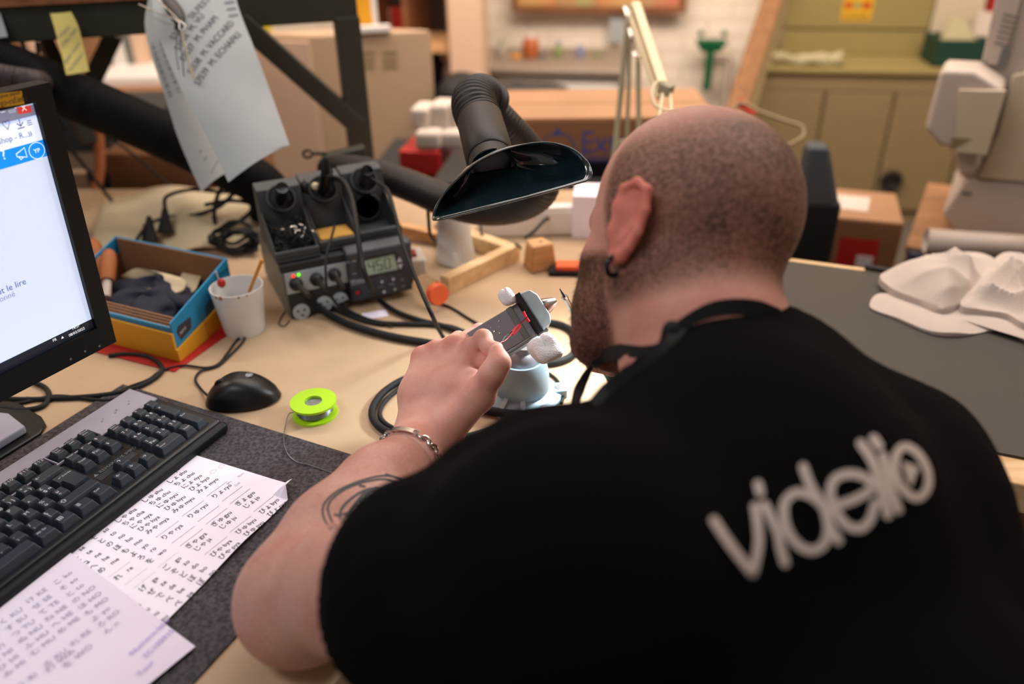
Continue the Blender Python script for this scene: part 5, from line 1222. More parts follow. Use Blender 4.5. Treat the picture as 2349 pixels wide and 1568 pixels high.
# foam blocks on red box
item('red_carton', 'red carton carrying white foam blocks behind the hose', 'carton', 918, 1010, 345, 402, 2.125, .14, 'redcard')
for k, (x0, x1, y0, y1, D_) in enumerate(((942, 985, 248, 300, 2.10), (985, 1030, 240, 300, 2.11), (1028, 1070, 236, 300, 2.12), (952, 1010, 302, 345, 2.09), (1010, 1065, 302, 345, 2.10))):
    item('foam_block', ['white foam block, upper row left, on the red carton', 'white foam block, upper row middle', 'white foam block, upper row right', 'white foam block, lower row left', 'white foam block, lower row right'][k], 'foam block', x0, x1, y0, y1, D_, .09, 'foamblock', 'foam blocks on the red carton', .012)
# dark backpack-like bag and helmet shape behind
fr, w, h = face(998, 1085, 178, 250, 2.55)
bag = B(fr); bag.grid(lambda u, v: (w / 2 + (w * .62) * math.cos(6.2832 * u) * math.cos((v - .5) * 3.1416) * (1 + .1 * math.sin(9 * u)), .10 + .10 * math.sin(6.2832 * u) * math.cos((v - .5) * 3.1416), h * .35 + h * .62 * math.sin((v - .5) * 3.1416)), 28, 14)
tag(bag.out('black_bag', M['blackmatte'], smooth=True), 'small black bag on the bench behind the foam blocks', 'bag')
b = B(); ch = pz(1180, 212, .05); 
def seatf(u, v):
    a = u * 2 * math.pi; return tuple(pd(1185, 216, 2.75) + CR * .175 * math.cos(a) * v + np.array([0, 1, 0]) * .12 * math.sin(a) * v + np.array([0, 0, 1]) * (.018 * (1 - v * v)))
b.grid(seatf, 32, 8, .02); tag(b.out('chair_seat', M['stdark'], smooth=True), 'dark round chair seat seen beyond the long cardboard box', 'chair')
# green tool on the wall, pipe
P0 = pd(1632, 95, 3.85); fgt = axes(tuple(P0), cyx, cyn)
gt = T('green_bracket', 'dark green forked wall bracket with two knobs on the back wall', 'bracket', fgt)
D_ = 3.85 / FPX
B(fgt).box(-34 * D_, 34 * D_, -.02, .02, -9 * D_, 5 * D_).out('cross_piece', M['darkgreen'], gt, bevel=.008)
B(fgt).prism([(-22 * D_, -.018), (22 * D_, -.018), (22 * D_, .02), (-22 * D_, .02)], -22 * D_, -8 * D_, top=1.3).out('yoke', M['darkgreen'], gt)
B(fgt).box(-9 * D_, 9 * D_, -.015, .02, -110 * D_, -20 * D_).out('stem', M['darkgreen'], gt, bevel=.005)
for s_ in (-25, 27): B(fgt).ball((s_ * D_, 0, 17 * D_), 7 * D_, 12).out('knob', M['darkgreen'], gt, smooth=True)
B().tube([pd(1640, 135, 3.84), pd(1668, 138, 3.84), pd(1672, 150, 3.84), pd(1664, 240, 3.84), pd(1660, 300, 3.84)], .018, 12).out('x', M['chrome'])
tag(bpy.data.objects['x'], 'bent metal drain pipe on the back wall beside the green bracket', 'pipe'); bpy.data.objects['x'].name = 'drain_pipe'
# leaning plank
tag(B().bar(pd(1672, 300, 3.0), pd(1790, -60, 3.3), .075, .03, up=(0, 1, 0)).out('plank', M['plank'], bevel=.003), 'brown wooden plank leaning between bench and steel cupboard', 'plank')
tag(B().bar(pd(1706, 300, 3.1), pd(1812, -60, 3.4), .035, .03, up=(0, 1, 0)).out('batten', M['khaki'], bevel=.003), 'thin dull batten leaning beside the brown plank', 'batten')
# lower cupboard and upper cupboard
C0 = pd(1742, 158, 3.35); zc = C0[2]; fr_c = axes((C0[0], C0[1], 0), cyx, cyn)
lc = T('khaki_cupboard', 'low khaki steel cupboard with several doors on the right', 'cupboard', frame((C0[0], C0[1], FZ)))
fcv = fr_c @ Matrix.Rotation(math.pi / 2, 4, 'X')
xs = [0, on_plane(fcv, 1893, 220)[0], on_plane(fcv, 2054, 220)[0], on_plane(fcv, 2230, 220)[0], on_plane(fcv, 2420, 220)[0]]
B(fr_c).box(0, xs[-1], .02, .55, FZ, zc - .012).out('cupboard_body', M['khaki'], lc)
B(fr_c).box(-.01, xs[-1], -.012, .56, zc - .012, zc + .006).out('cupboard_top', M['olive'], lc, bevel=.003)
B(fr_c).box(.0, xs[-1], .004, .02, zc - .085, zc - .014).out('upper_rail', M['khaki'], lc)
for a, c in zip(xs[:-1], xs[1:]): B(fr_c).box(a + .006, c - .006, .0, .018, FZ + .06, zc - .09).out('door', M['khaki'], lc, bevel=.003)
kx, ky = on_plane(fcv, 2043, 412); kn_ = B(fcv); kn_.tube([(kx + .036 * math.cos(a), ky + .036 * math.sin(a), .014) for a in np.linspace(0, 6.2832, 17)[:-1]], .011, 10, 2, closed=True); kn_.box(kx - .035, kx + .035, ky - .006, ky + .006, .005, .018)
kq = kn_.out('hand_wheel', M['blackmatte'], lc, smooth=True)
U0_ = pd(1790, 140, 3.62); fr_uc = axes((U0_[0], U0_[1], 0), cyx, cyn); fuv = fr_uc @ Matrix.Rotation(math.pi / 2, 4, 'X')
uc = T('olive_cupboard', 'olive steel wall cupboard with yellow label above the khaki cupboard', 'cupboard', frame((U0_[0], U0_[1], zc)))
x1_ = on_plane(fuv, 2130, 70)[0]; x2_ = on_plane(fuv, 2245, 70)[0]; ym = on_plane(fuv, 1950, 68)[1]
B(fr_uc).box(0, x1_, .0, .25, zc + .007, ym - .004).out('lower_door', M['olive'], uc, bevel=.003)
B(fr_uc).box(0, x1_, .0, .25, ym + .004, 1.1).out('upper_door', M['olive'], uc, bevel=.003)
B(fr_uc).box(x1_ + .006, x2_, .0, .25, zc + .007, 1.1).out('side_door', M['machine2'], uc, bevel=.003)
xa, ya = on_plane(fuv, 1927, 47); xb, yb2 = on_plane(fuv, 2012, -30)
b = B(fuv); b.box(xa, xb, ya, yb2, .0005, .002); b.m = 1
xq, yq = on_plane(fuv, 1932, 42); b.text('DANGER', (xb - xa) * .22, Matrix.Translation((xq, yq, .0025)), 'l', .95)
b.m = 2; b.box(xa + .01, xa + (xb - xa) * .3, ya + .05, ya + .075, .002, .003); b.box(xa + (xb - xa) * .65, xb - .012, ya + .05, ya + .075, .002, .003); b.m = 3; b.box(xa + (xb - xa) * .38, xa + (xb - xa) * .58, ya + .05, ya + .075, .002, .003)
b.out('yellow_label', [M['yellowtape'], M['ink'], M['red'], M['gl3']], uc)
# rolled cloth on the cupboard top
b = B(fr_c); x0, x1 = on_plane(fcv, 1775, 150)[0], on_plane(fcv, 1940, 150)[0]
b.tube([(x0 + (x1 - x0) * t, .06 + .015 * math.sin(t * 9), zc + .030 + .006 * math.sin(t * 14)) for t in np.linspace(0, 1, 9)], lambda t: .018 + .014 * t + .004 * math.sin(t * 20), 14, 4)
tag(b.out('rolled_cloth', M['dullcream'], smooth=True), 'rolled cream cloth lying on the khaki cupboard', 'cloth')
# green crate with papers
fr, w, h = face(2140, 2262, 92, 152, 3.30); z_ = zc + .007 - fr.translation.z
gc = T('green_crate', 'dark green crate full of papers on the khaki cupboard', 'crate', fr)
for a in ((0, w, 0, .012), (0, w, .19, .2), (0, .012, .012, .19), (w - .012, w, .012, .19)): B(fr).box(*a, z_, h).out('crate_wall', M['crategreen'], gc)
B(fr).box(0, w, 0, .2, z_, z_ + .01).out('crate_floor', M['crategreen'], gc)
for lab, pts, m in (('pale yellow paper pad sticking out of the green crate', [(2164, 92), (2185, 38), (2215, 48), (2248, 108)], 'dullcream'), ('white paper pad behind the yellow one in the green crate', [(2236, 80), (2250, 24), (2284, 30), (2278, 120)], 'machine')):
    P = [pd(x, y, 3.33 if 'yellow' in lab else 3.40) for x, y in pts]; P2 = [p + np.array([0, .03, 0]) for p in P]
    b = B(); b.add([tuple(p) for p in P + P2], [(0, 1, 2, 3), (7, 6, 5, 4), (0, 4, 5, 1), (1, 5, 6, 2), (2, 6, 7, 3), (3, 7, 4, 0)]); tag(b.out('paper_pad', M[m]), lab, 'paper pad', 'pads in the green crate')
item('red_cloth', 'dark red bundle behind the pads in the green crate', 'bundle', 2258, 2290, -20, 36, 3.45, .08, 'red', bev=.012)
# ------------------------------------------------------------------ machine on the right
mz = pz(2230, 545, -.08)
md = 1.92
BLc = pd(2160, 535, md); fm_ = axes(tuple(BLc), unit([.86, -.51, 0]), unit([.51, .86, 0]))
mvv = fm_ @ Matrix.Rotation(math.pi / 2, 4, 'X')
mc2 = T('lab_machine', 'tall cream machine with bulging side compartment at the right edge', 'machine', fm_)
def mp(px, py): return on_plane(mvv, px, py)
def mprism(name, pts, z0, z1, m, bev=.008, top=1.0):
    P = [mp(*p) for p in pts]; ar_ = sum(P[i][0] * P[(i + 1) % len(P)][1] - P[(i + 1) % len(P)][0] * P[i][1] for i in range(len(P)))
    if ar_ < 0: P = P[::-1]
    B(mvv).prism(P, z0, z1, top=top).out(name, M[m], mc2, bevel=bev)
mprism('lower_body', [(2160, 490), (2190, 530), (2420, 560), (2420, 425), (2215, 412)], -.34, 0, 'machine')
mprism('column', [(2198, 410), (2420, 430), (2420, -60), (2300, -60), (2272, 70), (2230, 250)], -.34, -.012, 'machine')
mprism('front_panel', [(2245, 408), (2420, 424), (2420, 150), (2322, 172), (2290, 300)], -.010, .004, 'machine2', .004)
mprism('upper_panel', [(2250, 150), (2300, 150), (2360, -60), (2296, -60)], -.011, .0, 'machine', .003)
mprism('side_compartment', [(2130, 275), (2165, 142), (2178, 137), (2246, 140), (2312, 182), (2268, 325), (2195, 318), (2165, 312)], -.012, .10, 'machine', .012, top=.97)
mprism('compartment_front', [(2208, 182), (2314, 184), (2270, 328), (2202, 322)], .1005, .108, 'machine2', .003)
mprism('recess', [(2190, 318), (2193, 288), (2238, 290)], .1082, .1090, 'khaki', .0005)
mprism('hinge', [(2190, 330), (2262, 332), (2246, 385), (2200, 392)], .0, .05, 'machine', .012, top=.9)
for k in range(6):
    mprism('vent_slot', [(2302 - 4 * k, 31 + 13 * k), (2340 - 4 * k, 39 + 13 * k), (2339 - 4 * k, 42 + 13 * k), (2301 - 4 * k, 34 + 13 * k)], .0005, .0015, 'stside', .0)
mprism('slot_mark', [(2207, 440), (2229, 443), (2228, 447), (2206, 444)], .0005, .002, 'blackmatte', 0)
mprism('small_button', [(2258, 138), (2262, 138), (2252, 174), (2248, 174)], .0005, .002, 'stside', 0)
mprism('display_strip', [(2300, 108), (2318, 110), (2306, 155), (2286, 152)], .0005, .002, 'stside', 0)
# crate with paper roll and cardboard box below
zcr = pd(2230, 560, 1.86)[2]
ca, cb_, cc = pz(2078, 562, zcr), pz(2420, 620, zcr), pz(2070, 435, zcr)
ex = unit(cb_ - ca); ey = np.array([-ex[1], ex[0], 0]); frc2 = axes((ca[0], ca[1], 0), ex, ey)
dp = (cc - ca) @ ey
wc = T('wooden_crate', 'long wooden crate carrying the machine and the paper roll', 'crate', frame((ca[0], ca[1], FZ)))
B(frc2).box(0, .75, 0, dp + .1, zcr - .02, zcr).out('crate_lid', M['plank'], wc, bevel=.003)
B(frc2).box(.005, .745, .005, dp + .09, FZ, zcr - .0205).out('crate_side', M['brownwood'], wc)
r0, r1 = pd(2132, 522, 1.80), pd(2440, 575, 1.76); rr_ = 27 / FPX * 1.8
r0[2] = r1[2] = zcr + rr_
rl = B(); u_ = unit(r1 - r0); rl.tube([r0, r1], rr_, 26, 0, cap=False); rl.tube([r0 + u_ * .001, r1], rr_ * .6, 20, 0, cap=False)
o = rl.out('paper_roll', M['machine'], smooth=True); tag(o, 'thick roll of white paper lying on the wooden crate', 'paper roll'); sm = o.modifiers.new('s', 'SOLIDIFY'); sm.thickness = .001
zb2 = pd(1990, 505, 1.95)[2]
a0, a1, a2 = pz(1903, 500, zb2), pz(2074, 516, zb2), pz(1886, 432, zb2)
ex = unit(a1 - a0); ey = np.array([-ex[1], ex[0], 0]); frd = axes((a0[0], a0[1], 0), ex, ey); wd2 = np.linalg.norm(a1 - a0); dd2 = (a2 - a0) @ ey
cd = T('parcel_box', 'brown parcel box with red patch and white label beyond the right bench', 'box', frame((a0[0], a0[1], FZ)))
B(frd).box(0, wd2, 0, dd2, FZ, zb2).out('box_body', M['carddark'], cd, bevel=.002)
B(frd).box(.002, wd2 - .002, .002, dd2 - .002, zb2 + .0005, zb2 + .003).out('box_lid', M['card'], cd)
fdv = frd @ Matrix.Rotation(math.pi / 2, 4, 'X')
def dquad(name, x0, x1, y0, y1, m, z=.0008):
    xA, yA = on_plane(fdv, x0, y1); xB, yB = on_plane(fdv, x1, y0); B(fdv).box(xA, xB, yA, yB, z - .0006, z).out(name, M[m], cd)
dquad('red_patch', 1908, 2020, 552, 640, 'redcard'); dquad('white_label', 1957, 2004, 588, 625, 'white', .0018)
q1_, q2_ = pz(1890, 452, zb2 + .0032), pz(1992, 485, zb2 + .0032)
P = [pz(1888, 446, zb2), pz(1996, 456, zb2), pz(1990, 488, zb2), pz(1892, 478, zb2)]
B().prism([tuple(p[:2]) for p in P][::-1], zb2 + .0032, zb2 + .0042).out('address_label', M['foamblock'], cd)
item('dark_folder', 'dark folder standing between the parcel box and the crate', 'folder', 2078, 2102, 585, 640, 1.80, .03, 'navy', bev=.001)
# black office chair / case behind the head and grey cable
fr, w, h = face(1770, 1905, 340, 600, 1.72)
bcs = T('black_chair', 'black chair back with grey top partly hidden by the head', 'chair', fr)
B(fr).prism([(w * .2, 0), (w, 0), (w, .06), (w * .2, .06)], 0, h * .55).out('chair_pad', M['blackmatte'], bcs, bevel=.01)
b = B(fr); b.add([(w * .25, .0, h * .5), (w * .98, 0, h * .5), (w * .98, .06, h * .5), (w * .25, .06, h * .5), (w * .3, .02, h), (w * .66, .02, h), (w * .66, .07, h), (w * .3, .07, h)], [(0, 3, 2, 1), (4, 5, 6, 7), (0, 1, 5, 4), (1, 2, 6, 5), (2, 3, 7, 6), (3, 0, 4, 7)]); b.out('back_rest', M['stgrey'], bcs, bevel=.012)
B(fr).box(w * .5, w * .6, .02, .05, FZ - fr.translation.z, 0).out('chair_post', M['darksteel'], bcs)
tag(B().tube([pz(1610, 470, -.074), pd(1660, 330, 1.98), pd(1690, 240, 2.0), pd(1745, 257, 1.98), pd(1800, 277, 1.95), pd(1838, 290, 1.93), pd(1842, 312, 1.92), pd(1815, 330, 1.90), pd(1780, 345, 1.9)], .0045, 10).out('grey_cable', M['khaki'], smooth=True), 'grey cable arching behind the back of the head', 'cable')
tag(B().tube([pd(1692, 232, 2.95), pd(1710, 248, 2.95), pd(1728, 264, 2.95)], .014, 10).out('red_clip', M['red'], smooth=True), 'red clip on the brown plank just above the head', 'clip')
# ------------------------------------------------------------------ spring-arm lamp
la = T('spring_arm_lamp', 'cream spring-balanced arm lamp rising behind the person and lighting the vise', 'desk lamp', frame(tuple(pd(1430, 360, 1.75))))
TOPJ = pd(1452, 22, 1.62); B1 = pd(1412, 380, 1.72); B2 = pd(1462, 380, 1.70); J2 = pd(1525, 215, 1.42)
def rod(a, b_, r, m='lampcream', nm='arm_rod', seg=10): B().tube([a, b_], r, seg, 0).out(nm, M[m], la, smooth=True)
rod(pd(1440, 55, 1.64), pd(1408, 372, 1.72), .0062, 'lampgreen'); rod(pd(1447, 70, 1.64), pd(1436, 372, 1.72), .0045, 'lampgreen'); rod(pd(1464, 130, 1.64), pd(1466, 372, 1.71), .0055, 'lampgreen')
B().bar(pd(1412, 330, 1.71), pd(1468, 322, 1.70), .014, .012).out('cross_bar', M['lampgreen'], la)
bq0 = pd(1440, 380, 1.72); B().tube([(bq0[0], bq0[1], .0), (bq0[0], bq0[1], bq0[2] + .01)], .012, 14, 0).out('post', M['lampgreen'], la, smooth=True)
B().lathe([(.07, 0), (.07, .012), (.02, .022)], 28, frame((bq0[0], bq0[1], 0))).out('base', M['lampgreen'], la, smooth=True)
B().bar(pd(1458, 8, 1.60), pd(1522, 200, 1.43), .017, .010).out('upper_arm', M['lampcream'], la, bevel=.001)
B().bar(pd(1440, 20, 1.62), pd(1512, 225, 1.44), .010, .008).out('upper_arm', M['lampcream'], la, bevel=.001)
def spring(a, b_, r, nm='spring'):
    n_ = 120; d = b_ - a; t = unit(d); x = unit(np.cross(t, [0, 0, 1])); y = np.cross(x, t)
    B().tube([a + d * k / n_ + r * (math.cos(k * 1.6) * x + math.sin(k * 1.6) * y) for k in range(n_ + 1)], .0011, 5, 0).out(nm, M['steel'], la, smooth=True)
spring(pd(1434, 14, 1.60), pd(1459, 132, 1.57), .0042); spring(pd(1470, 14, 1.60), pd(1492, 92, 1.56), .004)
rod(pd(1459, 132, 1.57), pd(1466, 140, 1.6), .003); 
B().ball(tuple(TOPJ), .013, 14).out('elbow_joint', M['lampgreen'], la, smooth=True)
B().bar(pd(1516, 198, 1.43), pd(1540, 210, 1.42), .022, .02).out('wrist_joint', M['lampgreen'], la, bevel=.003)
rod(pd(1520, 215, 1.42), pd(1512, 275, 1.38), .0035, 'lampcream', 'fork'); rod(pd(1538, 215, 1.42), pd(1541, 270, 1.38), .0035, 'lampcream', 'fork')
B().tube([pd(1524, 188, 1.42), pd(1506, 190, 1.42), pd(1496, 212, 1.41), pd(1502, 240, 1.40), pd(1528, 254, 1.39), pd(1548, 256, 1.38)], .0032, 10).out('lamp_cable', M['lampcream'], la, smooth=True)
HEADP = pd(1505, 390, 1.04); AIM = np.array([.065, .865, 0.0]); ld = unit(AIM - HEADP)
rod(pd(1530, 266, 1.38), HEADP - ld * .05, .006, 'lampcream', 'lamp_neck')
fh = Matrix.Translation(Vector(HEADP)) @ Vector((0, 0, -1)).rotation_difference(Vector(ld)).to_matrix().to_4x4()
o = B(fh).lathe([(.022, .05), (.026, .03), (.045, .0), (.055, -.02)], 32, cap=False).out('lamp_shade', M['lampcream'], la, smooth=True); sm = o.modifiers.new('s', 'SOLIDIFY'); sm.thickness = .0015
B(fh).lathe([(.0, .052), (.022, .05)], 24, cap=False).out('shade_cap', M['lampcream'], la, smooth=True)
B(fh).ball((0, 0, .02), .016, 16).out('bulb', mat('bulb_glow', '#eef6ff', 0.4, emit=6.0), la, smooth=True)
sl = bpy.data.lights.new('lamp_light', 'SPOT'); sl.energy = 12.5; sl.color = (.84, .95, 1.0); sl.spot_size = math.radians(128); sl.spot_blend = 1.0; sl.shadow_soft_size = .03
so = bpy.data.objects.new('lamp_light', sl); col.objects.link(so); so.location = tuple(HEADP + ld * .025); so.rotation_euler = Vector(ld).to_track_quat('-Z', 'Y').to_euler()
# ------------------------------------------------------------------ towel on the right bench
tc0 = pz(2000, 705, 0)
def towel(name, lab, outline, hfn, zb=.001):
    """folded cloth: outline in picture coordinates on the bench, height given by hfn"""
    P = smooth_path([np.array([pz(x, y, 0)[0], pz(x, y, 0)[1]]) for x, y in outline], 9, True); n = len(P); c = sum(P) / n; K = 30
    vs = []
    for k in range(1, K + 1):
        t = k / K
        for i, p in enumerate(P):
            q = c + (p - c) * t; z = zb + hfn(q[0], q[1], t, i / n) ; vs.append((q[0], q[1], max(z, zb + .0005)))
    vs.append((c[0], c[1], zb + hfn(c[0], c[1], 0, 0))); m = len(vs) - 1
    fs = [(k * n + i, k * n + (i + 1) % n, (k + 1) * n + (i + 1) % n, (k + 1) * n + i) for k in range(K - 1) for i in range(n)] + [(m, (i + 1) % n, i) for i in range(n)]
    lo = len(vs); vs += [(p[0], p[1], zb) for p in P]; fs += [((K - 1) * n + i, (K - 1) * n + (i + 1) % n, lo + (i + 1) % n, lo + i) for i in range(n)] + [tuple(lo + i for i in range(n))[::-1]]
    b = B(); b.add(vs, [f[::-1] for f in fs]); return b
def hA(x, y, t, a): return .004 + .006 * (1 - t) + .003 * math.sin(60 * x + 30 * y)
def rdg(x, y, k, s): w = k[0] * x + k[1] * y + .8 * math.sin(23 * x + 11 * y + s); return 1 - 2 * abs(math.sin(w)) ** .8
def hB(x, y, t, a): return .012 + .045 * (1 - t ** 1.6) + (.012 * rdg(x, y, (26, -16), 0) + .008 * rdg(x, y, (12, 34), 1) + .012 * math.sin(30 * x)) * (1 - t ** 3)
def hC(x, y, t, a): return .016 + .040 * (1 - t ** 1.4) + (.015 * rdg(x, y, (22, 30), 2) + .009 * rdg(x, y, (40, -14), 0)) * (1 - t ** 3)
tw = T('white_towel', 'crumpled white cloth lying on the grey bench mat', 'cloth', frame(tuple(tc0)))
towel('', '', [(1994, 705), (2040, 676), (2200, 690), (2420, 760), (2400, 800), (2349, 784), (2290, 760), (2210, 772), (2140, 768), (2060, 735)], hA).out('lower_fold', M['cloth'], tw, smooth=True)
towel('', '', [(2016, 648), (2090, 628), (2170, 600), (2250, 600), (2300, 640), (2240, 690), (2165, 728), (2100, 705), (2040, 680)], hB, .004).out('upper_fold', M['cloth'], tw, smooth=True)
towel('', '', [(2195, 720), (2240, 660), (2290, 605), (2350, 610), (2450, 660), (2440, 770), (2350, 770), (2300, 745), (2240, 735)], hC, .004).out('side_fold', M['cloth'], tw, smooth=True)
b = B(); b.prism([tuple(pz(*p)[:2]) for p in ((1984, 612), (2110, 632), (2108, 640), (1983, 618))][::-1], .0, .006); tag(b.out('black_ruler', M['blackmatte']), 'thin black strip on the far edge of the right bench', 'ruler')
# ------------------------------------------------------------------ things far left
item('brown_box', 'dark brown cardboard box on the bench behind the power leads', 'box', 268, 560, 352, 500, 1.98, .25, 'carddark', yaw=-6)
item('pink_panel', 'tan cardboard panel behind the monitor, lower left', 'panel', 190, 275, 395, 520, 2.05, .03, 'tancab', yaw=-6)
b = B()
def pouch(u, v):
    p = pz(205 + 400 * u + 40 * v, 600 - 150 * v - 30 * u, 0)
    return (p[0], p[1], .006 + .05 * math.sin(math.pi * min(max(v, 0), 1)) * (math.sin(math.pi * u) ** .5) + .008 * math.sin(12 * u + 4 * v))
b.grid(pouch, 30, 14, .003); tag(b.out('cream_pouch', M['lampcream'], smooth=True), 'crumpled cream plastic pouch lying behind the blue glove box', 'pouch')
for i, (x, y, D_) in enumerate(((342, 530, 1.50), (378, 510, 1.52))):
    p0 = pd(x, y - 34, D_); p1 = pd(x + 2, y + 24, D_)
    pg = T('power_plug', ['black power plug standing on the cream pouch, left one', 'black power plug standing on the cream pouch, right one'][i], 'plug', frame(tuple(p1)), 'power plugs on the pouch')
    B().tube([p1, p1 * .6 + p0 * .4, p0], lambda t: .017 - .013 * t, 14, 4).out('plug_body', M['blackmatte'], pg, smooth=True)
    tail = [p0, pd(x + 10 if i == 0 else x + 5, y - 60 if i else y - 20, D_), pd(x + 60, y - 75 if i else y - 55, D_ + .02), pd(x + 130, y - 70, D_ + .04), pd(x + 210, y - 70, D_ + .08)]
    if i == 0: tail = [p0, pd(334, 520, 1.5), pd(310, 560, 1.45), pd(320, 600, 1.44)]
    B().tube(tail, .0036, 10).out('lead', M['blackmatte'], pg, smooth=True)
for lab, pts in (('black lead looping over the pouch', [(225, 565), (290, 545), (330, 520), (380, 500), (440, 495), (500, 475), (540, 440), (560, 430)]), ('black lead coiled beside the soldering station, outer', [(560, 400), (510, 430), (492, 480), (500, 530), (540, 560), (590, 575)]), ('black lead coiled beside the soldering station, inner', [(470, 470), (530, 460), (580, 470), (560, 500), (510, 530), (500, 560), (560, 575)])):
    tag(B().tube([pd(x, y, 1.56) for x, y in pts], .0042, 10).out('power_lead', M['blackmatte'], smooth=True), lab, 'cable', 'leads beside the station')
b = B()
for k in range(7):
    r_ = random.Random(k); cxk, cyk = 540 + r_.uniform(-12, 12), 545 + r_.uniform(-14, 14); b.tube([pd(cxk + (44 + r_.uniform(-10, 10)) * math.cos(a), cyk + (20 + r_.uniform(-6, 8)) * math.sin(a), 1.50 + .012 * math.sin(3 * a + k)) for a in np.linspace(0, 6.2832, 9)[:-1]], .0036, 8, 5, closed=True)
tag(b.out('cable_bundle', M['blackmatte'], smooth=True), 'dark bundle of coiled cable left of the soldering station', 'cable bundle')
# white packet and clutter far left
item('white_board', 'white folded sheets on the far table at upper left', 'paper', 205, 372, 178, 212, 2.9, .3, 'white', yaw=0)
item('far_table', 'brown far table edge below the white sheets', 'table', 150, 420, 212, 262, 2.85, .5, 'carddark', yaw=0)
item('far_cabinet', 'orange-brown far cupboard at the upper left', 'cupboard', -80, 240, 60, 190, 3.6, .3, 'plank', yaw=0)
item('far_machine', 'pale upright panel behind the left steel brace', 'panel', 90, 135, 92, 200, 3.3, .1, 'beige', yaw=0)
for k, (x0, x1, m) in enumerate(((268, 300, 'white'), (300, 318, 'stside'), (318, 345, 'beige'))):
    item('tall_panel', ['white upright panel behind the hanging sheets', 'grey upright panel behind the hanging sheets', 'beige upright panel behind the hanging sheets'][k], 'panel', x0, x1, 50, 178, 3.1, .05, m, 'upright panels upper left', yaw=0)
item('dark_crate', 'dark crate below the far table at left', 'crate', 130, 380, 262, 352, 2.5, .3, 'stdark', yaw=0)
b = B(); b.grid(lambda u, v: tuple(pd(225 + 110 * u, 330 + 60 * v, 2.05 + .03 * math.sin(20 * u) * math.cos(17 * v)) + CU * .01 * math.sin(31 * u + 9 * v)), 20, 12, .002)
tag(b.out('plastic_wrap', M['machine'], smooth=True), 'crumpled translucent wrap behind the big hose', 'wrap')
tag(B().tube([pd(212, 235, 1.9), pd(228, 330, 1.88), pd(224, 420, 1.86), pd(190, 500, 1.84)], .012, 12).out('curved_rod', M['tan'], smooth=True), 'curved brown rod standing behind the monitor', 'rod')
item('dark_stand', 'dark upright stand between the rod and the brown box', 'stand', 215, 262, 395, 468, 1.95, .06, 'darksteel', yaw=0)
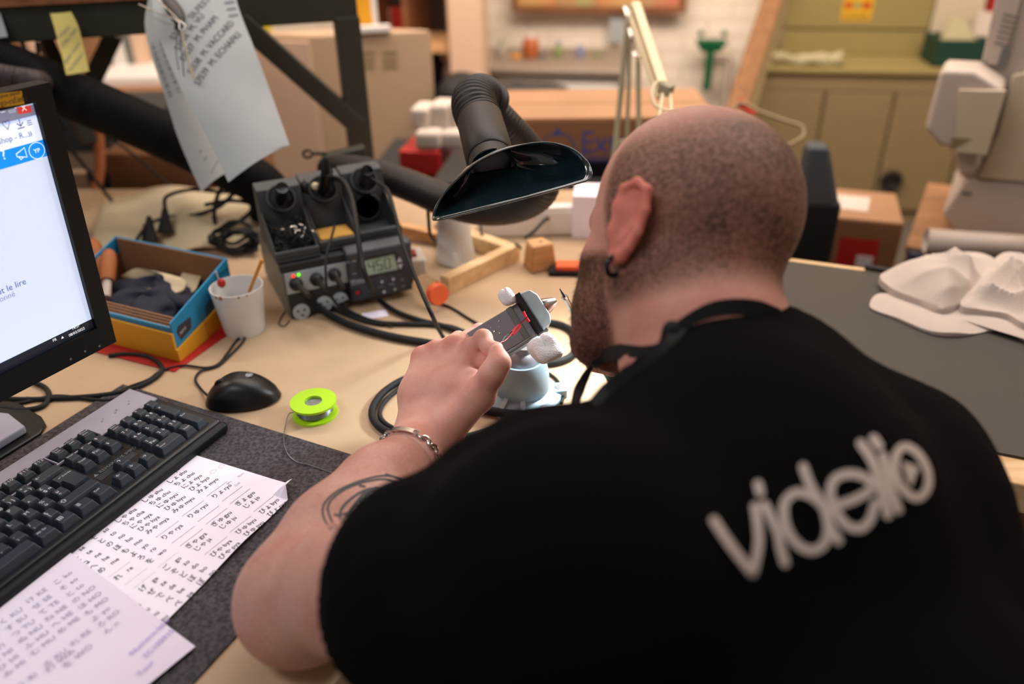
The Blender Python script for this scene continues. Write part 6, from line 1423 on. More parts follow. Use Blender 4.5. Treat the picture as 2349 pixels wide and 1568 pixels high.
# ------------------------------------------------------------------ person
class Field:
    """signed distance field on a grid, filled with smoothly joined shapes and turned into one skin"""
    def __init__(s, lo, hi, h, F=np.eye(3), O=np.zeros(3)):
        s.lo = np.array(lo, float); s.h = h; s.F = np.array(F, float); s.O = np.array(O, float)   # rows of F: grid axes in world
        s.n = np.ceil((np.array(hi) - s.lo) / h).astype(int) + 1
        s.V = np.full(s.n, 1.0, np.float32)
    def loc(s, p): return s.F @ (np.asarray(p, float) - s.O)
    def region(s, pts, pad):
        P = np.array([s.loc(p) for p in pts])
        a = np.floor((P.min(0) - pad - s.lo) / s.h).astype(int); b = np.ceil((P.max(0) + pad - s.lo) / s.h).astype(int) + 1
        a = np.clip(a, 0, s.n); b = np.clip(b, 0, s.n)
        if (b - a).min() <= 0: return None, None
        g = [s.lo[i] + s.h * np.arange(a[i], b[i], dtype=np.float32) for i in range(3)]
        return tuple(slice(a[i], b[i]) for i in range(3)), np.meshgrid(*[x.astype(np.float32) for x in g], indexing='ij')
    def merge(s, sl, d, k, sub=False):
        v = s.V[sl]
        if sub:
            w = -d; q = np.maximum(k - np.abs(v - w), 0) / k; s.V[sl] = np.maximum(v, w) + q * q * k / 4
        else:
            q = np.maximum(k - np.abs(v - d), 0) / k; s.V[sl] = np.minimum(v, d) - q * q * k / 4
    def cap(s, a, b, ra, rb=None, k=0.01, sub=False, flat=None):
        """tapered capsule; flat = (direction, factor) squeezes it along a direction"""
        rb = ra if rb is None else rb
        sl, g = s.region([a, b], max(ra, rb) + k + 2 * s.h)
        if sl is None: return s
        A = s.loc(a); Bv = s.loc(b); d = Bv - A
        x = [g[i] - A[i] for i in range(3)]
        L = float(d @ d) or 1e-9
        t = np.clip((x[0] * d[0] + x[1] * d[1] + x[2] * d[2]) / L, 0, 1)
        x = [x[i] - t * d[i] for i in range(3)]
        if flat:
            f = s.F @ unit(flat[0]); c = x[0] * f[0] + x[1] * f[1] + x[2] * f[2]
            x = [x[i] + c * f[i] * (flat[1] - 1) for i in range(3)]
        D = np.sqrt(x[0] ** 2 + x[1] ** 2 + x[2] ** 2) - (ra + (rb - ra) * t)
        s.merge(sl, D, k, sub); return s
    def chain(s, pts, rs, k=0.01, flat=None):
        for i in range(len(pts) - 1): s.cap(pts[i], pts[i + 1], rs[i], rs[i + 1], k, flat=flat)
        return s
    def ell(s, c, ax, r, k=0.01, sub=False):
        """ellipsoid: ax rows = its three axes in world"""
        ax = np.array([unit(a) for a in ax]); r = np.array(r, float)
        ex = np.abs((ax * r[:, None])).sum(0); c = np.asarray(c, float)
        corners = [c + np.array([i, j, l]) * ex for i in (-1, 1) for j in (-1, 1) for l in (-1, 1)]
        sl, g = s.region(corners, k + 2 * s.h)
        if sl is None: return s
        C0 = s.loc(c); A = ax @ s.F.T
        x = [g[i] - C0[i] for i in range(3)]
        u = [(x[0] * A[i][0] + x[1] * A[i][1] + x[2] * A[i][2]) / r[i] for i in range(3)]
        k0 = np.sqrt(u[0] ** 2 + u[1] ** 2 + u[2] ** 2); k1 = np.sqrt((u[0] / r[0]) ** 2 + (u[1] / r[1]) ** 2 + (u[2] / r[2]) ** 2)
        s.merge(sl, k0 * (k0 - 1) / np.maximum(k1, 1e-6), k, sub); return s
    def mesh(s):
        V = s.V; ins = V < 0
        c = [ins[i:i + V.shape[0] - 1, j:j + V.shape[1] - 1, l:l + V.shape[2] - 1] for i in (0, 1) for j in (0, 1) for l in (0, 1)]
        any_ = c[0].copy(); all_ = c[0].copy()
        for q in c[1:]: any_ |= q; all_ &= q
        idx = np.argwhere(any_ & ~all_)
        acc = np.zeros((len(idx), 3)); cnt = np.zeros(len(idx))
        cor = [(i, j, l) for i in (0, 1) for j in (0, 1) for l in (0, 1)]
        vals = {q: V[idx[:, 0] + q[0], idx[:, 1] + q[1], idx[:, 2] + q[2]] for q in cor}
        for a in cor:
            for ax in range(3):
                if a[ax]: continue
                b = list(a); b[ax] = 1; b = tuple(b)
                va, vb = vals[a], vals[b]; m = (va < 0) != (vb < 0)
                t = np.where(m, va / np.where(m, va - vb, 1), 0)
                p = np.tile(np.array(a, float), (len(idx), 1)); p[:, ax] += t
                acc[m] += p[m]; cnt[m] += 1
        P = s.lo + s.h * (idx + acc / cnt[:, None])
        P = P @ s.F + s.O
        num = -np.ones([k - 1 for k in V.shape], int); num[idx[:, 0], idx[:, 1], idx[:, 2]] = np.arange(len(idx))
        faces = []
        for ax in range(3):
            a, b = (ax + 1) % 3, (ax + 2) % 3
            sh = [slice(None)] * 3; sh2 = [slice(None)] * 3
            sh[ax] = slice(0, -1); sh2[ax] = slice(1, None)
            i0 = ins[tuple(sh)]; i1 = ins[tuple(sh2)]
            e = np.argwhere(i0 != i1)
            e = e[(e[:, a] > 0) & (e[:, b] > 0) & (e[:, a] < V.shape[a] - 1) & (e[:, b] < V.shape[b] - 1)]
            def at(da, db):
                q = e.copy(); q[:, a] -= da; q[:, b] -= db; return num[q[:, 0], q[:, 1], q[:, 2]]
            f = np.stack([at(1, 1), at(0, 1), at(0, 0), at(1, 0)], 1)
            flip = ~i0[e[:, 0], e[:, 1], e[:, 2]]
            f[flip] = f[flip][:, ::-1]
            faces.append(f)
        return P, np.concatenate(faces)
def relax(P, Fc, it=2, lam=0.5):
    for _ in range(it):
        S = np.zeros_like(P); n = np.zeros(len(P))
        for k in range(4):
            a, b = Fc[:, k], Fc[:, (k + 1) % 4]
            for q in range(3):
                S[:, q] += np.bincount(a, P[b, q], len(P)) + np.bincount(b, P[a, q], len(P))
            n += np.bincount(a, minlength=len(P)) + np.bincount(b, minlength=len(P))
        P = P + lam * (S / n[:, None] - P)
    return P
def np_mesh(name, P, Fc, mats, parent, attrs=None):
    me = bpy.data.meshes.new(name)
    inv = np.array(PM(parent)['_m'].inverted())
    P = P @ inv[:3, :3].T + inv[:3, 3]
    me.vertices.add(len(P)); me.vertices.foreach_set('co', P.astype(np.float32).ravel())
    me.loops.add(Fc.size); me.loops.foreach_set('vertex_index', Fc.astype(np.int32).ravel())
    me.polygons.add(len(Fc)); me.polygons.foreach_set('loop_start', np.arange(0, Fc.size, 4, dtype=np.int32))
    me.polygons.foreach_set('loop_total', np.full(len(Fc), 4, np.int32))
    me.polygons.foreach_set('use_smooth', np.ones(len(Fc), bool))
    for m in mats: me.materials.append(m)
    for k, v in (attrs or {}).items():
        a = me.attributes.new(k, 'FLOAT', 'POINT'); a.data.foreach_set('value', v.astype(np.float32))
    me.update(); me.validate()
    o = bpy.data.objects.new(name, me); col.objects.link(o); o.parent = parent; _pm[o.name] = {'_m': PM(parent)['_m']}
    return o

# joints (metres; the desk top is z = 0)
ELB = pd(690, 1365, .705); WR = pd(968, 1010, .905)
SHL = pd(1290, 1290, .50); SHR = pd(2050, 1090, .69)
NB = pd(1622, 790, .69)                                   # root of the neck
HC = pd(1590, 515, .738)                                  # centre of the skull
lft = unit(-.80 * CR + .18 * CU - .57 * CF); chin = -.467 * CR - .785 * CU + .408 * CF
chin = unit(chin - (chin @ lft) * lft); away = np.cross(chin, lft); away *= np.sign(away @ CF)
fwd = .56 * chin + .83 * away; up = -.83 * chin + .56 * away; rgt = -lft
def hp(x, y, z): return HC + rgt * x + fwd * y + up * z

# ---- head, neck and trunk
hd = Field((-.17, -.30, -.34), (.17, .17, .14), .0021, np.array([rgt, fwd, up]), HC)
AX = [rgt, fwd, up]
hd.ell(hp(0, -.010, .012), AX, (.078, .094, .090), .02)
hd.ell(hp(0, .02, .02), AX, (.074, .080, .085), .03)
hd.ell(hp(0, .045, -.045), AX, (.060, .052, .075), .03)
for sx in (-1, 1):
    hd.cap(hp(sx * .056, -.003, -.062), hp(sx * .03, .078, -.120), .027, .021, .03)
    hd.ell(hp(sx * .043, .062, -.045), AX, (.022, .025, .02), .02)
    hd.ell(hp(sx * .040, .058, -.085), AX, (.024, .032, .028), .025)
hd.ell(hp(0, .080, -.122), AX, (.027, .022, .020), .025)
hd.cap(hp(0, .03, -.105), hp(0, -.02, -.10), .035, .05, .03)
hd.cap(hp(-.035, .088, .0), hp(.035, .088, .0), .011, .011, .016)
hd.chain([hp(0, .098, -.01), hp(0, .112, -.034), hp(0, .122, -.052)], [.008, .009, .0115], .01)
for sx in (-1, 1):
    hd.ell(hp(sx * .012, .108, -.056), AX, (.009, .01, .008), .006)
    hd.ell(hp(sx * .032, .108, -.022), AX, (.017, .015, .011), .012, sub=True)
    hd.ell(hp(sx * .031, .086, -.022), AX, (.0135, .0135, .0125), .002)
    hd.cap(hp(sx * .043, .09, -.026), hp(sx * .018, .096, -.027), .004, .004, .004)
hd.chain([hp(-.024, .094, -.086), hp(0, .104, -.082), hp(.024, .094, -.086)], [.004, .006, .004], .006)
hd.chain([hp(-.02, .093, -.093), hp(0, .102, -.095), hp(.02, .093, -.093)], [.004, .0065, .004], .005)
# neck with its muscles down to the shoulders
hd.chain([hp(0, -.02, -.05), hp(.0, -.02, -.09), NB], [.055, .052, .056], .03)
hd.cap(NB, NB + [0, -.06, -.06], .066, .09, .04)
# ears, on a finer grid
ears = []
for sx in (-1, 1):
    o_ = rgt * sx; ev = unit(up * .97 - fwd * .16); en = unit(o_ * .98 - fwd * .16); en = unit(en - (en @ ev) * ev); eh = unit(-o_ * .16 - fwd * .98); eh = unit(eh - (eh @ ev) * ev - (eh @ en) * en)
    ec = hp(sx * .089, -.012, -.022)
    er = Field((-.035, -.045, -.03), (.035, .045, .022), .0011, np.array([eh, ev, en]), ec)
    def q(a, b_, c_=0.0): return ec + eh * a + ev * b_ + en * c_
    er.ell(q(.001, 0, 0), [eh, ev, en], (.0165, .031, .0055), .003)
    er.chain([q(-.010, -.004, .002), q(-.0145, .010, .003), q(-.012, .0265, .004), q(.001, .033, .005), (q(.0145, .0275, .006)), q(.0185, .010, .006), q(.017, -.008, .005), q(.010, -.022, .003), q(.003, -.030, .001)],
             [.0028, .0034, .0036, .0036, .0036, .0036, .0034, .0036, .006], .0035)
    er.ell(q(-.003, -.030, .0), [eh, ev, en], (.0085, .0095, .0045), .005)
    er.ell(q(.001, .008, .008), [eh, ev, en], (.0115, .019, .0065), .003, sub=True)
    er.ell(q(-.003, -.008, .006), [eh, ev, en], (.0075, .010, .0085), .003, sub=True)
    er.chain([q(.006, -.018, .002), q(.0095, -.004, .002), (q(.006, .012, .001))], [.0032, .0034, .0026], .004)
    er.ell(q(-.0125, -.009, .003), [eh, ev, en], (.004, .0065, .004), .004)
    er.cap(q(-.006, .008, -.006), q(-.010, .004, -.022), .013, .016, .01); er.cap(q(-.006, -.012, -.006), q(-.010, -.008, -.022), .011, .014, .01)
    Pe, Fe = er.mesh(); ears.append((relax(Pe, Fe, 1), Fe))
    if sx < 0: LOBE = q(-.003, -.035, 0.0); EH, EN, EV = eh, en, ev
Ph, Fh = hd.mesh(); Ph = relax(Ph, Fh, 1)
loc = (Ph - HC) @ np.array(AX).T
x, y, z = loc.T
def sstep(a, b, t): t = np.clip((t - a) / (b - a), 0, 1); return t * t * (3 - 2 * t)
scalp = sstep(-.125, -.07, z + .35 * np.clip(y, -1, 0)) * (1 - sstep(.03, .052, y + .25 * np.clip(-z, 0, 1))) * sstep(-.14, -.08, z)
thin = sstep(.045, .085, z + .35 * y)                      # sparse on the crown
hair = scalp * (0.55 - 0.30 * thin) * (1 - sstep(-.03, .02, y) * sstep(-.03, -.045, -z - .0) * 0)
beard = sstep(-.005, .03, y) * (1 - sstep(-.052, -.03, z)) * (1 - sstep(.11, .125, y)) * .62
side = sstep(.0, .02, y) * (1 - sstep(.035, .05, y)) * (1 - sstep(.03, .05, z)) * .4
hair = np.clip(np.maximum.reduce([hair, beard * sstep(-.17, -.13, z), side * scalp]), 0, 1)
ear = np.clip((np.abs(x) - .081) / .006, 0, 1) * (z < .03) * (z > -.07)
ear = ear * 0
hair = np.maximum(hair, .15) * (1 - ear)
flush_h = np.maximum(ear * .8, .25 * sstep(-.15, -.09, -np.abs(z + .13)))

# ---- left arm and hand
fa = unit(WR - ELB); side_v = unit(np.cross(fa, [0, 0, 1])); upv = np.cross(side_v, fa)
ar = Field((-.36, -.14, -.12), (.50, .14, .14), .0024, np.array([fa, side_v, upv]), ELB)
ar.chain([ELB + fa * .0, ELB + fa * .07, ELB + fa * .15, WR - fa * .03], [.047, .052, .043, .031], .03)
ar.cap(ELB + fa * .02 - upv * .012, ELB + fa * .10 + side_v * .012 , .042, .045, .03)
ar.chain([ELB, ELB + (SHL - ELB) * .3, ELB + (SHL - ELB) * .8], [.047, .050, .058], .03)
ar.ell(ELB - fa * .012 - upv * .01, [fa, side_v, upv], (.038, .042, .036), .03)
Pa, Fa = ar.mesh(); Pa = relax(Pa, Fa, 2)

KN = [pd(1071, 792, .925), pd(1032, 786, .945), pd(993, 797, .955), pd(957, 812, .958)]   # knuckles, index to little finger
hx = unit(KN[0] - KN[3]); hy = unit((KN[1] + KN[2]) / 2 - WR); hn = unit(np.cross(hx, hy)); hx = np.cross(hy, hn)
ha = Field((-.08, -.17, -.14), (.13, .08, .12), .0013, np.array([hx, hy, hn]), (KN[1] + KN[2]) / 2)
def hw(p, f, n=0, l=0): return np.asarray(p) + hy * f + hn * n + hx * l
SK = -.010                                                # joints lie under the skin
ha.chain([WR - fa * .075, WR - fa * .03, WR], [.033, .0305, .031], .02, flat=(hn, 1.12))
cr = [WR + hx * .021 + hy * .012, WR + hx * .008 + hy * .015, WR - hx * .008 + hy * .013, WR - hx * .021 + hy * .01]
for i in range(4):
    ha.chain([cr[i] + hn * (-.008), (cr[i] + KN[i]) / 2 + hn * (-.006), KN[i] + hn * SK], [.021, .0165, .0125], .018)
for i in range(3):
    ha.cap((cr[i] + KN[i]) / 2 + hn * -.012, (cr[i + 1] + KN[i + 1]) / 2 + hn * -.012, .014, .014, .02)
for i in range(4): ha.ell(KN[i] + hn * (-.0065), [hx, hy, hn], (.0088, .0095, .0075), .008)
# fingers: proximal, middle and distal bones curling under the hand
PT = pd(1140, 802, .895)                                  # the pinch
def finger(i, segs, rs):
    p = KN[i] + hn * SK; pts = [p]
    for (f, n, l), L in segs:
        p = p + unit(hy * f + hn * n + hx * l) * L; pts.append(p)
    ha.chain(pts, rs, .0045)
    return pts
IP = pd(1116, 788, .892); IQ = pd(1131, 806, .888)
idx_pts = [KN[0] + hn * SK, pd(1108, 776, .915), pd(1121, 797, .902), PT + CU * .002]
ha.chain(idx_pts, [.0112, .0098, .0085, .0072], .005)
ha.ell(idx_pts[1], [hx, hy, hn], (.0102, .0102, .0098), .004)
finger(1, [((.75, -.66, .30), .043), ((-.35, -.9, .35), .026), ((-.9, -.3, .25), .02)], [.0115, .0098, .0088, .0075])
finger(2, [((.70, -.7, .16), .040), ((-.45, -.88, .2), .025), ((-.95, -.2, .2), .019)], [.011, .0095, .0085, .0072])
finger(3, [((.62, -.78, .05), .031), ((-.5, -.85, .12), .02), ((-.95, -.2, .1), .017)], [.0105, .0086, .0076, .0066])
# thumb from the side of the palm near the wrist
TB = [WR + hx * .024 + hy * .012 - hn * .008, pd(1098, 905, .885), pd(1128, 858, .873), pd(1145, 832, .872), pd(1139, 806, .878)]
ha.chain(TB, [.020, .0175, .0125, .0112, .0084], .010)
ha.ell(TB[2], [hx, hy, hn], (.0125, .0125, .0115), .006)
ha.cap(pd(1078, 890, .90), pd(1088, 862, .905), .0105, .008, .012)       # web between thumb and index finger
ha.chain([pd(1062, 850, .935), pd(1092, 832, .935), pd(1112, 822, .925)], [.015, .012, .009], .006)
Pb, Fb = ha.mesh(); Pb = relax(Pb, Fb, 1)
kd = np.min([np.linalg.norm(Pb - (k + hn * -.002), axis=1) for k in KN], axis=0)
flush_b = np.clip(1 - kd / .016, 0, 1) * .55 + np.clip(1 - np.linalg.norm(Pb - pd(1139, 806, .87), axis=1) / .014, 0, 1) * .5

# ---- right arm and hand, mostly hidden behind the head, holding the soldering iron
ELR = np.array([.345, .775, .055]); WRR = pd(1570, 810, .93); IR = pd(1350, 740, .96)
ra = Field((-.02, .35, -.05), (.62, 1.08, .35), .0034)
ra.chain([SHR + [0, .01, -.03], ELR], [.046, .042], .03)
ra.chain([ELR, ELR * .6 + WRR * .4, WRR], [.046, .043, .030], .03)
rh = unit(IR - WRR)
ra.chain([WRR, WRR + rh * .05, WRR + rh * .085], [.030, .034, .030], .02)
rs_ = unit(np.cross(rh, [0, 0, 1])); ru = np.cross(rs_, rh)
for i in range(4):
    b0 = WRR + rh * .085 + rs_ * (.028 - .019 * i) + ru * .008
    ra.chain([b0, b0 + rh * .03 - ru * .022, b0 + rh * .012 - ru * .042, b0 - rh * .008 - ru * .04], [.011, .0098, .009, .008], .005)
tb = WRR + rh * .03 - rs_ * .028 - ru * .01
ra.chain([tb, tb + rh * .04 - ru * .016, tb + rh * .066 - ru * .03 + rs_ * .01], [.017, .012, .0095], .01)
Pr, Fr = ra.mesh(); Pr = relax(Pr, Fr, 2)

# ---- trunk under the clothes (one skin with the neck)
tk = Field((-.12, -.12, -.42), (.56, .78, .38), .008)
HIP = np.array([.30, .14, -.27])
tk.chain([NB + [0, -.03, -.04], (SHL + SHR) / 2 + [.0, .02, -.05], HIP * .5 + (SHL + SHR) / 4 + [0, -.01, -.01], HIP], [.06, .11, .115, .13], .06)
tk.cap(SHL + [.03, .0, 0], SHR - [.03, .0, 0], .055, .055, .05)
Pt, Ft = tk.mesh()

person = T('person', 'person with shaved head and black printed t-shirt bending over the vise, soldering', 'person', frame((.25, .2, -.75)))
parts_ = [(ears[0][0], ears[0][1], None, np.full(len(ears[0][0]), .75)), (ears[1][0], ears[1][1], None, np.full(len(ears[1][0]), .75)), (Ph, Fh, hair, flush_h), (Pa, Fa, np.full(len(Pa), .24), None), (Pb, Fb, None, flush_b), (Pr, Fr, None, None), (Pt, Ft, None, None)]
PP = []; FF = []; HH = []; RR = []; off = 0
for p, f, h_, r_ in parts_:
    PP.append(p); FF.append(f + off); off += len(p)
    HH.append(h_ if h_ is not None else np.zeros(len(p))); RR.append(r_ if r_ is not None else np.zeros(len(p)))
body = np_mesh('body', np.concatenate(PP), np.concatenate(FF), [M['skin']], person, {'hair': np.concatenate(HH), 'flush': np.concatenate(RR)})

# short beard hairs on jaw and cheeks
ok_ = np.where(beard > .3)[0]; rb_ = np.random.RandomState(11); b = B()
nb = np.zeros((len(Ph), 3))
fn_ = np.cross(Ph[Fh[:, 2]] - Ph[Fh[:, 0]], Ph[Fh[:, 3]] - Ph[Fh[:, 1]])
for k in range(4):
    for q in range(3): nb[:, q] += np.bincount(Fh[:, k], fn_[:, q], len(Ph))
nb /= np.linalg.norm(nb, axis=1)[:, None] + 1e-9
if np.mean(np.einsum('ij,ij->i', nb, Ph - HC)) < 0: nb = -nb
for i in rb_.choice(ok_, 4200):
    p = Ph[i] + rb_.normal(size=3) * .0006; d = unit(nb[i] + .55 * (-up) + rb_.normal(size=3) * .35); L_ = rb_.uniform(.0025, .0055)
    x_ = unit(np.cross(d, rb_.normal(size=3))) * .00013; y_ = np.cross(d, x_)
    b.add([tuple(p + x_), tuple(p - .5 * x_ + .87 * y_), tuple(p - .5 * x_ - .87 * y_), tuple(p + d * L_)], [(0, 1, 3), (1, 2, 3), (2, 0, 3)])
bo_ = b.out('beard', M['beardhair'], person); bo_['kind'] = 'stuff'

# ---- t-shirt
sh = Field((-.20, -.14, -.34), (.60, .80, .40), .0045)
MID = (SHL + SHR) / 2
sh.chain([MID + [0, .05, .0], MID * .6 + HIP * .4 + [.0, -.035, .035], HIP], [.115, .15, .165], .07)
sh.chain([SHL + [.05, 0, -.02], MID + [0, .0, .0], SHR + [-.035, 0, -.02]], [.075, .098, .07], .05)
sh.cap(NB + [.028, -.048, -.050], MID + [.02, 0, -.02], .078, .10, .05)
sh.chain([SHL, SHL + (ELB - SHL) * .45, ELB + (SHL - ELB) * .40 + [0, 0, -.008]], [.078, .066, .060], .04)
sh.cap(SHL + (ELB - SHL) * .3 + [.02, -.0, -.03], ELB + (SHL - ELB) * .40 + [.02, -.0, -.02], .07, .07, .03)
sh.cap(NB + [.012, -.035, -.03], NB + unit(hp(0, -.02, -.09) - NB) * .03, .066, .062, .03)
sh.cap(pd(1108, 1092, .60), pd(1190, 1086, .60), .030, .040, .03)
sh.cap(SHL + [.0, .02, .0], pd(1310, 1085, .62), .066, .045, .05)
sh.cap(pd(1800, 905, .695), pd(2110, 1020, .715), .060, .045, .05)
sh.cap(pd(2060, 1200, .66), pd(2120, 1560, .62), .085, .10, .05)
sh.chain([SHR + [0, 0, -.01], SHR + (ELR - SHR) * .7], [.066, .062], .04)
Ps, Fs = sh.mesh(); Ps = relax(Ps, Fs, 2)
nz = np.random.RandomState(3)
# soft folds
def folds(P):
    d = np.zeros(len(P))
    for _ in range(9):
        k = nz.normal(size=3) * 28; d += np.sin(P @ k + nz.rand() * 6) * nz.rand()
    return d
nrm = Ps - (MID * .5 + HIP * .5); nrm /= np.linalg.norm(nrm, axis=1)[:, None]
def ridged(P):
    d = np.zeros(len(P))
    for dx, fr_, am in (([.5, -.6, .7], 34, .0022), ([-.3, .8, .5], 47, .0016), ([.9, .2, -.4], 40, .0016), ([.2, .5, .9], 62, .0010)):
        w = P @ unit(dx) * fr_ + 2.2 * np.sin(P @ np.array([9., -7., 5.])) + 1.5 * np.sin(P @ np.array([-6., 11., 8.]) + 1)
        d += am * (np.abs(np.sin(w)) ** .7 - .6) * (.5 + .5 * np.sin(P @ np.array([13., 6., -9.]) + fr_))
    return d
Ps = Ps + nrm * (folds(Ps) * .0009 + ridged(Ps))[:, None]
# openings: neck hole above the collar line and the sleeve ends
cut = (Ps - (NB + [.0, .0, .022])) @ unit([-.12, .62, .55]) > 0
cut &= np.linalg.norm(Ps - NB, axis=1) < .135
sl_ax = unit(ELB - SHL)
cut |= ((Ps - (ELB + (SHL - ELB) * .45)) @ unit(sl_ax + np.array([.0, .10, .25])) > 0) & (np.linalg.norm(Ps - ELB, axis=1) < .22)
keep = ~cut[Fs].any(1)
shirt = np_mesh('t_shirt', Ps, Fs[keep], [M['shirt']], person)
shirt['label'] = 'black cotton t-shirt with white printed word on the back'
m_ = shirt.modifiers.new('s', 'SOLIDIFY'); m_.thickness = 0.0015; m_.offset = 1

sh_bvh = BVHTree.FromPolygons([Vector(p) for p in Ps], [tuple(int(i) for i in f) for f in Fs[keep]])
ar_bvh = BVHTree.FromPolygons([Vector(p) for p in Pa], [tuple(int(i) for i in f) for f in Fa])
def printed(strokes, bvh, name, material, lift, polys=(), parent=None):
    """lays a print of given strokes (seen from the back) on a curved surface"""
    b = B(); o = Vector(CAM)
    def hit(p):
        d = Vector(ray(p[0], p[1])).normalized(); h = bvh.ray_cast(o, d)
        return None if h[0] is None else h[0] - d * lift
    for pts, w, closed in strokes:
        P = smooth_path([np.array(q, float) for q in pts], 6, closed)
        n = len(P); dense = []
        for i in range(n):
            a = P[i]; c = P[(i + 1) % n] if closed else P[min(i + 1, n - 1)]
            dense.append(a)
        if closed: dense.append(P[0])
        vs = []; ok = []
        K = 4
        for i, q in enumerate(dense):
            t = unit(dense[min(i + 1, len(dense) - 1)] - dense[max(i - 1, 0)] + 1e-9); nn = np.array([-t[1], t[0]]) * w / 2
            for k in range(K + 1):
                h = hit(q + nn * (2 * k / K - 1)); ok.append(h is not None); vs.append(tuple(h) if h is not None else (0, 0, 0))
        fs = [(i * (K + 1) + k, i * (K + 1) + k + 1, (i + 1) * (K + 1) + k + 1, (i + 1) * (K + 1) + k) for i in range(len(dense) - 1) for k in range(K)]
        b.add(vs, [f for f in fs if all(ok[j] for j in f)])
        for e in ((dense[0], dense[-1]) if not closed else ()):
            c = [hit(e)] + [hit(e + w / 2 * np.array([math.cos(a * .63), math.sin(a * .63)])) for a in range(10)]
            if all(x is not None for x in c): b.add([tuple(x) for x in c], [(0, 1 + k, 1 + (k + 1) % 10) for k in range(10)])
    for poly in polys:
        c = [hit(q) for q in poly]
        if all(x is not None for x in c): b.add([tuple(x) for x in c], [tuple(range(len(c)))])
    return b.out(name, material, parent or person)
Z = lambda L: [(x / 2.5375 + 1549, y / 2.5375 + 950) for x, y in L]
W_ = 20
logo = [(Z([(225, 615), (330, 770), (452, 925)]), W_, False), (Z([(452, 925), (485, 760), (480, 640), (465, 535)]), W_, False),
        (Z([(482, 405), (494, 455)]), 20, False), (Z([(520, 525), (595, 680), (615, 780), (640, 865)]), W_, False),
        (Z([(745, 305), (790, 420), (870, 540), (900, 640), (950, 735)]), W_, False),
        (Z([(862, 540), (790, 475), (700, 455), (635, 520), (642, 640), (700, 745), (790, 792), (865, 755), (890, 660)]), W_, True),
        (Z([(940, 530), (1040, 495), (1145, 440)]), 20, False),
        (Z([(1145, 440), (1120, 375), (1020, 345), (930, 375), (903, 460), (940, 570), (1000, 645), (1080, 662), (1135, 610), (1165, 515)]), W_, False),
        (Z([(1080, 168), (1145, 265), (1190, 400), (1238, 585)]), 21, False), (Z([(1155, 140), (1185, 182)]), 22, False),
        (Z([(1210, 240), (1252, 420), (1298, 555)]), 20, False),
        (Z([(1335, 185), (1285, 240), (1282, 340), (1330, 440), (1410, 485), (1468, 430), (1470, 330), (1415, 230)]), 19, True)]
printed(logo, sh_bvh, 'printed_lettering', M['print'], .0065, [Z([(1315, 272), (1420, 305), (1370, 425)])], shirt)
Y3 = lambda L: [(x / 2.347 + 500, y / 2.347 + 900) for x, y in L]
tat = [(Y3([(985, 462), (920, 447), (850, 452), (750, 480), (650, 525), (585, 580), (563, 630), (578, 690), (612, 738)]), 3.5, False),
       (Y3([(1000, 490), (900, 466), (800, 478), (700, 512), (625, 562), (592, 612), (602, 665), (632, 722)]), 3.5, False),
       (Y3([(940, 520), (860, 512), (780, 530), (705, 580), (664, 630), (660, 680), (690, 695)]), 4.5, False),
       (Y3([(670, 690), (735, 600), (790, 540), (850, 530), (875, 590)]), 4, False), (Y3([(665, 655), (740, 640), (800, 640)]), 3.5, False),
       (Y3([(700, 690), (760, 610), (800, 545)]), 4, False), (Y3([(740, 600), (775, 640), (790, 650)]), 4, False),
       (Y3([(760, 585), (800, 560), (870, 600)]), 4, False), (Y3([(810, 540), (840, 580), (838, 610)]), 4, False),
       (Y3([(765, 500), (790, 505)]), 4, False), (Y3([(630, 655), (645, 660)]), 4, False), (Y3([(905, 440), (935, 450)]), 4, False), (Y3([(850, 512), (900, 520), (960, 512)]), 6, False)]
printed([(p, w * 1.35, c) for p, w, c in tat], ar_bvh, 'forearm_tattoo', M['tattoo'], .0004, (), body)

# ---- apron straps tied at the neck
b = B()
sk_bvh = BVHTree.FromPolygons([Vector(p) for p in Ph], [tuple(int(i) for i in f) for f in Fh])
def srf(px, py, lift=.003, D=.69):
    o = Vector(CAM); d = Vector(ray(px, py)).normalized(); best = None
    for t_ in (sh_bvh, sk_bvh):
        h = t_.ray_cast(o, d)
        if h[0] is not None and (best is None or h[3] < best[1]): best = (h[0], h[3])
    return np.array(best[0] - d * lift) if best else pd(px, py, D)
def strap(pts, w):
    P = smooth_path([srf(*p) if len(p) == 2 or p[2] < .1 else pd(*p) for p in pts], 6); n = len(P); ws = np.interp(np.linspace(0, 1, n), np.linspace(0, 1, len(w)), w)
    vs = []
    for i in range(n):
        t = unit(P[min(i + 1, n - 1)] - P[max(i - 1, 0)]); v = unit(P[i] - CAM); s_ = unit(np.cross(t, v)); q = unit(np.cross(s_, t))
        for a, c in ((-1, -1), (1, -1), (1, 1), (-1, 1)): vs.append(tuple(P[i] + s_ * ws[i] / 2 * a + q * .0010 * c))
    fs = [(4 * i + k, 4 * i + (k + 1) % 4, 4 * i + 4 + (k + 1) % 4, 4 * i + 4 + k) for i in range(n - 1) for k in range(4)] + [(0, 1, 2, 3), (4 * n - 1, 4 * n - 2, 4 * n - 3, 4 * n - 4)]
    b.add(vs, fs)
strap([(1785, 722), (1740, 708), (1690, 703), (1640, 708), (1595, 726), (1555, 752)], [.010, .013, .013, .012, .010, .009])
strap([(1540, 745), (1538, 775), (1515, 800), (1470, 806), (1420, 806), (1385, 818), (1362, 836)], [.010, .016, .010, .009, .013, .012, .006])
strap([(1560, 750), (1545, 790), (1500, 830), (1450, 868), (1400, 905), (1365, 935)], [.012, .017, .016, .022, .020, .014])
strap([(1358, 838, .70), (1342, 865, .715), (1328, 895, .715), (1318, 928, .70)], [.004, .008, .010, .007])
b.ball(tuple(srf(1540, 762, .004)), (.008, .008, .010), 12)
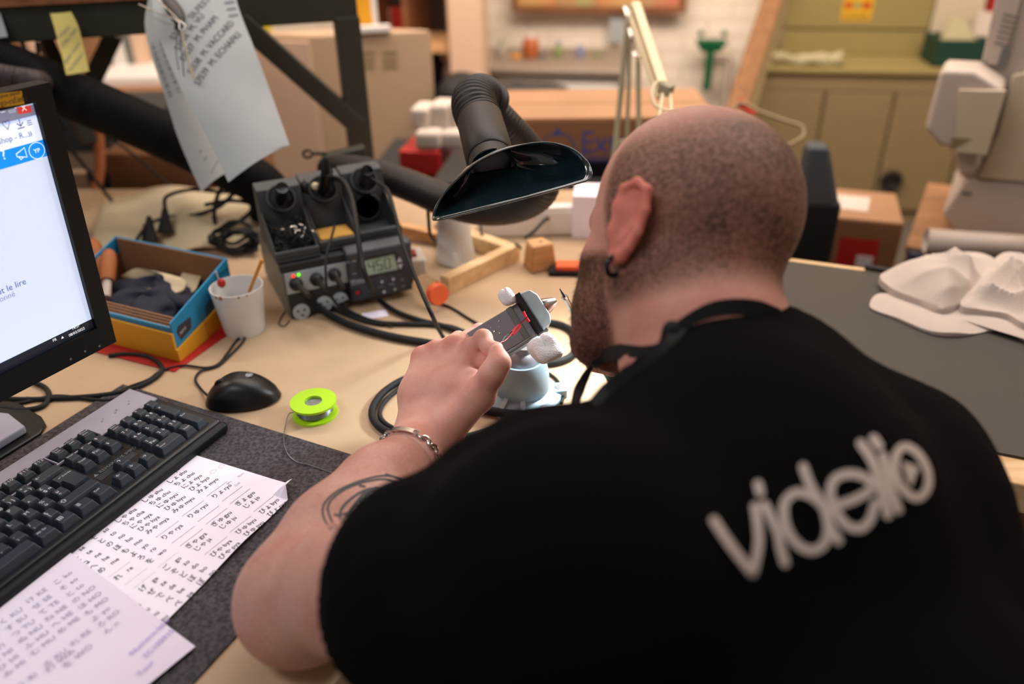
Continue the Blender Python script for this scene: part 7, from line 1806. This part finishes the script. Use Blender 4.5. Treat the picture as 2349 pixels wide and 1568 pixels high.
b.out('apron_strap', M['strap'], person, smooth=True)
# ear ring
rc = LOBE - EV * .0045; b = B()
b.tube([rc + .0085 * (math.cos(a) * EN + math.sin(a) * EV) for a in np.linspace(0, 2 * math.pi, 13)[:-1]], .0024, 10, 3, closed=True)
b.out('earring', M['ringblack'], person, smooth=True)
# trousers and stool
b = B()
jt = Field((-.25, -.15, -.50), (.62, .72, -.05), .009)
for sx, kx in ((-.10, -.04), (.11, .30)):
    jt.cap(HIP + [sx, .02, -.05], (HIP[0] + sx + (kx - .2) * .3, .58, -.24), .095, .07, .04)
    jt.cap((HIP[0] + sx + (kx - .2) * .3, .58, -.24), (HIP[0] + sx + (kx - .2) * .3, .55, -.5), .068, .06, .03)
jt.ell(HIP + [0, -.01, -.04], np.eye(3), (.19, .14, .13), .05)
Pj, Fj = jt.mesh(); np_mesh('jeans', Pj, Fj, [M['jeans']], person)
st = T('work_stool', 'round black work stool under the seated person', 'stool', frame((.30, .14, -.75)))
b = B(frame((.30, .16, -.75))); b.lathe([(.02, .30), (.17, .30), (.185, .31), (.185, .335), (.17, .345), (.0, .345)][::1], 28); b.out('seat', M['blackmatte'], st, smooth=True)
b = B(frame((.30, .16, -.75))); b.lathe([(.025, .06), (.025, .302)], 16); b.out('column', M['darksteel'], st, smooth=True)
for k in range(5):
    a = k * 2 * math.pi / 5; b = B(frame((.30, .16, -.75))); b.bar((0, 0, .07), (.24 * math.cos(a), .24 * math.sin(a), .03), .03, .02); b.ball((.24 * math.cos(a), .24 * math.sin(a), .02), .02, 10); b.out('leg', M['darksteel'], st)
# ---- bracelet: curb chain with a name plate
bc = WR - fa * .031; bx = side_v; by_ = upv; bfa = fa
br = T('chain_bracelet', 'silver curb chain bracelet with flat plate around the left wrist of the person', 'bracelet', frame(tuple(bc)))
def ring_pt(a, r=0.0): return bc + (.0355 + r) * math.cos(a) * bx + (.0335 + r) * math.sin(a) * by_
NL = 34
cd_ = [(math.hypot(pj(ring_pt(math.radians(g)))[0] - 928, pj(ring_pt(math.radians(g)))[1] - 984), g) for g in range(0, 360, 2) if unit(ring_pt(math.radians(g)) - bc) @ unit(CAM - bc) > .1]
AP = math.radians(min(cd_)[1])
for k in range(NL):
    a = 2 * math.pi * k / NL
    if abs((a - AP + math.pi) % (2 * math.pi) - math.pi) < math.radians(25): continue
    p = ring_pt(a); t = unit(ring_pt(a + .05) - p); nrm_ = unit(p - bc); w = np.cross(t, nrm_)
    u1 = unit(t * .85 + w * .1); v1 = unit(w * .8 + nrm_ * (.6 if k % 2 else -.6))
    B().tube([p + u1 * .0056 * math.cos(q) + v1 * .0042 * math.sin(q) for q in np.linspace(0, 2 * math.pi, 9)[:-1]], .00125, 6, 2, closed=True).out('link', M['steel'], br, smooth=True)
a = AP; p = ring_pt(a, .0006); t = unit(ring_pt(a + .05) - p); nrm_ = unit(p - bc); w = np.cross(t, nrm_)
def pl(u, v, lo=.0, r=.0006): return ring_pt(AP + u, r + lo) + bfa * v
b = B()
for u0, u1, v0, v1 in ((-.30, .30, -.0034, .0034), (.30, .44, .0016, .0034), (.30, .44, -.0034, -.0016), (-.44, -.30, .0016, .0034), (-.44, -.30, -.0034, -.0016)):
    b.grid(lambda u, v: pl(u0 + (u1 - u0) * u, v0 + (v1 - v0) * v, .0014), 10, 2, .0014)
pt_ = b.out('plate', M['steel'], br, smooth=True)
B().tube([pl(.16 + .035 * math.cos(a), .0013 * math.sin(a), .0017) for a in np.linspace(0, 6.2832, 9)[:-1]], .0004, 6, 2, closed=True).out('plate_hole', M['void'], pt_, smooth=True)
# ---- soldering iron in the right hand
it = pd(1284, 662, .975); ib = pd(1330, 740, 1.0); iu = unit(ib - it)
ir = T('soldering_iron', 'soldering iron held by the person, its steel tip showing beside the beard', 'soldering iron', frame(tuple(it)))
b = B(); b.tube([it, it + iu * .014], lambda t: .0006 + .0016 * t, 10, 0); b.out('tip', M['darksteel'], ir, smooth=True)
b = B(); b.tube([it + iu * .012, it + iu * .016, it + iu * .0165, it + iu * .06], lambda t: .0042 if t < .5 else .0036, 14, 0); b.out('barrel', M['steel'], ir, smooth=True)
b = B(); b.tube([it + iu * .058, it + iu * .07, it + iu * .16], .008, 14, 0); b.out('handle', M['teal'], ir, smooth=True)
